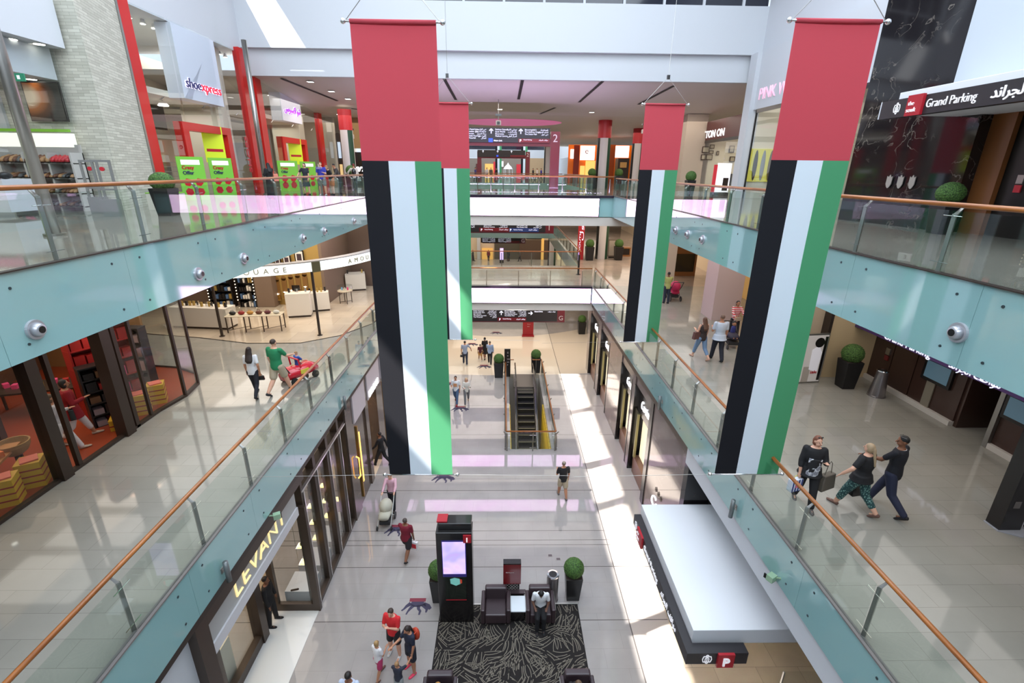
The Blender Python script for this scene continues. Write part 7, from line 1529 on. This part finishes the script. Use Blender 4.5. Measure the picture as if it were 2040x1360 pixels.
person('small child in a dark blue top and pale shorts at the bottom of the group', g(797, 1384), -.2, 1.22, .85, 'tan', ('dark_blue_top', (44, 46, 60)), 'short', ('shorts', 'pale_short', (150, 156, 156)), ('brown_shoe', (110, 80, 70)), ('short', 'lightbrown', (150, 114, 76)), ('fwd', 'reach'), 'stand', head=(10, 0), vox=.011)
q = at(693, 1346, z=1.66); person('person in a pale blue shirt whose dark hair shows at the bottom edge', V(q.x, q.y, 0), -.1, 1.76, 1, 'brown', ('pale_shirt', (190, 200, 220)), 'short', ('trousers', 'black_t', (30, 30, 38)), BLK, DH, ('down', 'down'), 'step', vox=.012)
# seated people
person('person in a white short sleeved shirt sitting in the armchair, looking down at a phone', V(1.2, 11.22, -.02), PI-.05, 1.74, 1.05, 'dark', ('white_shirt', (226, 228, 232)), 'short', ('trousers', 'black_t2', (22, 22, 26)), BLK, ('short', 'black', (18, 16, 16)), ('bent', 'bent'), 'sit', lean=8, head=(-38, 0), vox=.012)
person('person in dark blue with fair hair sitting in the lower armchair on the kiosk side', V(-1.6, 8.5, -.02), PI+.2, 1.7, 1, 'light', ('blue_top', (50, 66, 110)), 'short', ('trousers', 'blue_t', (40, 60, 104)), BLK, ('bob', 'fair', (170, 124, 66)), ('fwd', 'bent'), 'sit', lean=12, head=(-20, 0), vox=.013)
person('person in black with brown hair sitting in the lower armchair below the steel bin', V(1.95, 8.5, -.02), PI-.2, 1.7, 1, 'light', BLK, 'short', ('trousers', 'black_t', (30, 30, 38)), BLK, ('bob', 'brown2', (96, 74, 54)), ('out', 'bent'), 'sit', lean=10, head=(-25, 0), vox=.013)
# staff at the shops
person('person in a black suit striding into the doorway of the brown marble shop', g(762, 926), 1.3, 1.8, 1, 'brown', BLK, 'long', ('trousers', 'black', BLK[1]), BLK, DH, ('swf', 'swb'), 'walk', vox=.015)
person('guard in a black suit standing in the doorway under the gold lettering', V(-7.0, 11.12, 0), -1.5, 1.8, 1.05, 'brown', BLK, 'long', ('trousers', 'black', BLK[1]), BLK, DH, ('down', 'down'), 'wide', vox=.015)
# ---- first gallery, perfume side
o, i_ = person('person with long dark hair, white t-shirt with black sleeves and black trousers', g(512, 788, L1), .15, 1.64, .88, 'tan', ('white_tee', (222, 222, 224)), 'short', ('leggings', 'black_l', (26, 28, 38)), BLK, ('long', 'darkbrown', (44, 32, 28)), ('down', 'back'), 'walk', female=True, vox=.013)
bag('hand_bag', 'small black bag of the person in white and black', i_['wrR']+V(0, .02, 0), (.2, .08, .14), m_black, .1, .05)
o, i_ = person('person in a green t-shirt and khaki shorts pushing the red toy car', g(560, 782, L1), -.25, 1.82, 1.18, 'light', ('green_tee', (34, 128, 84)), 'short', ('shorts', 'khaki', (178, 164, 140)), ('black_shoe_w', (40, 40, 44)), ('short', 'brown', (58, 44, 36)), ('down', 'fwd'), 'walkr', vox=.013)
cr = thing('toy_car_stroller', 'red toy car stroller with yellow plates, holding a small child', 'toy car', g(593, 757, L1)+V(.05, .1, 0), -.55)
m_car = M('car_red', (196, 26, 44), .25, coat=.5)
b = MB(); b.loft([((0, -.62, .3), (1, 0, 0), (0, 0, 1), .22, .14), ((0, -.45, .34), (1, 0, 0), (0, 0, 1), .3, .22), ((0, 0, .32), (1, 0, 0), (0, 0, 1), .31, .2), ((0, .35, .34), (1, 0, 0), (0, 0, 1), .3, .22), ((0, .6, .28), (1, 0, 0), (0, 0, 1), .22, .14)], 18); b.build('body', m_car, cr, smooth=True)
MB().tube([(-.26, -.1, .5), (-.24, -.15, .8), (.24, -.15, .8), (.26, -.1, .5)], .03, 8).build('roll_bar', m_car, cr)
MB().tube([(-.22, -.5, .45), (-.22, -.8, 1.0), (.22, -.8, 1.0), (.22, -.5, .45)], .02, 8).build('push_handle', m_black, cr)
for x in (-.29, .29):
    for y in (-.4, .4): MB().cone((x-.03, y, .12), (x+.03, y, .12), .12, .12, 16).build('wheel', M('wheel_dark', ()), cr)
    MB().box(x-.012+(.02 if x > 0 else -.02), x+.012+(.02 if x > 0 else -.02), -.15, .15, .3, .44).build('yellow_plate', M('plate_yellow', (214, 196, 70), .5), cr)
ch = person('small child with light hair and blue top riding in the red toy car', g(593, 757, L1)+V(.02, .12, .0), -.55, 1.0, .9, 'light', ('blue_black', (40, 80, 160)), 'short', ('trousers', 'black_t', (30, 30, 38)), BLK, ('short', 'lightbrown', (150, 114, 76)), ('fwd', 'fwd'), 'sit', face=False, vox=.013)
o, i_ = person('person in a striped top and white trousers walking in the soap shop', V(-10.65, 10.35, L1+.012), -.75, 1.66, 1, 'tan', ('stripe_top', (196, 190, 190)), 'long', ('trousers', 'white_t', (214, 208, 204)), ('beige_shoe', (180, 160, 140)), ('bob', 'brown2', (96, 74, 54)), ('bent', 'back'), 'walk', female=True, vox=.014)
bag('hand_bag', 'dark red shoulder bag of the person in the striped top', i_['shL']-V(0, .05, .2), (.3, .12, .3), M('bag_burgundy', (90, 26, 40), .5), -.7, .1)
o, i_ = person('person in a long red tunic and white trousers walking in the soap shop', V(-10.9, 11.05, L1+.012), -.75, 1.72, 1.2, 'tan', ('crimson_tunic', (140, 18, 30)), 'long', ('cropped', 'white_t', (214, 208, 204)), ('beige_shoe', (180, 160, 140)), ('bob', 'dark', DH[2]), ('down', 'bent'), 'walk', long_top=.12, female=True, vox=.014)
bag('hand_bag', 'black shoulder bag of the person in the red tunic', i_['shR']-V(0, .05, .3), (.28, .12, .28), m_black, -.7, .1)
# ---- first gallery, lift lobby side
o, i_ = person('person in a yellow green flowered shirt beside the pink stroller', g(1326, 604, L1), 0, 1.68, 1.05, 'brown', ('floral', (176, 178, 110)), 'short', ('trousers', 'dark_blue', (42, 48, 66)), BLK, ('short', 'black', (18, 16, 16)), ('down', 'fwd'), 'stand', vox=.018)
stroller('bright pink stroller with a round hood beside the flowered shirt', g(1341, 597, L1), 0, M('stroller_pink', (196, 40, 90), .6), M('stroller_dark', (50, 40, 46), .5), sc=1.1)
o, i_ = person('person with long brown hair, dark top and blue jeans with a bag on the shoulder', g(1393, 714, L1), .25, 1.66, 1.02, 'light', ('brown_top', (52, 40, 38)), 'none', ('cropped', 'light_jeans', (110, 134, 164)), ('nude_shoe', (200, 156, 136)), ('long', 'brown3', (92, 60, 42)), ('bent', 'down'), 'walk', female=True, vox=.014)
bag('hand_bag', 'brown leather shoulder bag beside the long brown hair', i_['shL']+V(-.08, 0, -.12), (.34, .14, .28), M('bag_brown2', (96, 60, 56), .5), .3, .12)
person('person in a loose white shirt and dark trousers walking away between hair and pillar', g(1426, 717, L1), -.05, 1.78, 1.25, 'tan', ('white_shirt2', (196, 204, 218)), 'short', ('trousers', 'navy', (34, 36, 48)), BLK, ('short', 'shaved', (110, 84, 70)), ('bent', 'down'), 'step', long_top=.05, vox=.014)
m_str = M('red_stripe', (190, 40, 56), .7); t = NT(m_str); wv = t.n('ShaderNodeTexWave'); wv.bands_direction = 'Z'; wv.inputs['Scale'].default_value = 4.5; t.l(t.coord(), wv.inputs['Vector']); t.l(t.ramp(wv.outputs['Fac'], [(.45, rgb(200, 44, 58)), (.55, rgb(224, 214, 216))], 'CONSTANT'), t.p.inputs['Base Color'])
q = g(1463, 682, L1)
o, i_ = person('person in a red and white striped cardigan pushing a child in a stroller', q+V(.1, .45, 0), PI-.1, 1.68, .95, 'tan', ('x', m_str), 'long', ('trousers', 'black_t', (30, 30, 38)), BLK, ('pony', 'dark', DH[2]), ('push', 'push'), 'step', female=True, vox=.015)
bag('hand_bag', 'beige bag hanging from the striped cardigan wearer', i_['chest'] and (i_['mt'] @ (i_['chest']-V(.05, -.02, .1))), (.26, .08, .18), M('bag_beige', (190, 170, 150), .6), PI, .05)
stroller('open stroller with a child in blue, pushed by the striped cardigan wearer', g(1455, 690, L1), PI-.1, M('stroller_navy', (44, 40, 60), .6), M('stroller_dark', ()), False, .95, (M('child_blue', (50, 54, 120), .7), skin('tan'), M('hair_dark', ())))
m_cat = M('cat_print', (30, 28, 32), .8); t = NT(m_cat); n = t.n('ShaderNodeTexNoise'); n.inputs['Scale'].default_value = 9; n.inputs['Detail'].default_value = 4; t.l(t.coord(loc=(.4, .2, .8)), n.inputs['Vector']); t.l(t.ramp(n.outputs['Fac'], [(.495, rgb(28, 26, 30)), (.5, rgb(206, 206, 212)), (.56, rgb(130, 130, 140))], 'CONSTANT'), t.p.inputs['Base Color'])
o, i_ = person('person with reddish bob hair and a black top with a pale animal print', g(1597, 1003, L1), PI-.55+.25, 1.66, 1.2, 'light', BLK, 'three', ('trousers', 'black', BLK[1]), ('grey_boot', (86, 80, 78)), ('bob', 'auburn', (112, 66, 46)), ('hold', 'down'), 'step', head=(0, 20), long_top=.06, female=True, vox=.012)
# printed panel following the front of the top
b = MB(); upf, s_ = i_['up'], i_['s']
def pf_(a, c): 
    x = (-.075+.15*a)*s_; z = (-.06+.27*c)*s_; y = math.sqrt(max(0, 1-(x/(.12*s_))**2))*.105*s_+.012; return upf(x, y, z)
b.grid(pf_, 10, 14); pr = b.build('animal_print', m_cat, o, smooth=True); so = pr.modifiers.new('Solidify', 'SOLIDIFY'); so.thickness = .012
sg_ = MB(); hc_, hm_ = i_['hc'], i_['hd']
for sx in (-1, 1): sg_.ell(hc_+hm_ @ V(sx*.02*s_, .026*s_, .066*s_), .013*s_, .007*s_, .01*s_, 10, 6)
sg_.build('sunglasses', m_black, o, smooth=True)
bag('hand_bag', 'slouchy grey shoulder bag of the person with reddish hair', i_['shL']+V(.22, .02, -.28), (.42, .16, .36), M('bag_taupe', (92, 84, 74), .6), .4, .3)
sbg = bag('shopping_bag', 'blue and white striped paper bag with a pink square, at the handrail', i_['wrR']+V(-.05, 0, 0), (.3, .12, .28), M('bag_stripe', (220, 224, 236), .6), .3, .08, M('strap_yellow', (200, 190, 90), .6))
for k in range(4): MB().box(-.13+.075*k, -.095+.075*k, -.064, -.06, 0, .28).build('blue_stripe', M('stripe_blue', (44, 60, 130), .6), sbg)
MB().box(-.05, .06, -.068, -.064, .1, .2).build('pink_square', M('sq_pink', (224, 110, 140), .6), sbg)
m_leg = M('green_pattern', (40, 84, 80), .7); t = NT(m_leg); vo = t.n('ShaderNodeTexVoronoi'); vo.inputs['Scale'].default_value = 30; t.l(t.coord(), vo.inputs['Vector']); t.l(t.ramp(vo.outputs['Distance'], [(.3, rgb(120, 160, 150)), (.42, rgb(30, 64, 66))]), t.p.inputs['Base Color'])
o, i_ = person('person with a blonde ponytail, black t-shirt and green patterned trousers', g(1697, 1016, L1), .42, 1.64, 1.32, 'light', BLK, 'short', ('cropped', 'x', m_leg), ('brown_shoe', (110, 80, 70)), ('pony', 'ashblonde', (164, 140, 110)), ('out', 'down'), 'walk', female=True, long_top=.03, vox=.012)
bag('hand_bag', 'black handbag hanging by the green patterned trousers', i_['wrR'], (.34, .14, .3), m_black, .2, .14)
o, i_ = person('person in a black t-shirt with pale edges and dark jeans, head turned, sunglasses on top', g(1757, 1014, L1), .5, 1.8, 1.05, 'brown', ('black_blue', (22, 22, 30)), 'short', ('trousers', 'indigo', (36, 40, 62)), BLK, ('short', 'black', (18, 16, 16)), ('fwd', 'down'), 'walkr', head=(0, 40), vox=.012)
b = MB().tube([i_['hc']+i_['hd'] @ V(sx*.05*1.8, y*1.8, .058*1.8) for sx, y in ((-1, -.01), (-.6, .03), (.6, .03), (1, -.01))], .006, 6); b.build('sunglasses', m_black, o)
b = MB(); up_ = i_['up']; b.tube([up_(.05*1.8*math.cos(a*PI/6), .045*1.8*math.sin(a*PI/6), .322*1.8) for a in range(13)], .007, 6); b.build('collar_edge', M('collar_pale', (200, 200, 206), .7), o)
# ---- upper gallery, shoe shop side
o, i_ = person('person in a long black robe and head scarf by the slim steel pole', g(512, 393, L2)+V(1.2, -.9, 0), .9, 1.62, 1.15, 'tan', BLK, 'long', ('robe', 'black', BLK[1]), BLK, ('long', 'scarf', (20, 18, 22)), ('bent', 'fwd'), 'stand', face=False, female=True, vox=.02)
bag('hand_bag', 'salmon pink bag beside the black robe', i_['mt'] @ V(.32, .05, 1.25), (.28, .1, .34), M('bag_salmon', (216, 130, 110), .6), .9, .1)
person('person in a dark dress facing the hall beside the second red portal', g(613, 388, L2), PI-.1, 1.66, 1.05, 'light', ('dark_slate', (40, 44, 54)), 'short', ('dress', 'dark_slate', (40, 44, 54)), BLK, ('bob', 'black', (18, 16, 16)), ('down', 'out'), 'wide', face=False, female=True, vox=.022)
o, i_ = person('person in a blue t-shirt with white letters and grey shorts at the upper balustrade', g(645, 389, L2), PI, 1.72, 1.2, 'light', ('royal_blue', (54, 56, 160)), 'short', ('shorts', 'grey_short', (120, 124, 124)), ('white_shoe', (200, 200, 200)), ('short', 'brown2', (96, 74, 54)), ('bent', 'down'), 'wide', face=False, vox=.022)
lt_ = letters('DELA', (0, 0, 0), (1, 0, 0), (0, 0, 1), .09, M('pale_print', ()), None, 'shirt_lettering'); lt_.parent = o; lt_.matrix_basis = Matrix.Translation((.17, .175, 1.38)) @ Matrix(((-1, 0, 0, 0), (0, 0, 1, 0), (0, 1, 0, 0), (0, 0, 0, 1)))
person('person in a black top bending over beside the blue t-shirt', g(664, 388, L2), PI-.6, 1.6, 1, 'light', BLK, 'short', ('shorts', 'orange_short', (190, 110, 60)), BLK, ('bob', 'lightbrown', (150, 114, 76)), ('bent', 'fwd'), 'stand', lean=22, face=False, female=True, vox=.022)
person('person in a dark checked shirt leaning forward before the flag column', g(679, 386, L2), 2.2, 1.7, 1.1, 'tan', ('check_dark', (70, 64, 62)), 'long', ('trousers', 'navy', (34, 36, 48)), BLK, DH, ('fwd', 'down'), 'stand', lean=20, face=False, vox=.022)
o, i_ = person('person in a white shirt with a black backpack in front of the black script shop', g(709, 381, L2), .2, 1.72, 1, 'tan', ('cream_shirt', (206, 198, 186)), 'long', ('trousers', 'navy', (34, 36, 48)), BLK, ('short', 'red_cap', (110, 30, 30)), ('out', 'down'), 'step', face=False, vox=.024)
bp3 = thing('backpack', 'black backpack worn by the person before the black script shop', 'backpack', i_['back']-V(0, 0, .25), .2); MB().ell((0, -.04, .22), .14, .09, .24).build('body', m_black, bp3, smooth=True)
# distant people, small in the picture
rn = random.Random(4)
def far(u, v, z, tc, lb, yy=None, h=1.7):
    p = g(u, v, z); p.y = min(p.y, 73.5)
    person(lb, p, rn.uniform(-3, 3), h, 1.05, rn.choice(['tan', 'brown', 'light']), tc, 'long', ('trousers' if rn.random() < .6 else 'robe', 'far_black', (30, 28, 32)), BLK, DH, ('down', 'down'), 'step', face=False, vox=.035)
far(943, 518, 0, ('far_dark', (34, 32, 38)), 'distant dark clothed person on the far ground floor by the white pillar')
far(974, 515, 0, ('far_red', (120, 40, 44)), 'distant person in dark red on the far ground floor')
far(1012, 512, 0, ('far_black', (30, 28, 32)), 'distant person in black standing near the violet screen')
far(1034, 512, 0, ('far_grey', (90, 84, 80)), 'distant person in grey on the far ground floor')
far(1126, 516, 0, ('far_black', (30, 28, 32)), 'distant person in black before the lit far shop')
for k, (u, tc, nm) in enumerate(((947, (60, 60, 130), 'blue'), (970, (200, 196, 200), 'white'), (978, (150, 140, 140), 'grey'), (989, (30, 28, 32), 'black'), (1052, (90, 80, 76), 'brown'), (1062, (36, 34, 40), 'dark'), (1070, (214, 206, 206), 'pale'), (1078, (60, 56, 150), 'violet blue'))):
    p = at(u, 343, y=70+k*1.5); far_ = person('distant person in %s beyond the small far gantry balustrade' % nm if k % 2 == 0 else 'distant person in %s walking on the far upper floor' % nm, V(p.x, 70+k*1.5, L2), rn.uniform(-3, 3), 1.72, 1.1, 'tan', ('far_'+nm.replace(' ', '_'), tc), 'long', ('trousers', 'far_black', (30, 28, 32)), BLK, DH, ('down', 'down'), 'step', face=False, vox=.035)
